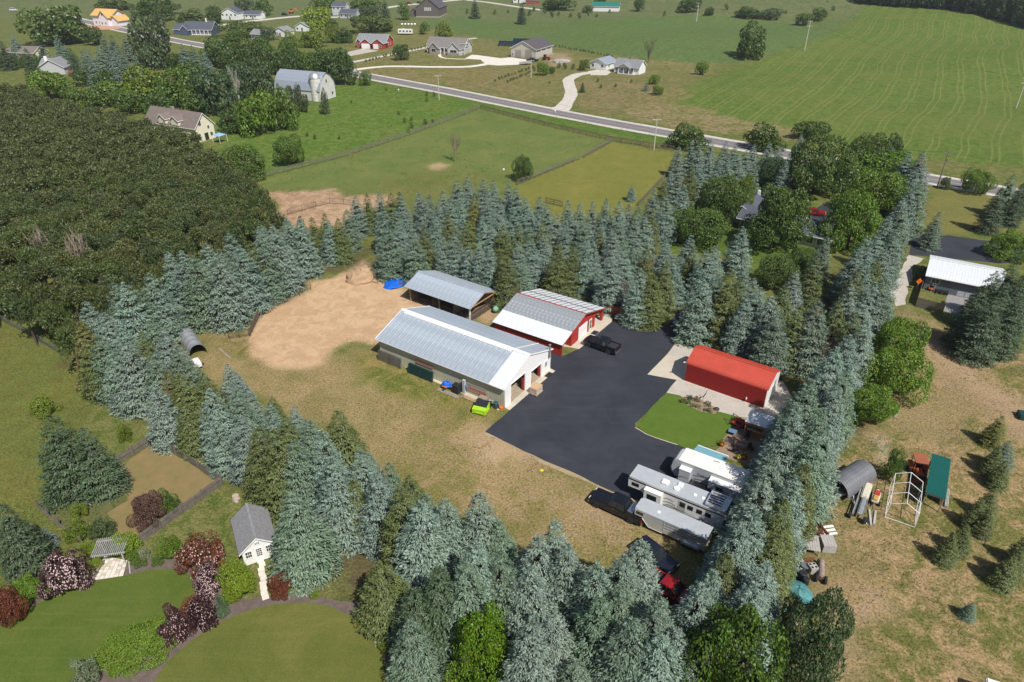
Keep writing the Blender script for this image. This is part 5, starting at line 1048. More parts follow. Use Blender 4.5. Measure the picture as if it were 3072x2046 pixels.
MB().prism([(5.4, .55), (7.3, .55), (7.2, .85), (5.5, .85)], 'y', -.18, -.0).build('fender', 'trailer_alu', st)
mb = MB(); mb.tube((.3, 1.0, .95), (.3, 1.0, 1.5), .06); mb.build('coupler', 'black_paint', st)
mb = MB()
for z in (.7, 1.0, 1.3, 1.6, 1.9): mb.bar((KL, 2.0, z), (KL + 1.3, 1.4, z), .05)
for f in (0, .5, 1): mb.bar((KL + 1.3 * f, 2.0 - .6 * f, .6), (KL + 1.3 * f, 2.0 - .6 * f, 2.0), .05)
mb.build('rear_gate', 'black_paint', st)

# ================================================================== THINGS ROUND THE BARN, PATIO AND YARD
ba = bf.a
mat('gate_green', (0.02, 0.06, 0.055), 0.5, 0.2); mat('alu', (0.62, 0.63, 0.64), 0.4, 0.7); mat('ladder_red', (0.50, 0.10, 0.06), 0.6); mat('lime', (0.36, 0.62, 0.03), 0.45, var=0.08, scale=1.5); mat('plastic_black', (0.022, 0.024, 0.03), 0.6, var=0.2)
mat('tarp_blue', (0.012, 0.13, 0.62), 0.4, var=0.2, scale=2, bump=0.4, bscale=4); mat('cardboard', (0.50, 0.33, 0.19), 0.8, var=0.08); mat('wrap_film', (0.50, 0.45, 0.40), 0.25, var=0.2, scale=3); mat('orange', (0.75, 0.17, 0.02), 0.6, var=0.1); mat('teal_bin', (0.03, 0.08, 0.09), 0.6); mat('light_wood', (0.52, 0.36, 0.20), 0.8, var=0.2, scale=3); mat('propane_green', (0.19, 0.40, 0.27), 0.45, var=0.06); mat('rust', (0.20, 0.07, 0.035), 0.9, var=0.3, scale=3); mat('cloth_red', (0.45, 0.03, 0.03), 0.8); mat('cloth_blue', (0.12, 0.20, 0.34), 0.8); mat('flower_orange', (0.85, 0.33, 0.01), 0.8); mat('flower_yellow', (0.75, 0.62, 0.03), 0.8); mat('stone_grey', (0.38, 0.35, 0.32), 0.9, var=0.25, scale=4, bump=.4)
def at_barn(name, label, cat, px, dx=0.0, rz=0.0, z=0.0):
    p = P(*px); p = p + bf.ex * dx; p.z = z; return thing(name, label, cat, p, ba + rz)
def panel_gate(t, x, y0, y1, h, m, lean=.35, bars=6, th=.05):
    mb = MB()
    for k in range(bars): f = .12 + .88 * k / (bars - 1); mb.bar((x + lean * f, y0, h * f), (x + lean * f, y1, h * f), th)
    for y in (y0, (y0 + y1) / 2, y1): mb.bar((x, y, .05), (x + lean, y, h), th)
    mb.build('gate_panel', m, t)
# positions along the tan side wall: y in barn frame
def side_thing(name, label, cat, y, x=-.6, rz=0): return thing(name, label, cat, bf.w(x, y, .01), ba + rz)
t = side_thing('stacked_gates', 'stack of dark green tube gates leaning on the tan barn wall', 'gates', 14.2, -1.0)
for k in range(4): panel_gate(t, .08 * k, -2.2, 2.2, 1.5, 'gate_green', .28, 7, .09)
t = side_thing('stacked_gates', 'grey steel pen panels leaning at the far end of the barn wall', 'gates', 20.3, -.9)
for k in range(3): panel_gate(t, .12 * k, -2.2, 2.2, 1.6, 'steel_grey' if k else 'steel_panel', .25, 6, .05)
B((.5, .75, -1.6, -.6, 0, 1.1)).build('white_board', 'white_trim', t)
def ladder(name, label, y0, y1, z, x, m):
    t = thing(name, label, 'ladder', bf.w(x, y0, z), ba); L = y1 - y0
    B((-.03, .03, 0, L, 0, .07), (-.03, .03, 0, L, .38, .45)).build('ladder_rail', m, t); mb = MB()
    for k in range(int(L / .3)): mb.box(-.02, .02, .15 + k * .3, .2 + k * .3, .07, .38)
    mb.build('rung', 'alu', t)
ladder('wall_ladder', 'red and white ladder hung above the green gates', 12.3, 15.6, 1.75, -.12, 'ladder_red')
ladder('wall_ladder', 'aluminium extension ladder hung on the barn wall near the front', 2.9, 7.0, 1.35, -.12, 'alu')
ladder('wall_ladder', 'orange ladder hung under the aluminium ladder', 2.9, 6.2, .75, -.14, 'ladder_red')
t = side_thing('wheelbarrow', 'orange wheelbarrow heaped with blue tarpaulin by the barn wall', 'wheelbarrow', 9.3, -1.1)
MB().hexa([(-.2, -.3, .35), (.35, -.3, .35), (.35, .3, .35), (-.2, .3, .35)], [(-.45, -.4, .65), (.5, -.4, .65), (.5, .4, .65), (-.45, .4, .65)]).build('tray', 'orange', t); wheel(t, -.5, 0, .2, .5)
mb = MB(); mb.bar((-.5, 0, .2), (.9, -.3, .6), .05); mb.bar((-.5, 0, .2), (.9, .3, .6), .05); mb.bar((.4, -.25, 0), (.4, -.25, .45), .05); mb.bar((.4, .25, 0), (.4, .25, .45), .05); mb.build('handles', 'light_wood', t)
def blob(name, m, parent, loc, sx, sy, sz, seed=0, n=14, flat=0.0):
    r = random.Random(seed); mb = MB(); vs = []; fs = []; k = 7
    for j in range(k + 1):
        for i in range(n):
            a = i * 2 * math.pi / n; e = j / k * math.pi / 2; w = 1 + r.uniform(-.14, .14); vs.append((sx * math.cos(a) * math.cos(e) * w, sy * math.sin(a) * math.cos(e) * w, sz * math.sin(e) * w * (1 if j else 0)))
    for j in range(k):
        for i in range(n): fs.append((j * n + i, j * n + (i + 1) % n, (j + 1) * n + (i + 1) % n, (j + 1) * n + i))
    mb.add(vs, fs); o = mb.build(name, m, parent, True); o.location = loc; return o
blob('tarpaulin', 'tarp_blue', t, (.3, .1, .5), .6, .75, .55, 3)
t = side_thing('black_bin', 'black plastic bin beside the pale post on the barn wall', 'bin', 7.6, -.75); bbuild(B((-.45, .45, -.55, .55, 0, 1.15)), 'bin_body', 'plastic_black', t, .06); bbuild(B((-.5, .5, -.6, .6, 1.15, 1.25)), 'lid', 'plastic_black', t, .04)
t = side_thing('pale_post', 'pale grey boxed post with blue hose against the barn wall', 'post', 6.6, -.35); B((-.18, .18, -.2, .2, 0, 2.2)).build('casing', 'rv_grey', t); MB().lathe([(.12, -.08), (.28, -.08), (.3, 0), (.28, .08), (.12, .08)], (0, -.35, 1.1), 14, 'x').build('hose_reel', 'cloth_blue', t)
t = side_thing('lumber_pile', 'pile of weathered boards along the foot of the barn wall', 'lumber', 4.3, -.95)
for k in range(9): B((-.5 + .16 * (k % 5), -.38 + .16 * (k % 5), -1.6 + random.random() * .5, 1.7 + random.random() * .6, .02 + .1 * (k // 5), .1 + .1 * (k // 5))).build('board', 'light_wood' if k % 3 else 'old_timber', t)
t = side_thing('plank_stack', 'thin grey planks lying below the black bin', 'lumber', 8.2, -1.75)
for k in range(4): B((-.3 + k * .18, -.15 + k * .18, -1.7, 2.0, .02, .08)).build('plank', 'old_timber', t)
t = side_thing('saw_bench', 'steel work frame with tools beside the lumber pile', 'bench', 3.0, -.8)
mb = MB()
for x in (-.3, .35):
    for y in (-.6, .6): mb.bar((x, y, 0), (x, y, .9), .06)
mb.bar((-.3, -.6, .9), (-.3, .6, .9), .06); mb.bar((.35, -.6, .9), (.35, .6, .9), .06); mb.bar((-.3, -.6, .4), (.35, .6, .4), .05); mb.build('legs', 'steel_grey', t); B((-.35, .4, -.65, .65, .93, .97)).build('top', 'old_timber', t)
t = side_thing('bicycle_pair', 'tangle of white and black bicycles leaning near the barn corner', 'bicycles', 1.7, -.7, R(8))
for k in range(2):
    y = -.35 + k * .35
    for c in (-.5, .5): MB().lathe([(.30, -.02), (.34, 0), (.30, .02)], (.1 * k, y + c, .34), 16, 'x').build('wheel', 'black_rubber', t)
    mb = MB(); mb.bar((.1 * k, y - .5, .34), (.1 * k, y - .1, .9), .04); mb.bar((.1 * k, y - .1, .9), (.1 * k, y + .4, .85), .04); mb.bar((.1 * k, y - .1, .4), (.1 * k, y + .4, .85), .04); mb.bar((.1 * k, y + .4, 1.0), (.1 * k, y + .5, .34), .04); mb.bar((.1 * k, y - .1, .4), (.1 * k, y - .5, .34), .03); mb.build('frame', 'white_trim' if k else 'steel_grey', t)
t = side_thing('trash_can', 'dark teal trash can at the front corner of the barn', 'bin', .95, -.75); MB().lathe([(.26, 0), (.33, .85), (.36, .86), (.36, .9), (.3, .98), (.05, 1.02)], n=14).build('can', 'teal_bin', t, True)
t = side_thing('trash_can', 'black trash can behind the green dumpster', 'bin', 1.75, -1.25); MB().lathe([(.26, 0), (.33, .85), (.36, .86), (.36, .9), (.05, .94)], n=14).build('can', 'plastic_black', t, True)
t = side_thing('orange_tub', 'orange tub standing at the barn corner', 'tub', .3, -.45); MB().lathe([(.25, 0), (.32, .3), (.3, .32), (.24, .1), (0, .08)], n=14).build('tub_body', 'orange', t, True); blob('contents', 'orange', t, (0, 0, .2), .24, .24, .2, 5)
# lime dumpster
t = at_barn('dumpster', 'lime green dumpster with a black lid in front of the barn', 'dumpster', qN(1345, 1500), .2, R(14)); t.location = P(*qN(1345, 1470)).to_tuple()
t.location.z = .01
bbuild(MB().prism([(-.85, .12), (.85, .12), (.85, 1.25), (-.85, .85)], 'y', -.95, .95), 'bin_body', 'lime', t, .03)
MB().slab([(-.25, -.9, 1.03), (.92, -.9, 1.30), (.92, .9, 1.30), (-.25, .9, 1.03)], (-.012, 0, .05)).build('lid', 'plastic_black', t)
for s in (-1, 1): B((-.55, .3, s * 1.0 - .06, s * 1.0 + .06, .55, .72)).build('fork_pocket', 'lime', t)
B((-.93, -.85, -.5, .5, .3, .45)).build('front_rib', 'lime', t)
for x in (-.7, .7):
    for y in (-.8, .8): wheel(t, x, y, .07, .5)
# pallet box
t = at_barn('pallet_box', 'cardboard box wrapped in film on a pallet by the barn door', 'box', qN(1985, 1245), .1); t.location.z = .02
for k in range(5): B((-.85 + k * .36, -.62 + k * .36, -.65, .65, .1, .13)).build('pallet_slat', 'light_wood', t)
B((-.85, .85, -.65, -.55, 0, .1), (-.85, .85, -.05, .05, 0, .1), (-.85, .85, .55, .65, 0, .1)).build('pallet_runner', 'light_wood', t)
bbuild(B((-.78, .78, -.6, .6, .13, .95)), 'wrapped_goods', 'wrap_film', t, .04); B((-.8, .8, -.62, .62, .95, 1.02)).build('carton_lid', 'cardboard', t)
# propane tank
t = thing('propane_tank', 'long pale green propane tank between shelter and red workshop', 'tank', P(*t11(1082, 568)), sf.a + R(14)); t.location.z = .01
MB().lathe([(0, -1.75), (.25, -1.68), (.42, -1.5), (.5, -1.25), (.5, .2), (.515, .22), (.515, .3), (.5, .32), (.5, 1.25), (.42, 1.5), (.25, 1.68), (0, 1.75)], (0, 0, .72), 18, 'x').build('tank_shell', 'propane_green', t, True)
for x in (-.9, .9): B((x - .1, x + .1, -.35, .35, 0, .3)).build('cradle', 'stone_grey', t)
MB().lathe([(.16, 0), (.16, .12), (.1, .18), (0, .19)], (0.2, 0, 1.2), 10).build('valve_dome', 'propane_green', t)
# blue tarp heap, log, sand heap, rail
t = thing('tarp_heap', 'heap of hay under a bright blue tarpaulin beside the shelter', 'heap', P(*qC(1320, 1035)), sf.a); blob('hay', 'orange', t, (1.0, -.4, 0), 1.4, 1.2, .6, 8); blob('tarpaulin', 'tarp_blue', t, (-.2, .5, .02), 2.8, 1.9, .75, 4)
t = thing('pipe_ring', 'rusty feeder ring lying against the tarp heap', 'feeder', P(*qC(1320, 1065)), 0); MB().lathe([(.36, -.05), (.42, -.05), (.42, .05), (.36, .05)], (0, 0, .4), 18, 'y').build('ring', 'rust', t)
t = thing('sand_heap', 'steep heap of sand at the far corner of the arena', 'heap', P(*qC(950, 985)), 0); blob('sand', mat('heap_sand', (0.42, 0.285, 0.175), .95, var=.18, scale=1.5, bump=.6, bscale=6), t, (0, 0, -.02), 2.6, 3.2, 1.9, 6, 20)
a_, b_ = P(*qC(1010, 1005)), P(*qC(1115, 1040)); t = thing('long_log', 'long brown pole lying on the arena edge', 'log', a_, math.atan2(b_.y - a_.y, b_.x - a_.x)); MB().tube((0, 0, .12), ((b_ - a_).length, 0, .12), .12, .09, 8).build('pole', 'old_timber', t)
a_, b_ = P(*qA(1590, 1270)), P(*qA(1690, 1365)); t = thing('wooden_beam', 'grey plank lying in front of the arched shelter', 'beam', a_, math.atan2(b_.y - a_.y, b_.x - a_.x)); B((0, (b_ - a_).length, -.15, .15, 0, .12)).build('plank', 'old_timber', t)
# grill by workshop, red board fence
t = thing('gas_grill', 'grey gas grill on the workshop apron', 'grill', P(*t11(1905, 645)), wf.a); bbuild(B((-.4, .4, -.3, .3, .8, 1.15)), 'hood', 'steel_grey', t, .08); B((-.35, .35, -.25, .25, .1, .78)).build('cabinet', 'black_paint', t); B((-.9, -.42, -.25, .25, .8, .84), (.42, .9, -.25, .25, .8, .84)).build('side_shelf', 'steel_grey', t)
for x in (-.35, .35): wheel(t, x, -.26, .1, .4)
a_, b_ = P(*t11(1840, 600)), P(*t11(1965, 625)); d_ = b_ - a_; t = thing('board_fence', 'short red-brown board fence beside the workshop', 'fence', a_, math.atan2(d_.y, d_.x)); nb = int(d_.length / .16); me = B((0, .14, -.015, .015, .05, 1.75)).mesh('board', mat('fence_stain', (0.22, 0.075, 0.035), .85, var=.2))
for k in range(nb): obj('board', me, t, (k * .16, random.uniform(-.01, .01), random.uniform(-.03, .03)))
B((0, nb * .16, .02, .07, .4, .5), (0, nb * .16, .02, .07, 1.3, 1.4)).build('rail', 'old_timber', t)
# patio shelter with white roof
pf = Fr(qG(725, 250), qG(1120, 400), z=2.4); pf = refr(pf, R(-33))
t = thing('patio_shelter', 'timber patio shelter with a flat white roof beside the spruces', 'shelter', pf.o, pf.a)
roof_slope(t, 'roof_panel', (0, 0, 2.4), (4.9, 0, 2.4), (0, 2.3, 2.75), (4.9, 2.3, 2.75), 'white_roof', .95, rib=.006)
B((0, 4.9, .02, .1, 2.1, 2.38)).build('fascia', mat('cedar', (0.40, 0.17, 0.06), .7, var=.2, scale=2), t)
for x in (.15, 2.4, 4.7):
    for y in (.2, 2.1): B((x - .07, x + .07, y - .07, y + .07, 0, 2.36 + y * .15)).build('post', 'cedar', t)
for k in range(6): x = .1 + k * .93; mb = MB(); mb.bar((x, .1, 2.3), (x, 2.25, 2.63), .06, .14); mb.build('rafter', 'cedar', t)
B((.3, 4.6, .6, .95, .85, .92)).build('bar_top', 'light_wood', t); B((.3, 4.6, .8, .9, 0, .85)).build('bar_front', 'cedar', t); B((.1, 4.8, 2.1, 2.15, 0, 2.5)).build('back_boarding', 'old_timber', t)
t = thing('fire_pit', 'square stone fire pit in the middle of the patio', 'fire pit', P(*qV(1885, 385)), R(-33))
for k, (x0, x1, y0, y1) in enumerate(((-.8, .8, -.6, -.35), (-.8, .8, .35, .6), (-.8, -.5, -.35, .35), (.5, .8, -.35, .35))): bbuild(B((x0, x1, y0, y1, 0, .45)), 'wall_block', mat('pit_stone', (0.26, 0.15, 0.11), .9, var=.2, scale=3), t, .03)
B((-.5, .5, -.35, .35, .02, .2)).build('ash_bed', 'stone_grey', t); B((-.42, .42, -.25, .25, .3, .34)).build('grate', 'steel_grey', t)
def patio_chair(label, px, rz, m):
    t = thing('patio_chair', label, 'chair', P(*px), rz); t.location.z = .015
    bbuild(B((-.28, .28, -.26, .3, .4, .46)), 'seat', m, t, .02); MB().slab([(-.28, .28, .44), (.28, .28, .44), (.28, .48, 1.0), (-.28, .48, 1.0)], (0, .03, .01)).build('backrest', m, t)
    for x in (-.25, .25):
        for y in (-.22, .26): B((x - .02, x + .02, y - .02, y + .02, 0, .42)).build('leg', 'black_paint', t)
        B((x - .03, x + .03, -.24, .3, .62, .66)).build('armrest', 'black_paint', t)
patio_chair('grey chair on the patio by the orange flowers', qV(1690, 355), R(200), 'steel_grey'); patio_chair('dark chair between fire pit and travel trailer', qV(1830, 460), R(100), 'black_paint'); patio_chair('dark chair at the corner of the fire pit nearest the spruces', qV(2010, 450), R(20), 'black_paint'); patio_chair('black chair in front of the patio shelter', qV(1960, 300), R(-30), 'plastic_black')
t = thing('blue_table', 'small blue-topped table at the edge of the patio', 'table', P(*qV(1790, 245)), R(-33)); B((-.5, .5, -.4, .4, .5, .54)).build('top', 'cloth_blue', t); mb = MB()
for x in (-.4, .4):
    for y in (-.3, .3): mb.bar((x, y, 0), (x, y, .5), .05)
mb.build('legs', 'black_paint', t)
t = thing('swing_seat', 'red canopy swing seat beside the patio shelter', 'swing', P(*qV(1835, 165)), R(-60)); MB().slab([(-.7, -.25, .5), (.7, -.25, .5), (.7, .3, .46), (-.7, .3, .46)], (0, 0, .08)).build('seat', 'cloth_red', t); MB().slab([(-.7, .3, .5), (.7, .3, .5), (.7, .45, 1.1), (-.7, .45, 1.1)], (0, .06, 0)).build('backrest', 'cloth_red', t)
mb = MB()
for x in (-.85, .85): mb.bar((x, -.6, 0), (x, .05, 1.7), .05); mb.bar((x, .7, 0), (x, .05, 1.7), .05)
mb.bar((-.85, .05, 1.7), (.85, .05, 1.7), .05); mb.build('frame', 'black_paint', t)
t = thing('storage_box', 'dark storage box between swing seat and shelter', 'box', P(*qV(1895, 150)), R(-33)); bbuild(B((-.6, .6, -.5, .5, 0, .7)), 'chest', 'plastic_black', t, .03); bbuild(B((-.63, .63, -.53, .53, .7, .78)), 'lid', 'black_paint', t, .03)
# flower pots, planted bed on the lawn
def flowers(label, px, m, r=.35, z=.0, pot=True):
    t = thing('flower_pot' if pot else 'flower_clump', label, 'flowers', P(*px), 0); t.location.z = .02
    if pot: MB().lathe([(r * .5, 0), (r * .7, .35), (r * .6, .35), (0, .3)], n=10).build('pot', mat('terracotta', (0.30, 0.12, 0.06), .9), t)
    obj('foliage', BUSH[1], t, (0, 0, .25 if pot else 0), sc=(r, r, r * 1.3), color=(.09, .16, .03)); o = obj('blossom', BUSH[2], t, (0, 0, .35 if pot else .1), sc=(r * .9, r * .9, r * 1.1)); mm = o.data.copy(); mm.materials.clear(); mm.materials.append(MATS[m]); o.data = mm
flowers('pot of orange flowers on the patio behind the awning', qV(1665, 385), 'flower_orange', .45); flowers('pot of orange flowers beside the rear of the travel trailer', qV(1925, 535), 'flower_orange', .5); flowers('pot of yellow flowers beside the travel trailer', qV(1855, 545), 'flower_yellow', .35); flowers('orange flowers in the island bed on the front lawn', qQ(600, 955), 'flower_orange', .4, pot=False)
sheet('island_bed', [qQ(540, 930), qQ(650, 900), qQ(830, 960), qQ(1000, 1050), qQ(960, 1110), qQ(800, 1080), qQ(640, 1010)], 'patio_pavers', .06)
def bush(label, px, r, h, c, name='garden_shrub', cat='shrub', mesh=None, group=None, z=0.0):
    t = thing(name, label, cat, P(*px), random.random() * 6, group); obj('stem', TRUNK, t, sc=(.03, .03, h * .5)); obj('foliage', mesh or random.choice(BUSH), t, sc=(r, r, h), color=jit(c)); return t
for k, (x, y, r, c) in enumerate(((570, 970, .45, (.15, .2, .06)), (640, 985, .5, (.13, .2, .06)), (660, 930, .5, (.06, .1, .04)), (740, 955, .6, (.22, .2, .09)), (760, 1035, .5, (.18, .24, .09)), (700, 1020, .45, (.2, .24, .1)), (870, 1005, .6, (.24, .22, .12)), (900, 1080, .5, (.2, .24, .09)), (850, 1070, .4, (.16, .2, .08)))):
    bush(f'{["grey-green tuft", "leafy perennial", "dark perennial clump", "straw-coloured grass tuft", "pale leafy clump", "striped leaf clump", "feathery dry tuft", "pale green clump", "low green mound"][k]} in the island bed on the front lawn', qQ(x, y), r, r * 1.2, c)
for k, (x, y, r) in enumerate(((975, 1055, .42), (660, 945, .35))):
    t = thing('garden_boulder', ['dark boulder at the right end of the island bed', 'dark boulder at the left end of the island bed'][k], 'boulder', P(*qQ(x, y)), 0); blob('rock', 'rust' if 0 else mat('dark_rock', (.06, .05, .05), .8, var=.3, scale=3), t, (0, 0, 0), r, r * .8, r, 20 + k, 9)
t = thing('metal_heron', 'thin metal heron ornament standing in the island bed', 'ornament', P(*qQ(815, 950)), R(40)); mb = MB(); mb.bar((0, 0, 0), (0, 0, .7), .04); mb.bar((0, 0, .7), (.5, 0, 1.0), .1); mb.bar((.5, 0, 1.0), (.6, 0, 1.4), .05); mb.bar((.6, 0, 1.4), (.9, 0, 1.35), .03); mb.bar((0, 0, .75), (-.4, .2, .6), .06); mb.build('figure', 'black_paint', t)
t = thing('yellow_disc', 'small yellow disc lying on the dry grass', 'toy', P(*t12(1383, 108)), 0); MB().lathe([(.18, 0), (.2, .03), (.16, .05), (0, .05)], n=14).build('disc', 'flower_yellow', t)
# arched grey shelter on the left, with yellow boards
af = Fr(qA(1320, 1375), qA(1480, 1325)); 
t = thing('arched_shelter', 'arched silver tarp shelter among the left spruces', 'shelter', af.o, af.a); n = 14; aw_, ah_ = 2.6, 2.1; ring = [(aw_ / 2 - math.cos(math.pi * k / n) * aw_ / 2, math.sin(math.pi * k / n) ** .8 * ah_) for k in range(n + 1)]
mat('silver_tarp', (0.40, 0.42, 0.45), .3, .3, var=.15, scale=1.5, spec=.6, bump=.25, bscale=2)
for k in range(4):
    y0, y1 = k * 1.55, (k + 1) * 1.55; mb = MB(); rows = 4
    vs = []; 
    for j in range(rows + 1):
        f = j / rows; sag = 1 - .045 * math.sin(math.pi * f); vs += [(aw_ / 2 + (x - aw_ / 2) * sag, y0 + (y1 - y0) * f, z * sag) for x, z in ring]
    fs = [(j * (n + 1) + i, j * (n + 1) + i + 1, (j + 1) * (n + 1) + i + 1, (j + 1) * (n + 1) + i) for j in range(rows) for i in range(n)]; mb.add(vs, fs).build('tarp_bay', 'silver_tarp', t, True)
MB().add([(x, 6.2, z) for x, z in ring], [tuple(range(n + 1))]).build('end_sheet', 'silver_tarp', t)
for y in (0.02, 1.55, 3.1, 4.65, 6.18): mb = MB(); [mb.tube((a[0], y, a[1] - .02), (b[0], y, b[1] - .02), .025, n=5) for a, b in zip(ring[:-1], ring[1:])]; mb.build('hoop', 'steel_grey', t)
a_, b_ = P(*qA(1145, 1190), z=.8), P(*qA(1335, 1150), z=.8); t = thing('board_stack', 'stack of new yellow boards behind the arched shelter', 'lumber', (a_.x, a_.y, 0), math.atan2(b_.y - a_.y, b_.x - a_.x)); mat('new_board', (.62, .36, .08), .7, var=.1)
for k in range(6): B((-.5, (b_ - a_).length, -.5 + .18 * (k % 3), -.34 + .18 * (k % 3), .3 + .26 * (k // 3), .52 + .26 * (k // 3))).build('board', 'new_board', t)
B((0, .2, -.5, .1, 0, .3), (3, 3.2, -.5, .1, 0, .3)).build('bearer', 'old_timber', t)
t = thing('utility_trailer', 'small white trailer half hidden below the arched shelter', 'trailer', P(*qA(1385, 1450)), af.a); bbuild(B((-.6, .6, -1, 1, .5, 1.1)), 'box', 'trailer_white', t, .05)
for s in (-1, 1): wheel(t, s * .7, 0, .3, .7)

# ================================================================== BROADLEAF TREES AND SHRUBS
CG = {'dark': (0.082, 0.138, 0.026), 'mid': (0.11, 0.185, 0.028), 'bright': (0.145, 0.245, 0.022), 'lime': (0.24, 0.34, 0.025), 'olive': (0.115, 0.165, 0.034), 'grey': (0.10, 0.145, 0.06), 'teal': (0.072, 0.125, 0.05), 'yellow': (0.18, 0.245, 0.024)}
def broad(label, q, box, c, mesh=None, group=None, name='broadleaf_tree', cat='tree', sink=0.55, hmul=1.0, rk=1.06):
    (x0, y0), (x1, y1) = q(*box[:2]), q(*box[2:]); b = P((x0 + x1) / 2, y1); r = (x1 - x0) / 2 * depth_at(b) / F
    b.y += sink * r; b.z = float(terrain(b.x, b.y)); h = max(0.8, height_at(b, y0)) * hmul
    col = CG[c] if isinstance(c, str) else c; me = mesh or (random.choice(FINE) if r > 4.2 and b.y < 75 else random.choice(BROAD) if r > 1.4 and b.y < 190 else (random.choice(FARB) if b.y > 190 else random.choice(SHRUB)))
    t = thing(name, label, cat, b, random.random() * 6.28, group); obj('trunk', random.choice(LIMB), t, sc=(r * 1.3, r * 1.3, h * .95)); obj('crown', me, t, sc=(r * rk, r * rk, h), color=jit(col)); return t
for lab, box, c in (('round dark maple in front of the grey-roofed house', (770, 470, 1190, 1000), 'dark'), ('dark maple left of the grey-roofed house', (380, 385, 690, 800), 'dark'), ('olive-yellow tree touching the dark maple left of the house', (640, 380, 775, 740), 'yellow'),
    ('round light green tree at the left of the house lawn', (190, 640, 575, 950), 'mid'), ('largest dark maple behind the grey-roofed house', (1090, 85, 1560, 560), 'dark'), ('dark maple behind the bright maples near the road', (1530, 70, 1850, 450), 'dark'), ('bright green maple crown highest beside the right spruce row', (1560, 190, 2060, 500), 'bright'),
    ('bright green maple in the middle of the right group', (1640, 360, 2050, 720), 'bright'), ('bright green maple right of the grey roof', (1400, 510, 1770, 990), 'bright'), ('dark roadside maple at the corner of the small paddock', (180, -25, 430, 190), 'dark'), ('dark roadside maple in the middle of the row', (770, -20, 1050, 200), 'dark'),
    ('dark roadside maple behind the silver spruce', (1150, -40, 1400, 120), 'dark'), ('small dark tree by the road near the right spruce row', (1840, 60, 1990, 240), 'dark'), ('bronze-green tree in the shade by the house', (850, 240, 1100, 490), 'teal'), ('olive shrub at the bottom of the house lawn', (870, 1010, 1130, 1290), 'olive'), ('green shrub right of the olive shrub on the house lawn', (1110, 960, 1300, 1140), 'mid')):
    broad(lab, qE, box, {'dark': (.092, .155, .026), 'bright': (.13, .225, .02)}.get(c, c), rk=1.3)
for lab, q, box, c in (('sprawling bright green tree beside the sandy lane', t21, (1330, 650, 1640, 1000), 'bright'), ('widest bright green tree on the edge of the right yard', t21, (1240, 860, 1690, 1220), 'bright'), ('bright green tree nearest the bale stack', t21, (1150, 1110, 1460, 1395), 'bright'),
    ('lime green tree at the bottom among the spruces', t12, (730, 1120, 1200, 1700), (.15, .27, .014)), ('big green maple at the bottom right of the spruces', t22, (-40, 1120, 600, 1950), (.088, .165, .018)), ('grey-green feathery tree at the bottom of the right yard', t22, (620, 940, 1080, 1640), 'grey'),
    ('small bright maple on the roadside lawn at right', t20, (1940, 1175, 2150, 1350), 'bright'), ('small shrub at the foot of the roadside pole', t20, (1775, 1225, 1855, 1310), 'olive'), ('bright green tree at the right picture edge behind the white-roofed building', t21, (2130, 40, 2420, 240), 'bright'),
    ('small feathery tree left of the orange tractor', qY, (1040, 190, 1290, 580), 'mid'), ('dark shrub at the white-roofed building corner', t21, (1600, 270, 1690, 370), 'mid')):
    broad(lab, q, box, c)
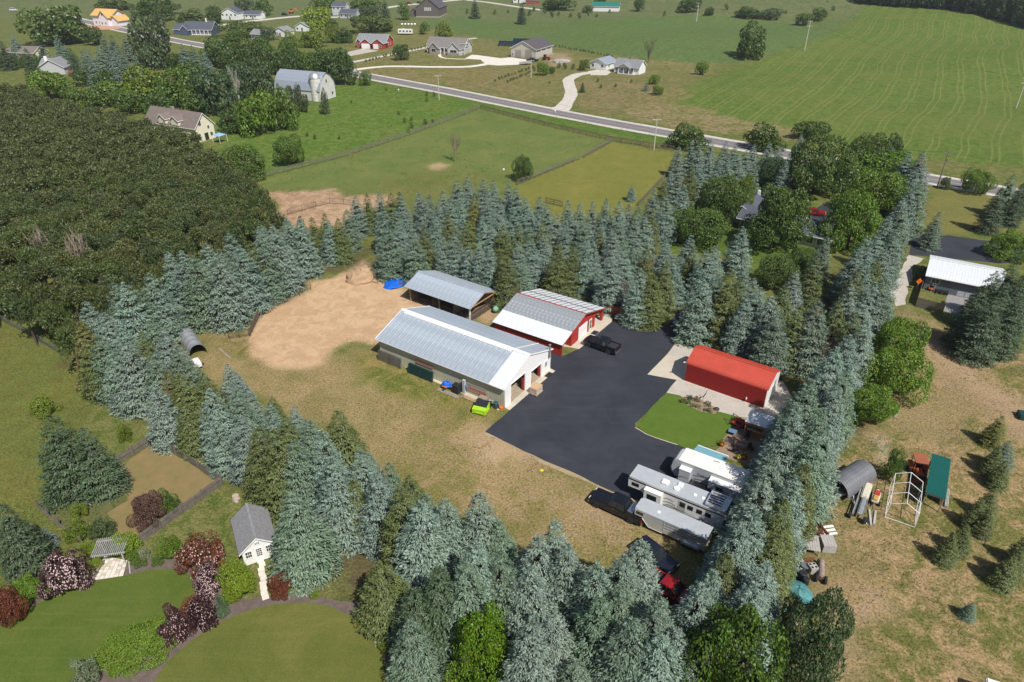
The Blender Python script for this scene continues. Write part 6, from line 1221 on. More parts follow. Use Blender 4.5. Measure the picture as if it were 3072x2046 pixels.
FT = [('yellow-green', t00, (840, 450, 1180, 730), 'yellow', 'tree above the brown-roofed cream house'), ('mid green', t00, (1080, 460, 1420, 760), 'mid', 'weeping tree left of the dead tree'), ('dark grey-green', t00, (1330, 460, 1640, 800), 'teal', 'tree beside the dead tree'), ('dark', t00, (1690, 390, 1910, 690), 'grey', 'tree left of the white gambrel barn'),
 ('bright green', t00, (1650, 640, 1920, 945), 'bright', 'bush mass right of the cream house'), ('green', t00, (1830, 610, 2060, 900), 'mid', 'bush mass in front of the white gambrel barn'), ('rounded green', t00, (1890, 940, 2090, 1155), 'mid', 'shrub on the meadow by the fence corner'), ('green', t00, (1530, 1000, 1840, 1250), 'mid', 'tree at the tip of the pine wood'), ('lime', t00, (1310, 1060, 1540, 1200), 'lime', 'sapling in the edge of the pine wood'),
 ('low dark', t00, (1490, 740, 1720, 925), 'dark', 'spreading juniper by the cream house'), ('green', t00, (590, 560, 900, 740), 'mid', 'tree row above the pine wood'), ('lime green', t00, (340, 720, 590, 930), 'yellow', 'birch standing in the pine wood'), ('lime green', t00, (150, 490, 450, 700), 'bright', 'tree at the far edge of the pine wood'), ('dark round', t00, (490, 470, 740, 600), 'dark', 'pine below the blue spruces at left'),
 ('tall dark', t00, (900, 110, 1190, 480), 'grey', 'willow in the middle of the village'), ('dark', t00, (1390, 250, 1700, 470), 'dark', 'oak behind the dead tree'), ('dark', t00, (1700, 250, 1900, 470), 'dark', 'oak right of the twin oaks'), ('dark', t00, (1950, 330, 2140, 510), 'dark', 'maple left of the silo trees'), ('dark', t00, (2150, 330, 2420, 590), 'dark', 'maple behind the silo'), ('dark low', t00, (1140, 360, 1340, 480), 'dark', 'tree below the blue ranch house'),
 ('wide olive', t00, (110, 30, 560, 320), 'olive', 'willow at the upper left'), ('olive', t00, (640, -20, 880, 80), 'olive', 'thicket behind the unfinished house'), ('dark', t00, (880, -30, 1210, 110), 'dark', 'grove at the top beside the power line'), ('olive', t00, (1200, 60, 1420, 180), 'olive', 'tree behind the blue ranch house'), ('dark', t00, (1420, 40, 1530, 170), 'dark', 'tree left of the white farmhouse'), ('dark', t00, (1620, -20, 1760, 120), 'grey', 'tree over the white farmhouse'), ('green', t00, (1740, -20, 1880, 110), 'mid', 'tree by the far road'),
 ('lime', t00, (2060, 50, 2290, 210), 'lime', 'maple by the far road'), ('mid green', t00, (2130, -30, 2310, 60), 'mid', 'tree at the top edge above the lime maple'), ('olive', t00, (1490, 150, 1790, 260), 'olive', 'hedge right of the blue ranch house'), ('lime', t00, (2040, 200, 2250, 330), 'yellow', 'bush group on the village lawn'), ('lime', t00, (2240, 160, 2340, 300), 'yellow', 'tree right of the bush group on the lawn'), ('greyish', t00, (1790, 180, 1910, 280), 'grey', 'tree between the small grey roofs'), ('yellow-green', t00, (1950, 210, 2050, 320), 'yellow', 'small tree left of the bush group'),
 ('dark', t00, (2240, 130, 2330, 200), 'dark', 'shrub near the grey village house'), ('dark', t10, (-60, 190, 75, 300), 'dark', 'tree left of the red house'), ('big dark', t10, (-60, 350, 100, 595), 'dark', 'maple at the road bend'), ('round light green', t10, (120, 490, 210, 595), 'mid', 'shrub beside the road bend'), ('round dark', t10, (350, 300, 470, 420), 'dark', 'maple on the lawn between red and stone houses'), ('green', t10, (120, 40, 270, 150), 'grey', 'tree beside the tall village spruce'),
 ('green', t10, (20, -20, 260, 80), 'mid', 'tree behind the grey village houses'), ('thin green', t10, (390, 20, 470, 140), 'mid', 'tree left of the dark old barn'), ('olive', t10, (40, 110, 340, 235), 'olive', 'thicket above the red house'), ('small green', t10, (540, 150, 610, 240), 'mid', 'tree right of the parked camper'), ('yellow-green', t10, (650, 150, 775, 275), 'yellow', 'tree behind the stone house'), ('bright', t10, (1345, 430, 1430, 525), 'bright', 'tree beside the roadside pole'), ('green', t10, (1430, 460, 1480, 510), 'mid', 'shrub beside the bright tree at the pole'),
 ('green', t10, (1640, 410, 1710, 490), 'mid', 'bush left of the white cottages'), ('bright', t10, (2120, 515, 2200, 585), 'bright', 'bush right of the white cottage'), ('bright', t10, (2145, 590, 2225, 660), 'bright', 'bush below the one beside the white cottage'), ('dark round', t10, (1180, 1080, 1320, 1255), 'dark', 'pine standing alone in the big paddock'), ('dark', t10, (1380, -20, 1620, 80), 'dark', 'pine clump at the top middle'), ('dark', t10, (1660, 35, 1740, 90), 'grey', 'tree left of the green-roofed shed'), ('dark', t10, (1740, -20, 1830, 30), 'dark', 'trees at the top edge by the shed'), ('dark', t10, (2015, -10, 2095, 80), 'dark', 'evergreen by the power line at top'),
 ('lone big dark', t20, (350, 150, 585, 415), 'dark', 'oak standing in the crop field'), ('lime', t20, (85, 425, 185, 520), 'bright', 'bush at the corner of the crop field'), ('dark', t20, (-20, -10, 140, 90), 'dark', 'tree at the far pylon'), ('dark', t20, (370, 45, 560, 135), 'dark', 'thicket behind the green field'), ('dark', t20, (540, 55, 700, 140), 'grey', 'thicket right of the field thicket'), ('dark green', t20, (780, 90, 900, 180), 'mid', 'shrub behind the leaning pylon'), ('dark', t20, (890, 55, 1000, 150), 'dark', 'tree behind the leaning pylon'), ('dark', t20, (150, 45, 230, 110), 'dark', 'scrub beside the far pylon')]
FT += [('dark green', t00, (960, 300, 1150, 480), 'dark', 'filler oak under the village willow'), ('green', t00, (1180, 430, 1420, 640), 'mid', 'tree between the oaks and the weeping tree'), ('dark green', t00, (1500, 300, 1720, 520), 'dark', 'oak left of the pale dead tree'), ('dark', t00, (1560, 440, 1780, 700), 'teal', 'tree behind the pale dead tree'), ('green', t00, (1250, 560, 1500, 800), 'mid', 'tree above the cream house gable'), ('dark', t00, (1760, 300, 1960, 520), 'dark', 'maple behind the gambrel barn roof'), ('dark', t00, (1880, 380, 2060, 520), 'dark', 'maple at the left end of the gambrel roof'), ('green', t00, (2060, 360, 2250, 540), 'mid', 'maple right of the gambrel roof'), ('dark', t00, (650, 480, 900, 660), 'dark', 'tree left of the yellow-green tree'), ('green', t00, (420, 600, 640, 760), 'mid', 'tree at the top edge of the pine wood'), ('green', t00, (760, 620, 980, 800), 'mid', 'tree directly behind the pine wood'), ('dark', t00, (980, 620, 1180, 800), 'dark', 'tree at the cream house chimney end'), ('green', t00, (1380, 330, 1520, 470), 'mid', 'small oak below the blue ranch house'), ('dark', t00, (560, 180, 700, 320), 'dark', 'tree right of the wide willow'), ('olive', t00, (250, 120, 560, 320), 'dark', 'lower half of the wide willow group'), ('dark', t00, (1020, 20, 1180, 150), 'dark', 'tree beside the village power pole'), ('green', t00, (1560, 200, 1720, 330), 'mid', 'hedge tree behind the dark oaks'), ('green', t00, (1900, 260, 2040, 400), 'mid', 'tree on the lawn behind the dark maples'), ('dark', t00, (1640, 330, 1800, 470), 'dark', 'oak in the middle of the dark group')]
for a, q, box, c, d in FT: broad(f'{a} {d}', q, box, c, group=None)
# small saplings and shrubs dotted on the lawns across the road: each its own
DOTS = [(t10, '1665,585;1770,565;1790,605;1890,600;2000,570;1435,580;1540,480;1600,480;1500,470;2110,620'), (t10, '310,628;640,665;590,660;395,795;485,830;440,845;580,860;630,850;485,885;465,915;590,700'), (t00, '2120,940;2175,960;2340,960;2210,740'), (t10, '70,710'), (t10, '1060,100;1150,90;1230,80;1330,80;1400,95;1500,110;1580,120;1700,110;1760,120;1300,110;1450,120;1640,130;1850,90;870,95;2230,110;2320,70'), (t20, '650,60;710,100;990,50;1035,80;790,165;300,70;640,110;450,90;110,50')]
n = 0
for q, s in DOTS:
    for w in s.split(';'):
        x, y = map(float, w.split(',')); n += 1; p = P(*q(x, y)); r = random.uniform(.6, 1.1) * (1 if p.y < 330 else 2.2)
        t = thing('sapling', f'{ordinal(n)} of the small shrubs dotted over the distant grass, counted along each field', 'shrub', p, 0, 'small shrubs on distant grass'); obj('stem', TRUNK, t, sc=(.05, .05, r)); obj('foliage', random.choice(BUSH), t, sc=(r * .7, r * .7, r * 1.8), color=jit(CG[random.choice(['dark', 'mid', 'olive'])]))
# rows of young trees beside the paths
k = 0
for a, b, m_ in ((t10(1060, 560), t10(1320, 470), 12), (t10(1150, 570), t10(1330, 490), 10), (t10(1480, 322), t10(1870, 395), 20), (t10(170, 425), t10(580, 330), 18)):
    for i in range(m_):
        k += 1; f = i / (m_ - 1); p = P(a[0] + (b[0] - a[0]) * f + random.uniform(-2, 2), a[1] + (b[1] - a[1]) * f + random.uniform(-1, 1)); r = random.uniform(.45, .7)
        t = thing('young_tree', 'knee-high young evergreen in a planted row across the road', 'shrub', p, 0, 'young evergreens planted in rows'); obj('foliage', random.choice(BUSH), t, sc=(r, r, r * 2.2), color=jit(CG['dark'])); obj('stem', TRUNK, t, sc=(.04, .04, r))
# spruces elsewhere
EXTRA = [(t00, 13.5, '75,225,b;380,240,b;440,300,t;270,285,d;590,330,b;670,320,b;560,350,t;740,320,b;790,330,b;830,340,t;780,425,b;1250,300,b;1320,310,t;1400,340,b;700,230,t;760,235,t;480,330,d;850,240,t;930,390,t;620,400,b;0,280,d;170,330,d', 'the village group, upper left'), (t10, 14, '295,-10,d;1245,15,d;920,-10,d', 'the far group at the top'), (t10, 4, '2105,565,b;1665,570,d', 'the pair by the white cottages'),
 (t20, 11, '2290,1200,t;2200,1300,d;2354,1260,d;2420,1200,d', 'the group right of the small maple'), (t21, 11, '2170,300,d;2300,240,d;2354,330,d;2080,400,d;2240,380,d;2420,300,d;2340,470,d;2160,480,d', 'the group beside the board fence'), (qE, 9, '2270,670,t', 'spruce by the neighbour lane'),
 (t21, 5, '2210,1300,y;2260,1470,t', 'the upper right yard'), (t22, 4.2, '2190,-60,g;2240,40,g;2160,230,g;2070,310,g;2130,380,g;1970,480,g;1880,540,g;2340,650,g;2290,700,g;2400,560,g', 'the right yard row'), (t22, 2.6, '2010,1020,t', 'young spruce alone at the bottom of the right yard'),
 (t01, 11.5, '330,1290,d', 'spruce left'), (t02, 10, '-20,330,d;560,-190,d', 'the group left of the garden'), (t02, 3.0, '290,500,b', 'small garden spruce')]
for q, hh, s, desc in EXTRA:
    its = []
    for x, y, c, h in parse(s):
        h = hh * .9 * random.uniform(.92, 1.08); p = P(*q(x, y), z=h); its.append((q(x, y)[0], p, h, c))
    its.sort(key=lambda t: t[0]); cnt = {}
    for u, p, h, c in its:
        p.z = float(terrain(p.x, p.y)); cnt[c] = cnt.get(c, 0) + 1
        lab = {'spruce left': 'big solitary deep green spruce left of the garden plot', 'small garden spruce': 'small pale blue spruce beside the weedy vegetable bed', 'spruce by the neighbour lane': 'lone blue-green spruce at the head of the gravel lane', 'young spruce alone at the bottom of the right yard': 'low lone young spruce at the bottom of the right yard'}.get(desc) or f'{ordinal(cnt[c])} {SPN[c]} from the left in {desc}'
        spruce_at(p, h, 1.35 if h < 7 else (1.35 if desc == 'spruce left' else 1.2), c, lab, desc if len(its) > 1 else None)
# far woods on the skyline: one mass
def woods(name, label, a, b, rows, cols, h, c, q=t20):
    vs, fs, o = [], [], 0; base = FARB[0]; nv = len(base.vertices); co_ = np.zeros(nv * 3, np.float32); base.vertices.foreach_get('co', co_); co_ = co_.reshape(-1, 3); A, Bq = P(*q(*a)), P(*q(*b)); nrm = Vector((0, 1, 0))
    for i in range(cols):
        for j in range(rows):
            p = A.lerp(Bq, (i + random.random() * .6) / cols); p.y += j * 9 + random.uniform(-3, 3); z = float(terrain(p.x, p.y)); r = random.uniform(5, 7.5); hh = h * random.uniform(.8, 1.15); an = random.random() * 6.28
            v = co_ * (r, r, hh); v = np.stack([v[:, 0] * math.cos(an) - v[:, 1] * math.sin(an), v[:, 0] * math.sin(an) + v[:, 1] * math.cos(an), v[:, 2]], 1) + (p.x, p.y, z); vs.append(v); fs.append(np.arange(nv).reshape(-1, 4) + o); o += nv
    ob = obj(name, npmesh(name, [(np.concatenate(vs), np.concatenate(fs), 0)], [M_LEAF]), color=c); ob['kind'] = 'stuff'; tag(ob, label, 'wood')
woods('hilltop_wood', 'dark wood along the crest behind the crop field', (1240, 22), (1900, 62), 3, 12, 16, (.06, .10, .03)); woods('hilltop_wood', 'dark wood at the top right corner of the crop field', (1900, 70), (2500, 220), 3, 9, 17, (.06, .10, .03))
# ---- bare and dead trees
def bare_tree(label, px, h, spread, m=M_DEAD, seed=0, name='bare_tree'):
    r = random.Random(seed); t = thing(name, label, 'tree', P(*px), 0); mb = MB(); mb.tube((0, 0, 0), (0, 0, h * .5), h * .02, h * .014, 6)
    bb = MB()
    for k in range(16):
        a = r.random() * 6.28; s = Vector((0, 0, h * r.uniform(.12, .5))); e = Vector((math.cos(a) * spread * r.uniform(.4, 1), math.sin(a) * spread * r.uniform(.4, 1), h * r.uniform(.6, 1))); bb.tube(s, e, h * .008, h * .002, 4)
        for j in range(5):
            qv = s.lerp(e, r.uniform(.35, .95)); bb.tube(qv, qv + Vector((r.uniform(-.4, .4) * spread, r.uniform(-.4, .4) * spread, r.uniform(.1, .25) * h)), h * .004, h * .0012, 3)
    mb.build('trunk', m, t); bb.build('branches', m, t); return t
bare_tree('leafless grey tree in the big paddock', t10(785, 1115), 8, 2.4, seed=1); bare_tree('pale dead tree towering beside the green trees', t00(1660, 740), 14, 2.6, mat('bleached', (.42, .38, .33), .9), 2); bare_tree('dead grey spruce snag in the right spruce stand', qF(1560, 1010), 7, 2.6, M_DEAD, 3); bare_tree('brown dead tree between the workshop spruces', qD(1450, 1270), 6.5, 1.6, M_DEAD, 4)
bare_tree('leafless dead pine at the front of the pine wood', t01(400, 400), 11, 2.2, mat('pinkish_dead', (.36, .27, .23), .9), 5); bare_tree('pinkish dead pine inside the pine wood', t01(650, 480), 12.5, 2.2, 'pinkish_dead', 6); bare_tree('sparse dark tree beside the white cottage', t10(2115, 430), 11, 4, M_BARK, 7)
# poplars by the silo
for k, (x, y0, y1) in enumerate(((1950, 580, 770), (2025, 590, 780), (2070, 575, 770), (2110, 650, 780), (2245, 610, 790))): broad(f'slim pale poplar, {ordinal(k + 1)} from the left in front of the white barn', t00, (x - 28, y0, x + 28, y1), (.10, .13, .06), FARB[k % 4], 'poplars by the white barn', sink=.2)
# hedge of columnar cedars at far left
for k in range(9): broad(f'narrow cedar, {ordinal(k + 1)} from the left in the clipped row', t00, (-5 + k * 36, 372, 33 + k * 36, 470), 'dark', FARB[k % 4], 'row of narrow cedars', 'columnar_cedar', 'cedar', .2)
# ------------------------------------------------------------------ garden shrubs at the lower left
mat('blossom_pink', (0.62, 0.47, 0.46), .9); 
def garden(label, box, c, blossom=None, q=t02, mesh=None, dens=1500, bs=.05):
    t = broad(label, q, box, c, mesh or (random.choice(BROAD) if (box[2] - box[0]) > 200 and not blossom else random.choice(SHRUB)), None, 'garden_shrub', 'shrub', .45)
    if blossom:
        cr = [o for o in t.children if o.name.startswith('crown')][0]; key = ('bl', cr.data.name, blossom)
        if key not in BL: 
            r = np.random.default_rng(5); me = cr.data; cv = np.zeros(len(me.vertices) * 3, np.float32); me.vertices.foreach_get('co', cv); cv = cv.reshape(-1, 4, 3).mean(1); pk = r.permutation(len(cv))[:dens]; c0 = cv[pk]; ctr = np.array((0, 0, .5)); nn = unit(c0 - ctr + (0, 0, .3)); base = c0 + nn * .045; tt = unit(np.cross(nn, r.normal(size=nn.shape)))
            v, f = kites(base - tt * bs * .5, tt, np.full(len(pk), bs), np.full(len(pk), bs * .9), nn); BL[key] = npmesh('blossom', [(v, f, 0)], [MATS[blossom]])
        obj('blossom', BL[key], t, sc=cr.scale)
    return t
BL = {}
PUR = (.085, .032, .036); RUS = (.20, .065, .03)
garden('purple shrub with pink-white blossom left of the pergola patio', (290, 700, 615, 985), PUR, 'blossom_pink'); garden('rust-red shrub at the far left edge of the lawn', (-60, 940, 185, 1200), RUS); garden('green shrub between the rust and purple shrubs', (70, 860, 320, 1040), 'bright')
garden('largest rust-red smoke shrub behind the lawn', (1210, 600, 1540, 850), RUS, 'blossom_pink', dens=500); garden('purple blossoming shrub below the large rust shrub', (1340, 770, 1560, 1000), PUR, 'blossom_pink'); garden('orange-brown shrub between the two purple shrubs', (1220, 1000, 1400, 1130), (.24, .09, .03), 'blossom_pink', dens=200); garden('dark burgundy shrub beside the round lawn', (1310, 1000, 1495, 1230), (.05, .015, .02), 'blossom_pink', dens=150); garden('lowest purple blossoming shrub between the lawns', (1125, 1070, 1330, 1320), PUR, 'blossom_pink')
garden('bright green shrub below the white shed', (1520, 770, 1760, 1020), 'lime'); garden('rust-red shrub beside the shed path', (1850, 840, 2005, 1000), RUS); garden('small lime shrub left of the shed path shrubs', (1520, 710, 1600, 810), 'lime'); garden('blue-green lavender clump, upper of two', (1490, 970, 1585, 1060), (.10, .16, .09)); garden('blue-green lavender clump, lower of two', (1485, 1035, 1580, 1135), (.14, .21, .11))
hp, hq = P(*t02(700, 1530)), P(*t02(1130, 1330)); hd = hq - hp; hg = thing('garden_hedge', 'wide bright green hedge at the bottom of the picture', 'hedge', (hp + hq) / 2 + Vector((0, .8, 0)), math.atan2(hd.y, hd.x)); obj('stems', LIMB[0], hg, sc=(3, 1.2, 1.4)); obj('foliage', FINE[0], hg, sc=(hd.length * .74, 2.7, 2.1), color=(.17, .27, .022))
garden('pale grey bush left of the bottom hedge', (500, 1430, 690, 1620), (.2, .25, .14)); garden('lime vine shrub on the right pergola post', (780, 530, 960, 690), 'lime'); garden('lime vine shrub on the left pergola post', (560, 600, 660, 720), 'lime'); garden('green shrub at the left foot of the pergola', (610, 700, 700, 800), 'lime'); garden('green shrub at the right foot of the pergola', (860, 660, 950, 730), 'bright')
garden('leafy green shrub between pergola and rust shrub', (1100, 550, 1260, 730), 'bright'); garden('dark small shrub right of the leafy green shrub', (1290, 540, 1360, 620), 'mid'); garden('low mounded shrub beside the patio', (900, 720, 1010, 775), 'mid'); garden('low mounded shrub left of the rust shrub', (1045, 700, 1130, 765), 'mid'); garden('white ornamental grass tuft', (960, 640, 1040, 730), (.30, .33, .2))
garden('yellow-green weeds in the vegetable bed, upper patch', (490, 340, 600, 450), 'yellow'); garden('yellow-green weeds in the vegetable bed, lower patch', (450, 460, 620, 600), 'yellow'); garden('grey-green weeds in the vegetable bed', (620, 450, 790, 590), (.10, .15, .05)); garden('reddish brush heap on the dry plot', (890, 290, 1150, 510), (.16, .085, .06)); garden('green brush beside the reddish heap', (1080, 260, 1240, 430), 'mid'); garden('dark green shrub at the garden fence corner', (620, 60, 775, 200), 'dark')
garden('round lime boxwood beside the round lawn', (200, 1135, 262, 1200), 'lime', q=t12); garden('round green boxwood beside the round lawn', (232, 1180, 345, 1285), 'mid', q=t12); garden('green hedge piece at the bottom by the round lawn', (330, 1420, 415, 1600), 'bright', q=t12); garden('lime bush at the bottom below the spruces', (440, 1450, 620, 1660), 'lime', q=t12); garden('small round lime shrub near the shed spruces', (2140, 945, 2200, 1000), 'lime'); garden('small lime flower mound by the round lawn', (260, 1290, 350, 1370), 'yellow', q=t12)
garden('yellow-green bush on the lower left lawn', (810, 1360, 910, 1480), 'yellow', q=t01); garden('yellow-green bush behind the solitary spruce', (190, 1170, 380, 1310), 'yellow', q=t01)
garden('green bush at the foot of the pine wood', (370, 440, 500, 620), 'bright', q=t01)

# ================================================================== GARDEN BUILDINGS, RIGHT YARD
mat('shingle_grey', (0.18, 0.18, 0.19), .9, col2=(.30, .30, .31), scale=5, detail=6); mat('white_board', (.80, .80, .78), .6, var=.04)
def shingle_roof(parent, e0, e1, r0, r1, m, n=12, th=.03, name='shingle_course'):
    """overlapping courses from eave to ridge"""
    e0, e1, r0, r1 = map(Vector, (e0, e1, r0, r1)); nr = (e1 - e0).cross(r0 - e0).normalized(); nr = nr if nr.z > 0 else -nr
    for k in range(n):
        a, b = k / n, (k + 1.08) / n; b = min(b, 1); MB().slab([e0.lerp(r0, a), e1.lerp(r1, a), e1.lerp(r1, b), e0.lerp(r0, b)], nr * (th + .012 * (k % 2))).build(name, m, parent)
sh = Fr(t02(1692, 768), t02(1912, 690)); SHW, SHL, she, shr = 3.15, 5.0, 2.1, 3.35
t = thing('garden_shed', 'white cottage-style garden shed with grey shingle roof', 'shed', sh.o, sh.a)
for k in range(10):
    z0, z1 = k * .21, (k + 1) * .21; B((0, SHW, -.02, 0, z0, z1 - .012)).build('clapboard', 'white_board', t)
MB().slab([(0, 0, 2.1), (SHW, 0, 2.1), (SHW / 2, 0, shr)], (0, .05, 0)).build('gable', 'white_board', t)
B((0, .05, .02, SHL, 0, she), (SHW - .05, SHW, .02, SHL, 0, she), (0, SHW, SHL - .05, SHL, 0, she)).build('side_wall', 'white_board', t)
B((.05, SHW - .05, .02, .07, 0, she)).build('front_lining', 'white_board', t)
sl_ = (shr - she) / (SHW / 2)
for s in (0, 1):
    x = -.3 if not s else SHW + .3; shingle_roof(t, (x, -.25, she - .3 * sl_), (x, SHL + .2, she - .3 * sl_), (SHW / 2, -.25, shr + .03), (SHW / 2, SHL + .2, shr + .03), 'shingle_grey', 9)
    MB().slab([(x, -.29, she - .3 * sl_ - .1), (SHW / 2, -.29, shr - .08), (SHW / 2, -.29, shr + .05), (x, -.29, she - .3 * sl_ + .03)], (0, .04, 0)).build('barge_board', 'white_trim', t)
B((SHW / 2 - .12, SHW / 2 + .12, -.27, SHL + .22, shr + .05, shr + .1)).build('ridge_cap', 'shingle_grey', t)
dr_ = B((1.2, 1.95, -.05, -.02, .05, 1.95)).build('door', 'white_trim', t); window(dr_, 1.32, 1.83, .75, 1.8, -.05, cols=3, rows=4)
window(t, .3, .85, .95, 1.75, -.03, cols=3, rows=2); window(t, 2.3, 2.85, .95, 1.75, -.03, cols=3, rows=2); window(t, 1.35, 1.8, 2.35, 2.65, -.01, cols=3, rows=2)
t = thing('water_barrel', 'dark barrel with blue cans at the shed corner', 'barrel', sh.w(2.75, -.6), 0); MB().lathe([(.22, 0), (.26, .3), (.22, .6), (.0, .6)], n=12).build('barrel', 'plastic_black', t, True); bbuild(B((.35, .65, -.2, .2, 0, .35)), 'can', 'cloth_blue', t, .05)
# stepping stones
t = thing('stepping_path', 'pale stepping stones leading from the shed to the lawn', 'path', sh.w(1.6, -.8), sh.a); a_, b_ = P(*t02(1800, 730)), P(*t02(1828, 985)); o_ = sh.w(1.6, -.8); inv = Matrix.Rotation(-sh.a, 3, 'Z')
for k in range(9):
    p = inv @ (a_.lerp(b_, k / 8) - o_); p += Vector((random.uniform(-.08, .08), 0, 0)); bbuild(B((p.x - .32, p.x + .32, p.y - .3, p.y + .3, .0, .05)), 'stone', 'concrete_white', t, .03)
for k in range(5): p = inv @ (P(*t02(1935 - k * 20, 765 + k * 28)) - o_); bbuild(B((p.x - .25, p.x + .2, p.y - .2, p.y + .2, 0, .08)), 'stone', 'concrete_white', t, .03)
t = thing('tree_stump', 'bleached stump with a stone beside the white shed', 'stump', P(*t02(1628, 300)), 0); MB().lathe([(.45, 0), (.38, .3), (.36, .42), (0, .4)], n=11).build('stump', mat('stump_wood', (.48, .38, .30), .9, var=.2, scale=3), t); blob('stone', 'stone_grey', t, (.2, -.55, 0), .3, .22, .25, 3, 8)
# pergola and paved patio
pg = Fr(t02(615, 870), t02(850, 838)); 
t = thing('paved_patio', 'pale square-paved patio under the pergola', 'patio', pg.o, pg.a); c0, c1, c2_, c3 = [Vector((*pg.loc(x), 0)) for x in (t02(612, 872), t02(850, 838), t02(880, 730), t02(720, 700))]
nx_, ny_ = 7, 7
for i in range(nx_):
    for j in range(ny_):
        f = lambda a, b: (c0.lerp(c1, a)).lerp(c3.lerp(c2_, a), b); g = .04; q_ = [f((i + g) / nx_, (j + g) / ny_), f((i + 1 - g) / nx_, (j + g) / ny_), f((i + 1 - g) / nx_, (j + 1 - g) / ny_), f((i + g) / nx_, (j + 1 - g) / ny_)]
        MB().slab([v + Vector((0, 0, .012)) for v in q_], (0, 0, .035 + random.random() * .008)).build('paver', 'concrete_white' if random.random() < .7 else 'concrete', t)
pl = [pg.loc(x, z=1.6) for x in (t02(640, 697), t02(850, 667))]
t = thing('pergola', 'weathered grey slatted pergola over the patio', 'pergola', pg.w(pl[0][0], pl[0][1]), pg.a); mat('pergola_wood', (.42, .41, .40), .85, var=.15, scale=3); PW = pl[1][0] - pl[0][0] - .1
for x in (0.1, PW - .1):
    for y in (0, 1.9): B((x - .06, x + .06, y - .06, y + .06, 0, 1.45)).build('post', 'pergola_wood', t)
for y in (-.05, 1.9): B((-.25, PW + .25, y - .04, y + .04, 1.45, 1.62)).build('beam', 'pergola_wood', t)
for k in range(16): x = -.1 + (PW + .2) * k / 15; B((x - .025, x + .025, -.3, 2.2, 1.62, 1.74)).build('slat', 'pergola_wood', t)
mb = MB(); mb.bar((PW + .2, .1, .05), (PW + .75, -1.5, .05), .1); mb.build('edge_beam', 'pergola_wood', t)
t = thing('white_paving', 'pale bench plank on the paved patio', 'bench', P(*t02(690, 790)), pg.a + R(80)); B((-.9, .9, -.1, .1, .3, .36)).build('seat', 'old_timber', t); B((-.8, -.7, -.1, .1, 0, .3), (.7, .8, -.1, .1, 0, .3)).build('leg', 'old_timber', t)
for k in range(4):
    a_, b_ = P(*t02(700 + k * 10, 250 + k * 22)), P(*t02(860 - k * 40, 260 + k * 40))

# ---------------- neighbour building, right
nf = Fr(t21(1655, 425), t21(2110, 520)); NW, NL = nf.L + 1.0, 9.5
nb_ = thing('white_roofed_building', 'grey steel building with long white ribbed roof', 'building', nf.o, nf.a); mat('slate_siding', (.15, .17, .20), .6, var=.06); NE, NR = 2.9, 4.1
ribbed_wall(nb_, 'wall_panel', (0, 0), (NW, 0), 0, NE, 'slate_siding'); ribbed_wall(nb_, 'wall_panel', (0, NL), (0, 0), 0, NE, 'slate_siding'); B((0, NW, NL - .05, NL, 0, NE), (NW - .05, NW, 0, NL, 0, NE)).build('wall', 'slate_siding', nb_)
for x in (0, NW - .06): MB().slab([(x, 0, NE), (x, NL, NE), (x, NL / 2, NR)], (.06, 0, 0)).build('gable', 'slate_siding', nb_)
roof_slope(nb_, 'roof_panel', (-.3, -.5, NE - .1), (NW + .3, -.5, NE - .1), (-.3, NL / 2, NR + .05), (NW + .3, NL / 2, NR + .05), 'white_roof', .92); roof_slope(nb_, 'roof_panel', (-.3, NL + .5, NE - .1), (NW + .3, NL + .5, NE - .1), (-.3, NL / 2, NR + .05), (NW + .3, NL / 2, NR + .05), 'white_roof', .92)
B((-.35, NW + .35, NL / 2 - .12, NL / 2 + .12, NR + .1, NR + .15)).build('ridge_cap', 'white_trim', nb_); B((-.32, NW + .32, -.56, -.5, NE - .2, NE - .08)).build('gutter', 'white_trim', nb_)
window(nb_, .9, 2.1, 1.5, 2.3, 0, cols=2, rows=1)
for k in range(5): B((5.2 + k * 1.2, 6.3 + k * 1.2, -.04, 0, .1, 1.0)).build('lower_panel', 'rv_grey', nb_)
sheet('neighbour_patio', [t21(1830, 450), t21(2000, 490), t21(1940, 560), t21(1900, 600), t21(1795, 580)], mat('grey_slab', (.27, .26, .26), .9, var=.1), .008)
def board_fence(label, a, b, h=1.7, m='fence_wood', wdt=.15):
    a_, b_ = P(*a), P(*b); d_ = b_ - a_; t = thing('board_fence', label, 'fence', a_, math.atan2(d_.y, d_.x)); nb = max(2, int(d_.length / (wdt + .015))); me = B((0, wdt, -.012, .012, .04, h)).mesh('board', m)
    for k in range(nb): obj('board', me, t, (k * (wdt + .015), random.uniform(-.012, .012), random.uniform(-.05, .04)))
    B((0, nb * (wdt + .015), .02, .07, .4, .5), (0, nb * (wdt + .015), .02, .07, h - .4, h - .3)).build('rail', m, t)
board_fence('weathered board fence in front of the parked red mower', t21(1605, 545), t21(1795, 592)); board_fence('weathered board fence along the gravel lane', t21(1650, 400), t21(1605, 540)); board_fence('grey board fence below the dark spruces, left piece', t21(1920, 615), t21(2010, 655), m='pergola_wood'); board_fence('grey board fence below the dark spruces, right piece', t21(2015, 660), t21(2100, 690), m='pergola_wood')
t = thing('ride_on_mower', 'red ride-on tractor mower parked by the grey building', 'mower', P(*t21(1715, 430)), nf.a + R(80)); bbuild(B((-.2, .9, -.35, .35, .4, .85)), 'hood', 'orange', t, .1); bbuild(B((-.9, -.2, -.4, .4, .35, .6)), 'rear_body', 'orange', t, .06); B((-.6, -.2, -.25, .25, .62, .75)).build('seat', 'black_rubber', t); MB().slab([(-.7, -.25, .7), (-.7, .25, .7), (-.85, .25, 1.15), (-.85, -.25, 1.15)], (-.06, 0, 0)).build('backrest', 'black_rubber', t)
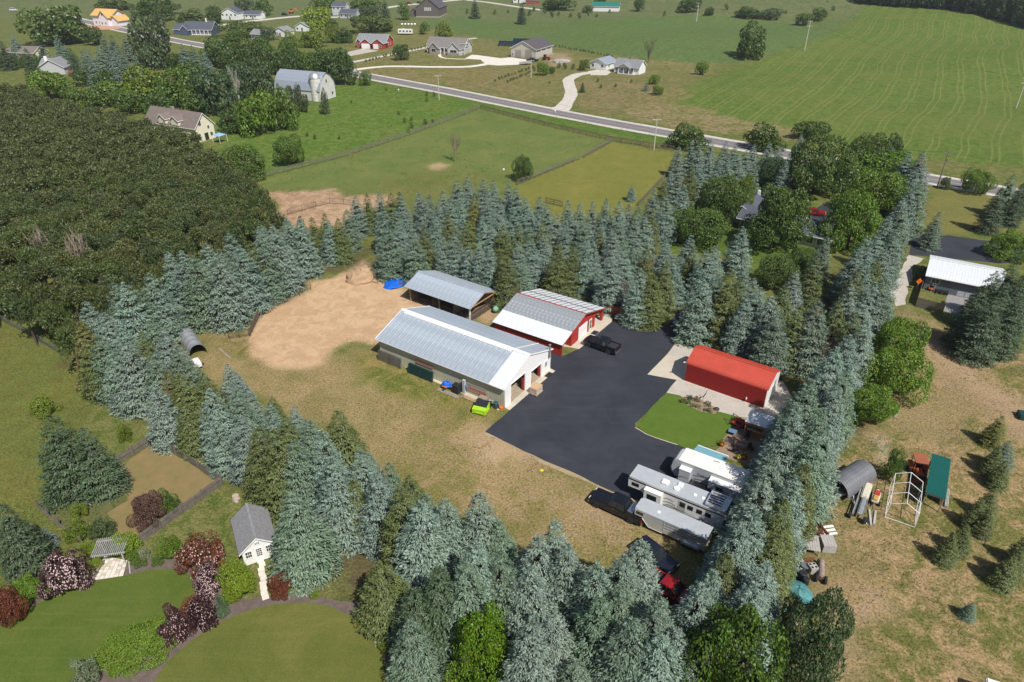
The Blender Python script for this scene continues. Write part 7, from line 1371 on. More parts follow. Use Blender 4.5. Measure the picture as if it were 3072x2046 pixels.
for x, r_ in ((.7, .22), (-.55, .32)):
    for s in (-1, 1): wheel(t, x, s * .45, r_, .9)
t = thing('step_ladder', 'aluminium ladder leaning on the grey building', 'ladder', P(*t21(1722, 440)), nf.a); mb = MB()
for x in (-.22, .22): mb.bar((x, -.5, 0), (x, .4, 2.5), .05)
for k in range(8): f = (k + .5) / 8; mb.bar((-.22, -.5 + .9 * f, 2.5 * f), (.22, -.5 + .9 * f, 2.5 * f), .04)
mb.build('ladder_frame', 'alu', t)
t = thing('tyre_trailer', 'low black trailer with shiny wheels by the grey building', 'trailer', P(*t21(1785, 455)), nf.a); B((-1, 1, -.5, .5, .5, .6)).build('deck', 'black_paint', t)
for k in range(3): wheel(t, -.7 + k * .7, -.55, .3, .8)
t = thing('warning_sign', 'orange diamond road sign on a post beside the gravel lane', 'sign', P(*t21(1610, 430)), R(10)); B((-.04, .04, -.04, .04, 0, 1.6)).build('post', 'old_timber', t); MB().slab([(0, -.05, 1.1), (.6, -.05, 1.7), (0, -.05, 2.3), (-.6, -.05, 1.7)], (0, -.03, 0)).build('sign_plate', 'orange', t); B((-.2, -.12, -.085, -.082, 1.45, 2.0), (.05, .13, -.085, -.082, 1.4, 1.95)).build('sign_mark', 'black_paint', t)

# ---------------- right yard
# hoop carport with a car inside
cf = Fr(qY(340, 640), qY(600, 810)); CW_, CLn, CHt = 3.0, 5.6, 2.25
t = thing('hoop_carport', 'grey ribbed hoop carport beside the right spruce row', 'carport', cf.o, cf.a); metal('carport_grey', (.20, .205, .225), .5, .3); n = 12; ring = [(CW_ / 2 - math.cos(math.pi * k / n) * CW_ / 2, .55 + math.sin(math.pi * k / n) ** .85 * (CHt - .55)) for k in range(n + 1)]
npan = 14
for k in range(npan):
    y0, y1 = k * CLn / npan, (k + 1) * CLn / npan; mb = MB(); f3 = [(y0, 0), (y0 + .04, .012), (y0 + .08, 0), (y1, 0)]; vs = []
    for yy, e in f3: vs += [(CW_ / 2 + (x - CW_ / 2) * (1 + e / CW_ * 2), yy, z * (1 + e / CHt)) for x, z in ring]
    fs = [(j * (n + 1) + i, j * (n + 1) + i + 1, (j + 1) * (n + 1) + i + 1, (j + 1) * (n + 1) + i) for j in range(3) for i in range(n)]; mb.add(vs, fs).build('roof_sheet', 'carport_grey', t)
for y in (.05, CLn / 2, CLn - .05):
    mb = MB(); [mb.tube((a[0], y, a[1] - .04), (b[0], y, b[1] - .04), .035, n=5) for a, b in zip(ring[:-1], ring[1:])]; mb.tube((0, y, 0), (0, y, .6), .035, n=5); mb.tube((CW_, y, 0), (CW_, y, .6), .035, n=5); mb.build('hoop', 'steel_grey', t)
mb = MB(); mb.bar((CW_, .1, 1.2), (CW_ + 1.4, .1, 0), .04); mb.bar((CW_, CLn - .5, 1.2), (CW_ + 1.5, CLn - .5, 0), .04); mb.build('brace', 'steel_grey', t)
p = cf.w(CW_ / 2, 2.3); car('parked_car', 'dark silver car parked inside the hoop carport', 'car', p, cf.a - R(90), 'car_silver', 'sedan', L=4.4, Wd=1.75, H=1.45, wb=2.6, r=.32)
# old farm implements and boat on trailer
a_, b_ = P(*qY(745, 1000)), P(*qY(860, 660)); d_ = b_ - a_
t = thing('pontoon_trailer', 'long trailer carrying pale pontoons and aluminium rails', 'trailer', a_, math.atan2(d_.y, d_.x)); L_ = d_.length
B((-.3, L_ + .2, -.5, -.4, .5, .6), (-.3, L_ + .2, .4, .5, .5, .6)).build('frame_rail', 'steel_grey', t); bbuild(B((-.1, L_ * .55, -.35, .15, .6, .95)), 'pontoon', 'alu', t, .1); bbuild(B((L_ * .5, L_ + .1, -.45, .35, .6, 1.05)), 'hull_cover', mat('cream_hull', (.62, .57, .46), .6), t, .12); B((-.4, L_ + .5, .5, .6, .7, .8)).build('pole', 'alu', t)
for s in (-1, 1): wheel(t, -.25, s * .7, .36, 1.0)
mb = MB(); mb.bar((L_ * .3, .6, .3), (L_ * .75, 1.3, .3), .12); mb.bar((L_ * .75, 1.3, .3), (L_ + .3, .7, .3), .12); mb.build('side_frame', 'rv_grey', t)
t = thing('old_jet_ski', 'cream and red watercraft on a small trailer', 'watercraft', P(*qY(935, 860)), math.atan2(d_.y, d_.x)); bbuild(MB().prism([(0, -.35), (0, .35), (1.7, .45), (2.3, .1), (2.3, -.1), (1.7, -.45)], 'z', .5, .85), 'hull', 'cream_hull', t, .08); bbuild(B((1.0, 1.95, -.3, .3, .85, .98)), 'red_deck', mat('dull_red', (.42, .05, .03), .5), t, .06); bbuild(B((.05, .95, -.25, .25, .85, 1.0)), 'seat', mat('ochre', (.50, .30, .08), .7), t, .06); B((-.3, 2.4, -.05, .05, .3, .4), (.4, .5, -.5, .5, .3, .4)).build('trailer_frame', 'steel_grey', t)
for s in (-1, 1): wheel(t, .5, s * .55, .25, .6)
t = thing('loose_tyres', 'dark tyre with white rim lying at the end of the pontoon trailer', 'tyre', P(*qY(835, 1060)), R(20)); wheel(t, 0, 0, .42, 1.2)
for k, (a, b) in enumerate(((qY(910, 1085), qY(890, 900)), (qY(945, 1075), qY(965, 920)))):
    a_, b_ = P(*a), P(*b); d_ = b_ - a_; t = thing('timber_beam', ['left grey timber lying right of the pontoon trailer', 'right grey timber lying right of the pontoon trailer'][k], 'beam', a_, math.atan2(d_.y, d_.x)); B((0, d_.length, -.1, .1, 0, .18)).build('beam', 'pergola_wood', t)
# white tent frame
wf2 = Fr(qY(1075, 985), qY(1425, 1105)); t = thing('tent_frame', 'bare white steel frame of a garage tent', 'frame', wf2.o, wf2.a); Wt, ez, rz_, Lt = 2.9, 2.0, 2.8, 5.6
for k in range(4):
    y = Lt * k / 3; mb = MB(); pts_ = [(0, y, 0), (0.05, y, ez), (Wt / 2, y, rz_), (Wt - .05, y, ez), (Wt, y, 0)]
    for a, b in zip(pts_[:-1], pts_[1:]): mb.tube(a, b, .035, n=6)
    mb.build('hoop', 'white_trim', t)
for x, z in ((.05, ez), (Wt / 2, rz_), (Wt - .05, ez), (0, .05), (Wt, .05)): mb = MB(); mb.tube((x, 0, z), (x, Lt, z), .03, n=6); mb.build('purlin', 'white_trim', t)
for s in (0, 1): mb = MB(); x = s * Wt; mb.tube((x, .1, .05), (x, Lt / 3, ez), .025, n=5); mb.build('brace', 'white_trim', t)
mb = MB(); mb.tube((0, 0, .05), (Wt, 0, .03), .03, n=5); mb.build('base_tube', 'white_trim', t)
# orange tractor
tr = thing('orange_tractor', 'old orange tractor with a rusty canopy', 'tractor', P(*qY(1440, 480)), R(-105)); mat('tractor_orange', (.55, .10, .025), .6, col2=(.38, .09, .03), scale=3)
bbuild(B((.2, 1.6, -.32, .32, .6, 1.15)), 'hood', 'tractor_orange', tr, .08); bbuild(B((-.8, .3, -.45, .45, .5, .9)), 'transmission', 'tractor_orange', tr, .06); bbuild(B((1.55, 1.75, -.3, .3, .55, 1.1)), 'grille', 'black_paint', tr, .03); B((-.6, -.15, -.25, .25, .95, 1.1)).build('seat', 'black_rubber', tr); MB().slab([(-.6, -.25, 1.1), (-.6, .25, 1.1), (-.75, .25, 1.5), (-.75, -.25, 1.5)], (-.05, 0, 0)).build('backrest', 'black_rubber', tr)
bbuild(B((-1.15, .75, -.75, .75, 2.2, 2.28)), 'canopy', mat('rusty_orange', (.40, .10, .04), .8, col2=(.25, .10, .06), scale=2.5), tr, .03)
mb = MB()
for x in (-.9, .5):
    for s in (-1, 1): mb.bar((x, s * .6, .9), (x, s * .62, 2.2), .06)
mb.build('canopy_post', 'tractor_orange', tr)
for s in (-1, 1): wheel(tr, -.55, s * .75, .62, 1.4); wheel(tr, 1.3, s * .6, .36, .9); MB().prism([(-1.2, .95), (-.95, 1.3), (-.2, 1.3), (.1, .95)], 'y', s * .75 - .22, s * .75 + .22).build('fender', 'tractor_orange', tr)
B((1.8, 2.0, -.8, .8, .25, .7)).build('front_blade', 'rust', tr); mb = MB(); mb.bar((1.0, -.5, .5), (1.85, -.5, .5), .1); mb.bar((1.0, .5, .5), (1.85, .5, .5), .1); mb.build('loader_arm', 'tractor_orange', tr); B((-1.4, -1.0, -.5, .5, .3, .55)).build('rear_hitch', 'rust', tr)
# green flat-roof shelter
gf2 = Fr(qY(1560, 690), qY(1770, 760), z=2.3); t = thing('green_roof_shelter', 'long lean-to with a dark green ribbed roof', 'shelter', gf2.o, gf2.a); metal('green_roof', (.012, .125, .105), .45, .2, .08); GLn = 7.4; gw = 1.95
roof_slope(t, 'roof_panel', (0, 0, 2.2), (gw, 0, 2.2), (0, GLn, 2.45), (gw, GLn, 2.45), 'green_roof', .33, rib=.025)
for x in (.15, gw - .15):
    for y in (.3, GLn / 2, GLn - .3): B((x - .06, x + .06, y - .06, y + .06, 0, 2.2 + .03 * y)).build('post', 'old_timber', t)
B((0, gw, .05, .15, 2.02, 2.18), (0, gw, GLn - .15, GLn - .05, 2.25, 2.42)).build('beam', 'old_timber', t); B((gw - .08, gw - .02, 1.5, GLn - .5, .1, 1.9)).build('side_boarding', 'old_timber', t)
t = thing('stored_pipes', 'bundle of grey pipes beside the green-roofed lean-to', 'pipes', gf2.w(gw + .4, 1.5), gf2.a)
for k in range(6): mb = MB(); mb.tube((.12 * (k % 3), 0, .1 + .12 * (k // 3)), (.12 * (k % 3), 3.2, .1 + .12 * (k // 3)), .055, n=6); mb.build('pipe', 'pergola_wood', t)
# junk line along the spruces: brush bundle, table, crate, stove, tank trailer, tarps
q3 = reg(2380, 1560, .4464)
t = thing('brush_bundle', 'bundle of brown sticks on white boards', 'brush', P(*q3(165, 85)), R(100))
for k in range(22): mb = MB(); y = random.uniform(-.6, .6); mb.bar((-1.0 + random.uniform(-.2, .2), y, .45 + random.random() * .35), (1.0 + random.uniform(-.2, .2), y + random.uniform(-.2, .2), .45 + random.random() * .35), .05); mb.build('stick', 'rust', t)
for k in range(3): B((-.6 + k * .4, -.35 + k * .4, -1.9, 1.7, .05 + k * .12, .14 + k * .12)).build('board', 'white_trim', t)
t = thing('wooden_table', 'grey wooden table under the spruce edge', 'table', P(*q3(115, 185)), R(-15)); mat('silvered_wood', (.40, .38, .36), .9, var=.15, scale=3)
for k in range(6): B((-.75 + k * .25, -.52 + k * .25, -1.1, 1.1, .72, .77)).build('slat', 'silvered_wood', t)
for x in (-.65, .65):
    for y in (-1, 1): B((x - .05, x + .05, y - .05, y + .05, 0, .72)).build('leg', 'silvered_wood', t)
t = thing('slatted_crate', 'weathered slatted crate at the yard edge', 'crate', P(*q3(222, 185)), R(-6))
for k in range(5):
    for s in (-1, 1): B((-.65, .65, s * .75 - .02, s * .75 + .02, .05 + k * .19, .2 + k * .19)).build('slat', 'silvered_wood', t); B((s * .65 - .02, s * .65 + .02, -.73, .73, .05 + k * .19, .2 + k * .19)).build('slat', 'silvered_wood', t)
for k in range(5): B((-.66 + k * .265, -.41 + k * .265, -.77, .77, 1.0, 1.04)).build('top_slat', 'silvered_wood', t)
t = thing('old_cooker', 'old white cooker standing in the junk row', 'cooker', P(*q3(122, 345)), R(10)); bbuild(B((-.4, .4, -.4, .4, 0, .85)), 'body', 'silvered_wood', t, .03)
for x in (-.2, .2):
    for y in (-.2, .2): MB().lathe([(.12, 0), (.12, .02), (0, .02)], (x, y, .85), 10).build('hotplate', 'black_paint', t)
t = thing('reel_drum', 'grey cable drum beside the cooker', 'drum', P(*q3(75, 330)), 0); MB().lathe([(.45, 0), (.45, .08), (.2, .08), (.2, .5), (.45, .5), (.45, .58), (0, .58)], n=16).build('drum', 'steel_grey', t)
t = thing('rusty_plough', 'rusty implement lying in the junk row', 'implement', P(*q3(85, 280)), R(20)); mb = MB(); mb.bar((-.9, 0, .3), (.9, 0, .3), .12)
for k in range(5): mb.bar((-.8 + k * .4, 0, .3), (-.7 + k * .4, -.5, .05), .08)
mb.build('beam', 'rust', t)
t = thing('tank_trailer', 'long rusty grey cylinder tank on a single big wheel', 'tank', P(*q3(180, 415)), R(68)); MB().lathe([(0, -.1), (.28, 0), (.3, .15), (.3, 1.9), (.28, 2.05), (0, 2.1)], (.2, 0, .55), 14, 'x').build('tank_shell', mat('tank_grey', (.30, .24, .21), .7, var=.25, scale=2), t, True)
for s in (-1, 1): wheel(t, .0, s * .42, .4, .9)
mb = MB(); mb.bar((0, -.42, .4), (0, .42, .4), .08); mb.bar((2.2, 0, .5), (2.9, 0, .3), .08); mb.build('axle_frame', 'rust', t)
for k, (x, y, r_) in enumerate(((55, 395, .42), (75, 435, .33))): t = thing('plastic_drum', ['large black drum beside the green tarpaulin', 'small black drum beside the green tarpaulin'][k], 'drum', P(*q3(x, y)), 0); MB().lathe([(r_ * .9, 0), (r_, .3), (r_ * .95, .9), (r_ * .8, .95), (0, .93)], n=14).build('drum_shell', 'plastic_black', t, True)
mat('tarp_green', (.05, .19, .20), .6, col2=(.11, .28, .29), scale=3, bump=.6, bscale=3)
t = thing('green_tarpaulin', 'crumpled blue-green tarpaulin below the spruces', 'tarpaulin', P(*q3(35, 480)), R(30)); blob('sheet', 'tarp_green', t, (0, 0, 0), 1.0, 1.5, .6, 11, 16); blob('sheet', 'tarp_green', t, (-.7, -1.6, 0), .7, 1.1, .4, 12, 14)
t = thing('blue_tub', 'bright blue plastic tub at the spruce edge', 'tub', P(*qJ(1008, 520)), 0); MB().lathe([(.28, 0), (.36, .5), (.33, .5), (.26, .1), (0, .1)], n=14).build('tub_body', mat('tub_blue', (.02, .30, .62), .4), t, True)
t = thing('scrap_boards', 'grey boards and panels lying below the blue tub', 'boards', P(*qJ(1010, 590)), R(25))
for k in range(4): B((-.9 + .05 * k, .9, -.4 + .2 * k, -.22 + .2 * k, .05 * k, .05 * k + .06)).build('board', 'silvered_wood', t)
t = thing('bale_stack', 'row of grey wrapped bales under the green trees', 'bales', P(*t21(1418, 1300)), R(-6))
for k in range(4): bbuild(B((-.95 + k * .48, -.5 + k * .48, -.35, .35, 0, .5)), 'bale', 'stone_grey', t, .08)
t = thing('white_cooler', 'white cooler box beside the spruce row', 'box', P(*t21(1235, 1150)), R(10)); bbuild(B((-.6, .6, -.45, .45, 0, .6)), 'body', 'white_trim', t, .05); bbuild(B((-.62, .62, -.47, .47, .6, .7)), 'lid', 'rv_grey', t, .04)
t = thing('trailer_corner', 'white trailer roof just entering at the bottom right', 'trailer', P(*t22(2030, 1640)), R(-25)); bbuild(B((0, 4, -2, 0, .5, 2.2)), 'body', 'trailer_white', t, .08)
for s in (0, 1): wheel(t, 1.5 + s, -.1, .35)
t = thing('shade_board', 'dark green tarp-covered box at the right picture edge', 'box', P(*t21(2330, 1310)), R(-20)); bbuild(B((-.4, 2.0, -.8, .8, 0, .7)), 'cover', 'gate_green', t, .08); B((-.38, 1.98, -.78, .78, .0, .05)).build('base', 'old_timber', t)

# ================================================================== HOUSES, BARNS AND POLES IN THE DISTANCE
def wallmat(n, c): return mat(n, c, .7, var=.05)
wallmat('siding_white', (.76, .77, .77)); wallmat('siding_cream', (.72, .68, .52)); wallmat('siding_red', (.36, .06, .045)); wallmat('siding_grey', (.42, .40, .37)); wallmat('siding_beige', (.48, .45, .40)); wallmat('siding_navy', (.07, .095, .15)); wallmat('house_wrap', (.74, .72, .80)); wallmat('old_board', (.13, .115, .105)); wallmat('stone_wall', (.30, .27, .24)); wallmat('siding_palegrey', (.50, .51, .53))
mat('roof_grey', (.23, .235, .25), .9, var=.15, scale=1.5); mat('roof_brown', (.19, .155, .14), .9, var=.15, scale=1.5); mat('roof_taupe', (.20, .185, .18), .9, var=.15, scale=1.5); mat('roof_slate', (.085, .095, .125), .85, var=.12, scale=1.5); mat('roof_osb', (.62, .38, .14), .8, var=.12, scale=1); mat('roof_green', (.03, .20, .16), .5, .2); mat('roof_steel', (.42, .47, .55), .4, .4, var=.08); mat('roof_dark', (.115, .105, .115), .6, .2)
def block(root, x0, x1, y0, y1, eave, ridge, axis='x', wall='siding_white', roof='roof_grey', ov=.45, z0=0.0, trim='white_trim', n=6):
    """gabled block: wall, two roof slopes of several courses, trim"""
    mb = MB(); mb.box(x0, x1, y0, y1, z0, eave)
    if axis == 'x':
        m_ = (y0 + y1) / 2; mb.prism([(y0, eave), (y1, eave), (m_, ridge)], 'x', x0 + .01, x1 - .01); mb.build('wall', wall, root); s = (ridge - eave) / (m_ - y0)
        for ya in (y0 - ov, y1 + ov):
            ze_ = eave - ov * s + .08; MB().slab([(x0 - ov, ya, ze_), (x1 + ov, ya, ze_), (x1 + ov, m_, ridge + .08), (x0 - ov, m_, ridge + .08)], (0, 0, .12)).build('roof', roof, root)
            for x in (x0 - ov - .05, x1 + ov - .05): MB().slab([(x, ya, ze_ - .12), (x, m_, ridge - .04), (x, m_, ridge + .16), (x, ya, ze_ + .08)], (.1, 0, 0)).build('barge_board', trim, root)
            B((x0 - ov, x1 + ov, ya - .06, ya + .04, ze_ - .1, ze_ + .06)).build('gutter', trim, root)
    else:
        m_ = (x0 + x1) / 2; mb.prism([(x0, eave), (x1, eave), (m_, ridge)], 'y', y0 + .01, y1 - .01); mb.build('wall', wall, root); s = (ridge - eave) / (m_ - x0)
        for xa in (x0 - ov, x1 + ov):
            ze_ = eave - ov * s + .08; MB().slab([(xa, y0 - ov, ze_), (xa, y1 + ov, ze_), (m_, y1 + ov, ridge + .08), (m_, y0 - ov, ridge + .08)], (0, 0, .12)).build('roof', roof, root)
            MB().slab([(xa, y0 - ov - .05, ze_ - .12), (m_, y0 - ov - .05, ridge - .04), (m_, y0 - ov - .05, ridge + .16), (xa, y0 - ov - .05, ze_ + .08)], (0, .1, 0)).build('barge_board', trim, root)
            B((xa - .06, xa + .04, y0 - ov, y1 + ov, ze_ - .1, ze_ + .06)).build('gutter', trim, root)
def win(root, a0, a1, z0, z1, pos, axis='y', out=-1, trim='white_trim'): window(root, a0, a1, z0, z1, pos, axis, trim, 2, 1, out)
def slab_door(root, a0, a1, z0, z1, pos, m='white_trim', name='garage_door', axis='y', out=-1):
    lo, hi = sorted((pos, pos + .06 * out)); o = B((a0, a1, lo, hi, z0, z1) if axis == 'y' else (lo, hi, a0, a1, z0, z1)).build(name, m, root)
    for k in range(1, 4): z = z0 + (z1 - z0) * k / 4; l2, h2 = sorted((pos + .06 * out, pos + .08 * out)); B((a0, a1, l2, h2, z - .02, z + .02) if axis == 'y' else (l2, h2, a0, a1, z - .02, z + .02)).build('door_seam', 'steel_grey', o)
def site(name, label, cat, px, ang):
    p = P(*px); return thing(name, label, cat, p, R(ang))
# red house
h = site('red_house', 'red ranch house with grey roof and white garage doors', 'house', t10(130, 333), -13)
block(h, -3, 14, 2.5, 13.5, 3.0, 6.4, 'x', 'siding_red', 'roof_grey'); block(h, 1.0, 6.6, -1, 5, 3.0, 5.0, 'y', 'siding_red', 'roof_grey'); block(h, 7.8, 14.0, -1.2, 5, 3.0, 5.2, 'y', 'siding_red', 'roof_grey'); block(h, -2.6, .2, 1.2, 5, 3.0, 4.6, 'y', 'siding_red', 'roof_grey')
slab_door(h, 1.4, 6.2, .1, 2.6, -1); slab_door(h, 8.3, 11.2, .1, 2.5, -1.2); win(h, 12, 13, 1, 2.2, -1.2); win(h, 6, 7, 1.2, 2.4, 14.0, 'x', 1); win(h, 9, 10, 1.2, 2.4, 14.0, 'x', 1); win(h, -2, -.6, 1, 2.3, 1.2)
# camper, garden chairs
c_ = site('camper_trailer', 'white camper parked behind the red house', 'trailer', t10(390, 240), -8); bbuild(B((0, 9, 0, 2.5, .6, 3.2)), 'body', 'trailer_white', c_, .2)
for x0 in (1, 3.2, 5.4, 7.4): B((x0, x0 + 1.1, -.04, 0, 1.7, 2.5)).build('window', 'glass_dark', c_)
bbuild(B((3, 4, .8, 1.7, 3.2, 3.5)), 'roof_air_conditioner', 'white_trim', c_, .1)
for x in (4, 5): wheel(c_, x, .1, .4)
for k in range(5): t = thing('white_bale', 'white wrapped bale in the row behind the camper', 'bale', P(*t10(420 + 22 * k, 174)), 0, 'white bales behind the camper'); MB().lathe([(0, -.6), (.6, -.55), (.65, 0), (.6, .55), (0, .6)], (0, 0, .6), 10, 'x').build('bale', 'white_trim', t, True)
# stone ranch house
h = site('stone_ranch_house', 'grey ranch house with stone front gables', 'house', t10(580, 368), -19)
block(h, 0, 21, 2, 13, 3.2, 7.2, 'x', 'siding_palegrey', 'roof_taupe'); block(h, 2.6, 7.5, -.5, 5, 3.2, 5.6, 'y', 'stone_wall', 'roof_taupe'); block(h, 13.5, 20, -2, 6, 3.2, 6.2, 'y', 'siding_palegrey', 'roof_taupe'); block(h, 17.5, 21.4, 3, 8, 5.2, 6.6, 'x', 'siding_palegrey', 'roof_taupe', .3, 3.5)
B((0, 21, 1.94, 2.0, 0, 1.0)).build('stone_plinth', 'stone_wall', h); B((13.4, 20.1, -2.06, -2, 0, 1.1)).build('stone_plinth', 'stone_wall', h); win(h, 3.9, 6.2, 1, 2.6, -.5); win(h, 15, 18.6, 1.3, 2.6, -2); win(h, .6, 2.0, 1, 2.4, 2); win(h, 8.4, 12.8, .8, 2.6, 2); win(h, 4.3, 6.8, 3.9, 4.9, 21.4, 'x', 1); slab_door(h, 3, 9.5, .1, 2.6, 21, 'siding_beige', axis='x', out=1)
for x in (8.2, 10.5, 13): B((x - .15, x + .15, .6, .9, 0, 3.0)).build('porch_post', 'white_trim', h)
# big grey workshop across the road
h = site('grey_pole_barn', 'large beige pole barn with two brown doors and dark roof', 'barn', t10(1170, 393), -28)
block(h, 0, 14, 0, 19.5, 4.4, 7.8, 'y', 'siding_beige', 'roof_dark', .5); B((-.03, 14.03, -.04, 19.5, 0, .9)).build('wainscot', 'siding_grey', h); slab_door(h, 2.5, 5.8, .1, 3.6, -.04, 'stone_wall'); slab_door(h, 8.2, 11.8, .1, 4.0, -.04, 'stone_wall'); win(h, .6, 1.5, 1, 2, -.04)
for k in range(3): win(h, 1.0 + k * 6, 5.4 + k * 6, 3.0, 3.6, 14, 'x', 1)
ribbon('white_drive_lane', [t10(60, 486), t10(300, 459), t10(650, 462), t10(880, 460), t10(1010, 440), t10(1060, 428)], 4.2, 'concrete_white', .03, sub=4)
c_ = site('flat_trailer', 'silver utility trailer parked by the beige pole barn', 'trailer', t10(1235, 450), 20); B((0, 6, 0, 2, .5, .6)).build('deck', 'steel_grey', c_); B((0, 6, 0, .06, .6, 1.3), (0, 6, 1.94, 2, .6, 1.3), (5.94, 6, 0, 2, .6, 1.3)).build('side_board', 'alu', c_)
for x in (2.5, 3.4): wheel(c_, x, -.1, .35)
car('pickup_truck', 'black pickup parked by the beige pole barn', 'pickup', P(*t10(1318, 425)), R(25), 'car_black')
c_ = site('red_tractor', 'red tractor on the bare soil by the beige pole barn', 'tractor', t10(1408, 415), -20); bbuild(B((.2, 2.2, -.4, .4, .8, 1.6)), 'hood', 'car_red', c_, .1); bbuild(B((-1.2, .2, -.7, .7, .7, 1.5)), 'rear_body', 'car_red', c_, .1); B((-.9, .3, -.6, .6, 1.5, 2.5)).build('cab_glass', 'glass_dark', c_); bbuild(B((-1, .4, -.7, .7, 2.5, 2.65)), 'cab_roof', 'car_red', c_, .05)
for s in (-1, 1): wheel(c_, -.6, s * .9, .75, 1.5); wheel(c_, 1.7, s * .7, .45, 1)
blob('rubble_heap', 'stone_grey', None, P(*t10(1520, 425)), 4.5, 3.5, 1.2, 31); tag(bpy.data.objects['rubble_heap'], 'low heap of broken stone beside the bare soil', 'heap')
# solar arrays
for k, (x, y, w) in enumerate(((1080, 318, 24), (1180, 300, 17))):
    s_ = site('solar_array', ['longer ground-mounted solar array behind the beige pole barn', 'shorter solar array behind the beige pole barn'][k], 'solar panels', t10(x, y), -14); mat('pv', (.02, .03, .05), .15, .2, spec=.8)
    for i in range(int(w / 1.7)):
        for j in range(2): MB().slab([(i * 1.7, j * 1.5, .7 + j * .9), (i * 1.7 + 1.6, j * 1.5, .7 + j * .9), (i * 1.7 + 1.6, j * 1.5 + 1.4, 1.55 + j * .9), (i * 1.7, j * 1.5 + 1.4, 1.55 + j * .9)], (0, 0, .05)).build('panel', 'pv', s_)
    mb = MB()
    for i in range(0, int(w), 5): mb.bar((i + .5, .5, 0), (i + .5, .5, .9), .1); mb.bar((i + .5, 2.4, 0), (i + .5, 2.4, 2.1), .1)
    mb.build('support', 'steel_grey', s_)
# white cottages
h = site('white_cottage', 'white cottage with blue-grey metal roof beside the gravel forecourt', 'house', t10(1715, 472), -36); block(h, 0, 8.5, 0, 10, 2.8, 4.6, 'y', 'siding_white', 'roof_steel'); win(h, 1, 2, 1, 2.2, 0); win(h, 5.8, 6.8, 1, 2.2, 0); win(h, 2, 3, 1, 2.2, 8.5, 'x', 1)
h = site('white_cottage', 'white cottage with columned porch and grey roof', 'house', t10(1868, 503), -33); block(h, 0, 12, 1.8, 9.2, 3.0, 5.6, 'x', 'siding_white', 'roof_grey'); block(h, 3, 8.5, -.6, 4, 3.0, 4.6, 'y', 'siding_white', 'roof_grey', .4, 2.9)
B((2.8, 10.5, -.5, 1.8, 0, .35)).build('porch_floor', 'concrete_white', h); B((2.6, 10.7, -.6, 1.8, 2.75, 2.95)).build('porch_roof', 'roof_grey', h)
for x in (3, 5.5, 8, 10.3): B((x - .14, x + .14, -.4, -.12, .35, 2.75)).build('porch_column', 'white_trim', h)
win(h, 3.6, 5, 1, 2.3, 1.8); win(h, 8.5, 9.8, 1, 2.3, 1.8); B((6.2, 7.1, 1.74, 1.8, .35, 2.4)).build('door', 'old_board', h); win(h, .6, 1.6, 1, 2.2, 1.8); B((5.6, 6.2, 5.2, 5.8, 5, 6.8)).build('chimney', 'steel_grey', h)
# old dark barn
h = site('old_barn', 'tall weathered dark timber barn on the far rise', 'barn', t10(517, 118), -8); block(h, 0, 17, 0, 24, 6, 12.5, 'y', 'old_board', 'roof_dark', .4, trim='old_board'); B((-.3, 17.3, -.3, 24.3, -1, .6)).build('stone_base', 'stone_grey', h)
for k in range(4): B((6.2 + k * 1.3, 7.2 + k * 1.3, -.06, 0, 4.2, 6.4)).build('opening', 'siding_palegrey', h)
block(h, -5, 0, 2, 20, 3, 5.5, 'y', 'old_board', 'roof_dark', .3, trim='old_board')
# green-roofed shed and the other far roofs
h = site('green_roof_shed', 'long white shed with green roof far behind the field', 'shed', t10(1730, 78), -12); block(h, 0, 20, 0, 9, 3.6, 6, 'x', 'siding_white', 'roof_green')
for lab, px, an, w, d, e, r_, ax, wl, rf in (('blue-grey village house with dark roof at the top', t10(-10, 125), -10, 12, 9, 3, 5.5, 'x', 'siding_palegrey', 'roof_slate'), ('two-storey grey village house at the top', t00(2295, 105), -8, 10, 9, 6, 8.2, 'x', 'siding_palegrey', 'roof_slate'), ('white farmhouse half hidden by trees at the top left', t00(1530, 135), -12, 13, 9, 4.5, 7.5, 'y', 'siding_white', 'roof_slate'), ('low white farm wing right of the white farmhouse', t00(1690, 130), -10, 12, 7, 3, 5, 'x', 'siding_white', 'roof_slate'),
    ('small pale house behind the village bushes', t00(2040, 215), -14, 9, 8, 3, 5.2, 'y', 'siding_white', 'roof_grey'), ('grey roof among the dark oaks', t00(1735, 270), -20, 7, 7, 3, 5, 'x', 'siding_palegrey', 'roof_grey'), ('small white gabled house among the village trees', t00(1890, 250), -20, 9, 8, 3, 5.2, 'y', 'siding_white', 'roof_grey'), ('pale grey roof between trees left of the gambrel barn', t00(1640, 440), -25, 8, 7, 3, 4.8, 'x', 'siding_palegrey', 'roof_steel'), ('brown-roofed house beside the cedar row', t00(60, 400), -14, 16, 9, 2.9, 5.2, 'x', 'siding_cream', 'roof_brown'),
    ('red-brown far house at the top middle', t10(1270, 30), -10, 10, 8, 3.5, 6.5, 'x', 'siding_red', 'roof_grey'), ('white far house at the top middle', t10(1185, 20), -10, 9, 8, 3.5, 6, 'y', 'siding_white', 'roof_slate')):
    h = site('village_house', lab, 'house', px, an); block(h, 0, w, 0, d, e, r_, ax, wl, rf)
    for k in range(int(w // 3.2)): win(h, .8 + k * 3.2, 2.0 + k * 3.2, e - 2, e - .8, 0)
    B((w / 2 - .5, w / 2 + .5, -.05, 0, 0, 2.1)).build('door', 'old_board', h)
h = site('blue_ranch_house', 'dark blue ranch house with white porch posts', 'house', t00(1185, 243), -6); block(h, 7, 25, 2, 13, 3.2, 7, 'x', 'siding_navy', 'roof_slate'); block(h, 0, 9, 3, 12, 3, 5.6, 'x', 'siding_navy', 'roof_slate'); block(h, 6, 11, 0, 6, 3.1, 5.6, 'y', 'siding_navy', 'roof_slate')
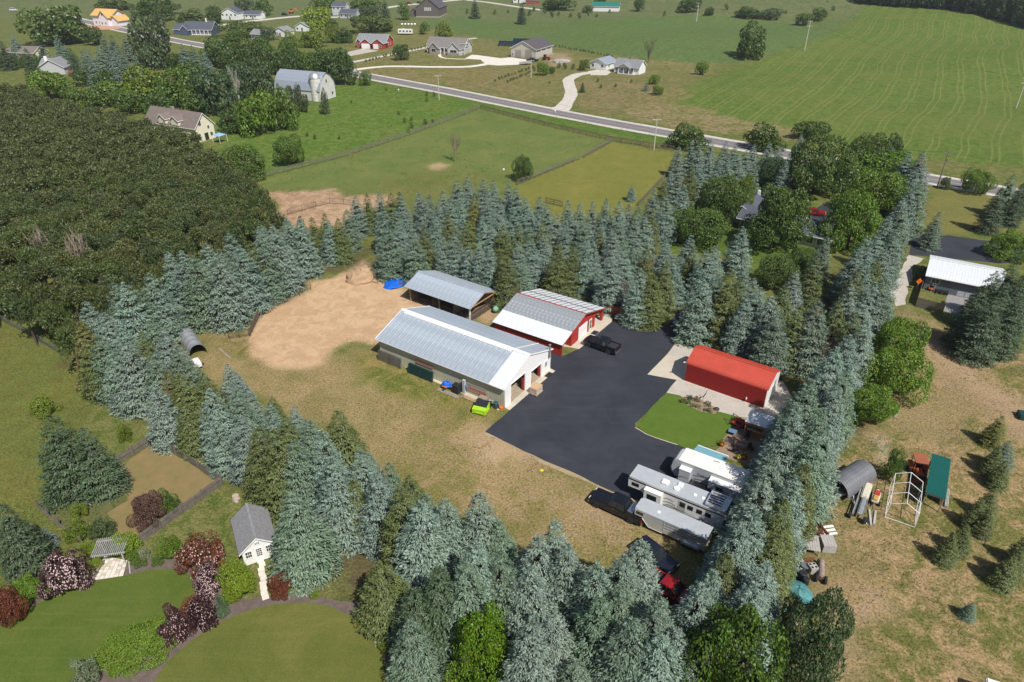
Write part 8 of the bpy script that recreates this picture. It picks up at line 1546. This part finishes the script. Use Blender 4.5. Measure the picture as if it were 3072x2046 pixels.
for k in range(5): B((13 + k * 2.6, 13.25 + k * 2.6, .3, .55, 0, 3)).build('porch_post', 'white_trim', h); win(h, 13.6 + k * 2.3, 14.9 + k * 2.3, 1, 2.5, 2)
B((12.5, 25.5, 0, 2, .2, .5)).build('porch_floor', 'concrete_white', h); B((19.8, 20.4, 7, 7.6, 6, 9)).build('chimney', 'white_trim', h)
h = site('unfinished_house', 'house under construction with white wrap and bare wood roof', 'house', t00(650, 172), -20); block(h, 0, 17, 0, 11, 6.2, 9.4, 'x', 'house_wrap', 'roof_osb', .8, trim='roof_osb'); block(h, 9, 16.5, -3, 5, 5.6, 9.2, 'y', 'house_wrap', 'roof_osb', .7, trim='roof_osb'); block(h, 16.5, 23, -1, 8, 3.6, 6.2, 'y', 'house_wrap', 'roof_osb', .7, trim='roof_osb')
for x in (2, 5, 10.5, 13.5): win(h, x, x + 1.1, 1, 2.4, -3 if x > 9 else 0)
win(h, 12, 13.3, 6.4, 7.6, -3); sheet('building_plot', [t00(520, 190), t00(640, 172), t00(840, 185), t00(820, 200), t00(560, 212)], mat('bare_soil', (.50, .29, .17), .95, var=.15), .02)
h = site('white_bungalow', 'small white bungalow with grey roof and chimney at left', 'house', t00(280, 513), 2); block(h, 0, 11, 0, 10, 3.0, 6.0, 'y', 'siding_palegrey', 'roof_grey'); block(h, -2, 6, 5, 13, 3.0, 5.4, 'x', 'siding_palegrey', 'roof_grey'); B((2.2, 3.4, 2.4, 3.2, 3, 7.2)).build('chimney', 'white_trim', h); B((11.5, 13.5, 1, 4, 0, .5)).build('deck', 'tractor_orange', h)
# cream house at the wood edge
h = site('cream_house', 'cream gabled house with brown roof at the edge of the pine wood', 'house', t00(1385, 975), -26.8); block(h, -21, .6, -1.6, 5.4, 4.4, 8.0, 'x', 'siding_cream', 'roof_brown', .4); block(h, -8.5, -5.5, -2.2, 1.6, 6.0, 7.2, 'y', 'siding_cream', 'roof_brown', .3, 4.5); block(h, -14, -11, -2.2, 1.6, 6.0, 7.2, 'y', 'siding_cream', 'roof_brown', .3, 4.5)
win(h, -.1, .9, 4.6, 6.0, .6, 'x', 1); win(h, 3.0, 3.7, 3.2, 4.2, .6, 'x', 1); win(h, -.9, 0, 1.2, 2.4, .6, 'x', 1); B((.6, .65, 1.4, 2.8, .1, 2.2)).build('patio_door', 'glass_dark', h); win(h, 3.6, 4.5, 1.0, 2.1, .6, 'x', 1); B((-12, -11.2, 1.5, 2.3, 7, 8.8)).build('chimney', 'stone_wall', h)
t = thing('blue_gazebo', 'pale blue pop-up canopy beside the cream house', 'canopy', P(*t00(1470, 985)), R(-26.8)); MB().add([(0, 0, 2.2), (3, 0, 2.2), (3, 3, 2.2), (0, 3, 2.2), (1.5, 1.5, 2.9)], [(0, 1, 4), (1, 2, 4), (2, 3, 4), (3, 0, 4), (0, 3, 2, 1)]).build('canopy', mat('pale_blue', (.25, .42, .72), .7), t)
for x in (.05, 2.95):
    for y in (.05, 2.95): B((x - .04, x + .04, y - .04, y + .04, 0, 2.2)).build('leg', 'white_trim', t)
# white gambrel barn and silo
h = site('gambrel_barn', 'old white gambrel barn with pale steel roof', 'barn', t00(1990, 655), -22); prof = [(-5, 0), (-5, 3.6), (-4.1, 6.4), (-2.2, 8.6), (0, 9.6), (2.2, 8.6), (4.1, 6.4), (5, 3.6), (5, 0)]
MB().prism([(y - .6, z) for y, z in prof], 'x', -1, 19).build('wall', mat('peeling_white', (.50, .49, .47), .9, col2=(.66, .65, .63), scale=1.2), h)
for (ya, za), (yb_, zb_) in zip(prof[1:-2], prof[2:-1]): roof_slope(h, 'roof_panel', (-1.4, ya - .6 + (-.25 if za == 3.6 and ya < 0 else 0), za), (19.4, ya - .6 + (-.25 if za == 3.6 and ya < 0 else 0), za), (-1.4, yb_ - .6, zb_ + .05), (19.4, yb_ - .6, zb_ + .05), 'roof_steel', 1.6)
for y in (-3.6, 1.8): win(h, y, y + 1.1, 1.2, 2.4, 19, 'x', 1)
win(h, -1.1, -.1, 6, 7.2, 19, 'x', 1)
for k in range(4): win(h, 1 + k * 3.8, 2 + k * 3.8, 1.2, 2.2, -5.6)
t = thing('grain_silo', 'pale concrete silo with metal dome beside the gambrel barn', 'silo', P(*t00(2193, 692)), 0)
for k in range(6): MB().lathe([(2.15, k * 1.35), (2.15, k * 1.35 + 1.28), (2.2, k * 1.35 + 1.28), (2.2, (k + 1) * 1.35), (0, (k + 1) * 1.35)], n=24).build('stave_ring', mat('silo_white', (.52, .50, .47), .9, col2=(.74, .72, .68), scale=1.5), t, True)
MB().lathe([(2.3, 8.1), (2.1, 8.9), (1.5, 9.7), (.7, 10.1), (0, 10.2)], n=24).build('dome', 'alu', t, True)
# grey-roofed house among the trees on the right
h = thing('grey_roofed_house', 'low grey-roofed house hidden among maples', 'house', (55.5, 133.5, 0), R(-37)); block(h, 3.2, 10.2, -1, 8.2, 2.6, 3.9, 'x', 'siding_grey', 'roof_slate', .6); block(h, -8.5, 3.4, 0, 7.6, 2.6, 4.1, 'x', 'siding_grey', 'roof_slate', .6); block(h, -12.5, -6, 3, 16, 2.6, 4.1, 'y', 'siding_grey', 'roof_slate', .6)
for k in range(3): win(h, 4 + k * 2, 5.2 + k * 2, .8, 2.1, -1)
B((-9.4, -8.8, 12, 12.6, 3.5, 5)).build('chimney', 'white_trim', h)
p = P(*qE(1290, 690)); car('red_car', 'red car parked on the drive behind the grey-roofed house', 'car', p, R(-20), 'car_red', 'sedan', L=4.5, Wd=1.8, H=1.45, wb=2.7, r=.33)
# far vehicles
car('far_car', 'dark car on the far road at the top', 'car', P(*t10(540, 25)), R(-20), 'car_black', 'sedan', L=4.6, Wd=1.8, H=1.5, wb=2.7, r=.33); car('far_car', 'red car on the far road at the top', 'car', P(*t10(470, 28)), R(-20), 'car_red', 'sedan', L=4.6, Wd=1.8, H=1.5, wb=2.7, r=.33); car('far_car', 'dark car by the village road', 'car', P(*t00(1965, 105)), R(-10), 'car_black', 'wagon', L=4.6, Wd=1.8, H=1.6, wb=2.7, r=.33); car('far_van', 'white van on the building plot at upper left', 'van', P(*t00(95, 75)), R(-10), 'car_white', 'wagon', L=5.4, Wd=2.0, H=2.2, wb=3.2, r=.36)
t = thing('farm_loader', 'orange loader standing by the village road', 'loader', P(*t00(2010, 92)), R(10)); bbuild(B((-1.5, 1.5, -.8, .8, .8, 2.0)), 'body', 'orange', t, .1); B((-.5, .6, -.7, .7, 2, 3.1)).build('cab_glass', 'glass_dark', t); mb = MB(); mb.bar((1, 0, 1.5), (3.5, 0, 3.4), .3); mb.bar((3.5, 0, 3.4), (5, 0, 1.5), .25); mb.build('boom', 'orange', t)
for s in (-1, 1): wheel(t, 1, s * .9, .7, 1.5); wheel(t, -1, s * .9, .7, 1.5)
# ------------------------------------------------------------------ utility poles and wires
mat('pole_wood', (.20, .16, .13), .9, var=.25, scale=3); mat('pole_pale', (.55, .52, .47), .9, var=.12)
def pole(label, base, top, m='pole_wood', arms=1, r=.16, lamp=False):
    b = P(*base); hgt_ = max(6.0, height_at(b, top[1])); t = thing('utility_pole', label, 'pole', b, random.uniform(-.15, .15)); MB().tube((0, 0, 0), (0, 0, hgt_), r, r * .6, 8).build('shaft', m, t)
    for k in range(arms):
        z = hgt_ - .5 - k * hgt_ * .16; a = B((-1.3, 1.3, -.08, .08, z, z + .16)).build('cross_arm', m, t)
        for x in (-1.15, 0.05, 1.15): MB().lathe([(.06, 0), (.09, .08), (.04, .2), (0, .22)], (x, 0, z + .16), 8).build('insulator', 'stone_grey', a)
    if lamp: bbuild(B((-.3, .3, -.9, .1, hgt_ - .1, hgt_ + .1)), 'lamp_head', 'white_trim', t, .05)
    return b + Vector((0, 0, hgt_ - .3))
def wire(label, a, b, sag=1.2, n=12, r=.022):
    t = thing('overhead_wire', label, 'wire', a); mb = MB(); prev = Vector((0, 0, 0))
    for k in range(1, n + 1): f = k / n; q = (b - a) * f - Vector((0, 0, 4 * sag * f * (1 - f))); mb.tube(prev, q, r, n=4, cap=False); prev = q
    mb.build('cable', 'black_paint', t)
p1 = pole('leaning brown utility pole with transformer at right beside the road', t20(1757, 1285), t20(1835, 1042), r=.18); 
p2 = pole('pale utility pole beside the road behind the small paddock', t10(2155, 1035), t10(2185, 815), 'pole_pale'); p3 = pole('utility pole beside the road in front of the stone house', t10(675, 690), t10(672, 515), 'pole_pale'); p4 = pole('utility pole at the drive of the beige pole barn', t10(1308, 535), t10(1310, 412), 'pole_pale'); pole('pale yard lamp pole on the meadow', t00(1915, 893), t00(1893, 735), 'pole_pale', 0, lamp=True)
p6 = pole('tall pale power pole at the edge of the crop field', t20(840, 348), t20(893, 140), 'pole_pale', 2, .25); p7 = pole('pale power pole far behind the green field', t20(95, 148), t20(120, 18), 'pole_pale', 2, .25); p8 = pole('pale power pole at the right picture edge in the crop field', t20(2298, 745), t20(2360, 530), 'pole_pale', 2, .22); p9 = pole('village power pole above the blue ranch house', t00(1112, 165), t00(1103, 95), 'pole_wood')
q = bpy.data.objects.get('utility_pole'); MB().lathe([(0, 0), (.2, .02), (.22, .7), (.1, .78), (0, .8)], (.3, 0, 6.2), 10).build('transformer', 'steel_grey', q, True)
for k, (a, b, lab) in enumerate(((p3, p2, 'overhead cable along the road past the big paddock'), (p2, p1, 'overhead cable along the road behind the spruces'), (p1, p1 + (p1 - p2), 'overhead cable leaving the leaning pole to the right'), (p6, p8, 'overhead power line crossing the crop field'), (p7, p6, 'overhead power line from the far pole to the crop field'), (p9, p9 + Vector((60, -6, 0)), 'overhead cable above the blue ranch house'), (p9, p9 + Vector((-60, 20, 0)), 'overhead cable left of the village pole'))): wire(lab, a, b, 1.5 if k < 3 else 3)
for k, px in enumerate((t10(1475, 780), t10(395, 632), t10(1120, 1172))): t = thing('marker_post', ['white mailbox at the roadside by the curved drive', 'white marker post on the meadow', 'white stone in the big paddock'][k], 'marker', P(*px), 0); bbuild(B((-.25, .25, -.2, .2, .0 if k == 2 else .6, .35 if k == 2 else 1.0)), 'box', 'white_trim', t, .05); B((-.05, .05, -.05, .05, 0, .6 if k != 2 else .1)).build('post', 'white_trim', t)

# ================================================================== ROUGH GRASS STANDING IN THE YARDS
def tufts(name, label, polys, dens, cols, hgt, seed, avoid=(), keep=0.5):
    r = np.random.default_rng(seed); Bs, Ds, Ls, Ws, Ns = [], [], [], [], []
    for poly in polys:
        w = world_poly(poly); lo, hi = w.min(0), w.max(0); n = int((hi[0] - lo[0]) * (hi[1] - lo[1]) * dens); x = r.uniform(lo[0], hi[0], n); y = r.uniform(lo[1], hi[1], n)
        ok = (sdf(w, x, y) > 0) & (noise2(x, y, 3.1, seed) + .7 * noise2(x, y, 9.0, seed + 1) > keep - .5)
        for a in avoid: ok &= sdf(a, x, y) < -.2
        x, y = x[ok], y[ok]
        for k in range(2):
            m_ = len(x); a = r.random(m_) * 6.28; e = r.uniform(.25, 1.1, m_)
            Bs.append(np.stack([x + r.normal(size=m_) * .07, y + r.normal(size=m_) * .07, np.full(m_, .0)], 1)); Ds.append(np.stack([np.cos(a) * np.cos(e), np.sin(a) * np.cos(e), np.sin(e)], 1)); Ls.append(r.uniform(.5, 1.2, m_) * hgt); Ws.append(r.uniform(.05, .11, m_)); Ns.append(unit(r.normal(size=(m_, 3)) + (0, 0, .6)))
    v, f = kites(*[np.concatenate(q) for q in (Bs, Ds, Ls, Ws, Ns)]); o = obj(name, npmesh(name, [(v, f, 0)], [M_LEAF]), color=cols); o['kind'] = 'stuff'; tag(o, label, 'grass')
AV = [k for k, m_ in KEEPW]
YARD = [[t01(1750, 950), t11(250, 900), t11(1080, 1270), t11(1000, 1420), t12(1300, 20), t12(1750, 230), t12(2100, 560), t12(1800, 750), t12(900, 500), t12(200, 250), t01(2300, 1450), t01(1800, 1150)]]
RYARD = [[t21(1450, 560), t21(1800, 640), t21(2354, 900), (3072, 1060), (3072, 2046), t22(800, 1568), t22(1000, 900), t22(900, 330), t21(1100, 1500), t21(1350, 1320), t21(1650, 900)]]
tufts('dry_grass', 'straw-coloured tufts of dry grass over the yards', YARD + RYARD, 4.0, (.34, .26, .125), .22, 1, AV)
tufts('green_grass', 'short green tufts of grass over the yards', YARD + RYARD + [[t01(0, 700), t01(450, 920), t01(600, 1230), t01(1000, 1400), t01(800, 1568), t02(100, 250), (0, 1600)]], 3.2, (.135, .155, .042), .2, 7, AV)
VEG = [[t02(290, 390), t02(520, 260), t02(740, 195), t02(890, 310), t02(740, 400), t02(800, 540), t02(640, 600), t02(560, 590)], [t02(100, 330), t02(290, 390), t02(560, 620), t02(500, 740), t02(150, 800), t02(60, 500)], [t02(900, 640), t02(1500, 260), t02(1600, 500), t02(1640, 700), t02(1500, 740), t02(1250, 640), t02(1000, 700)]]
tufts('garden_weeds', 'green weeds growing over the vegetable bed and garden edges', VEG, 9, (.12, .19, .035), .32, 21, keep=.42)
tufts('yellow_weeds', 'yellow flowering weeds scattered in the beds and by the barn', [VEG[0], [t11(250, 950), t11(560, 1060), t11(800, 1180), t11(720, 1260), t11(480, 1120), t11(200, 1020)]], 2.2, (.42, .40, .02), .2, 31, keep=.75)
tufts('meadow_tufts', 'darker green grass tufts over the paddock and meadow', [PADDOCK, MEADOW], 0.5, (.085, .15, .03), .55, 41, keep=.72)
tufts('roadside_tufts', 'rough grass along the road and on the lawns across it', [[t10(200, 540), t10(900, 700), t10(2290, 990), t10(2290, 955), t10(1500, 805), t10(700, 655)], [t10(1200, 560), t10(1500, 700), t10(700, 600), t10(900, 560)], [t10(1620, 600), t10(2300, 650), t10(2300, 860), t10(1600, 740)]], 0.6, (.15, .16, .045), .6, 51, keep=.5)

# ================================================================== AIR
m, nt, b = newmat('air'); nt.nodes.remove(b); pv = N(nt, 'ShaderNodeVolumePrincipled'); pv.inputs['Color'].default_value = (.86, .91, 1, 1); pv.inputs['Density'].default_value = 0.00013; pv.inputs['Anisotropy'].default_value = 0.2
nt.links.new(pv.outputs[0], nt.nodes['Material Output'].inputs['Volume'])
hz = B((-1700, 1700, -80, 2800, -12, 75)).build('haze', 'air'); hz['kind'] = 'stuff'
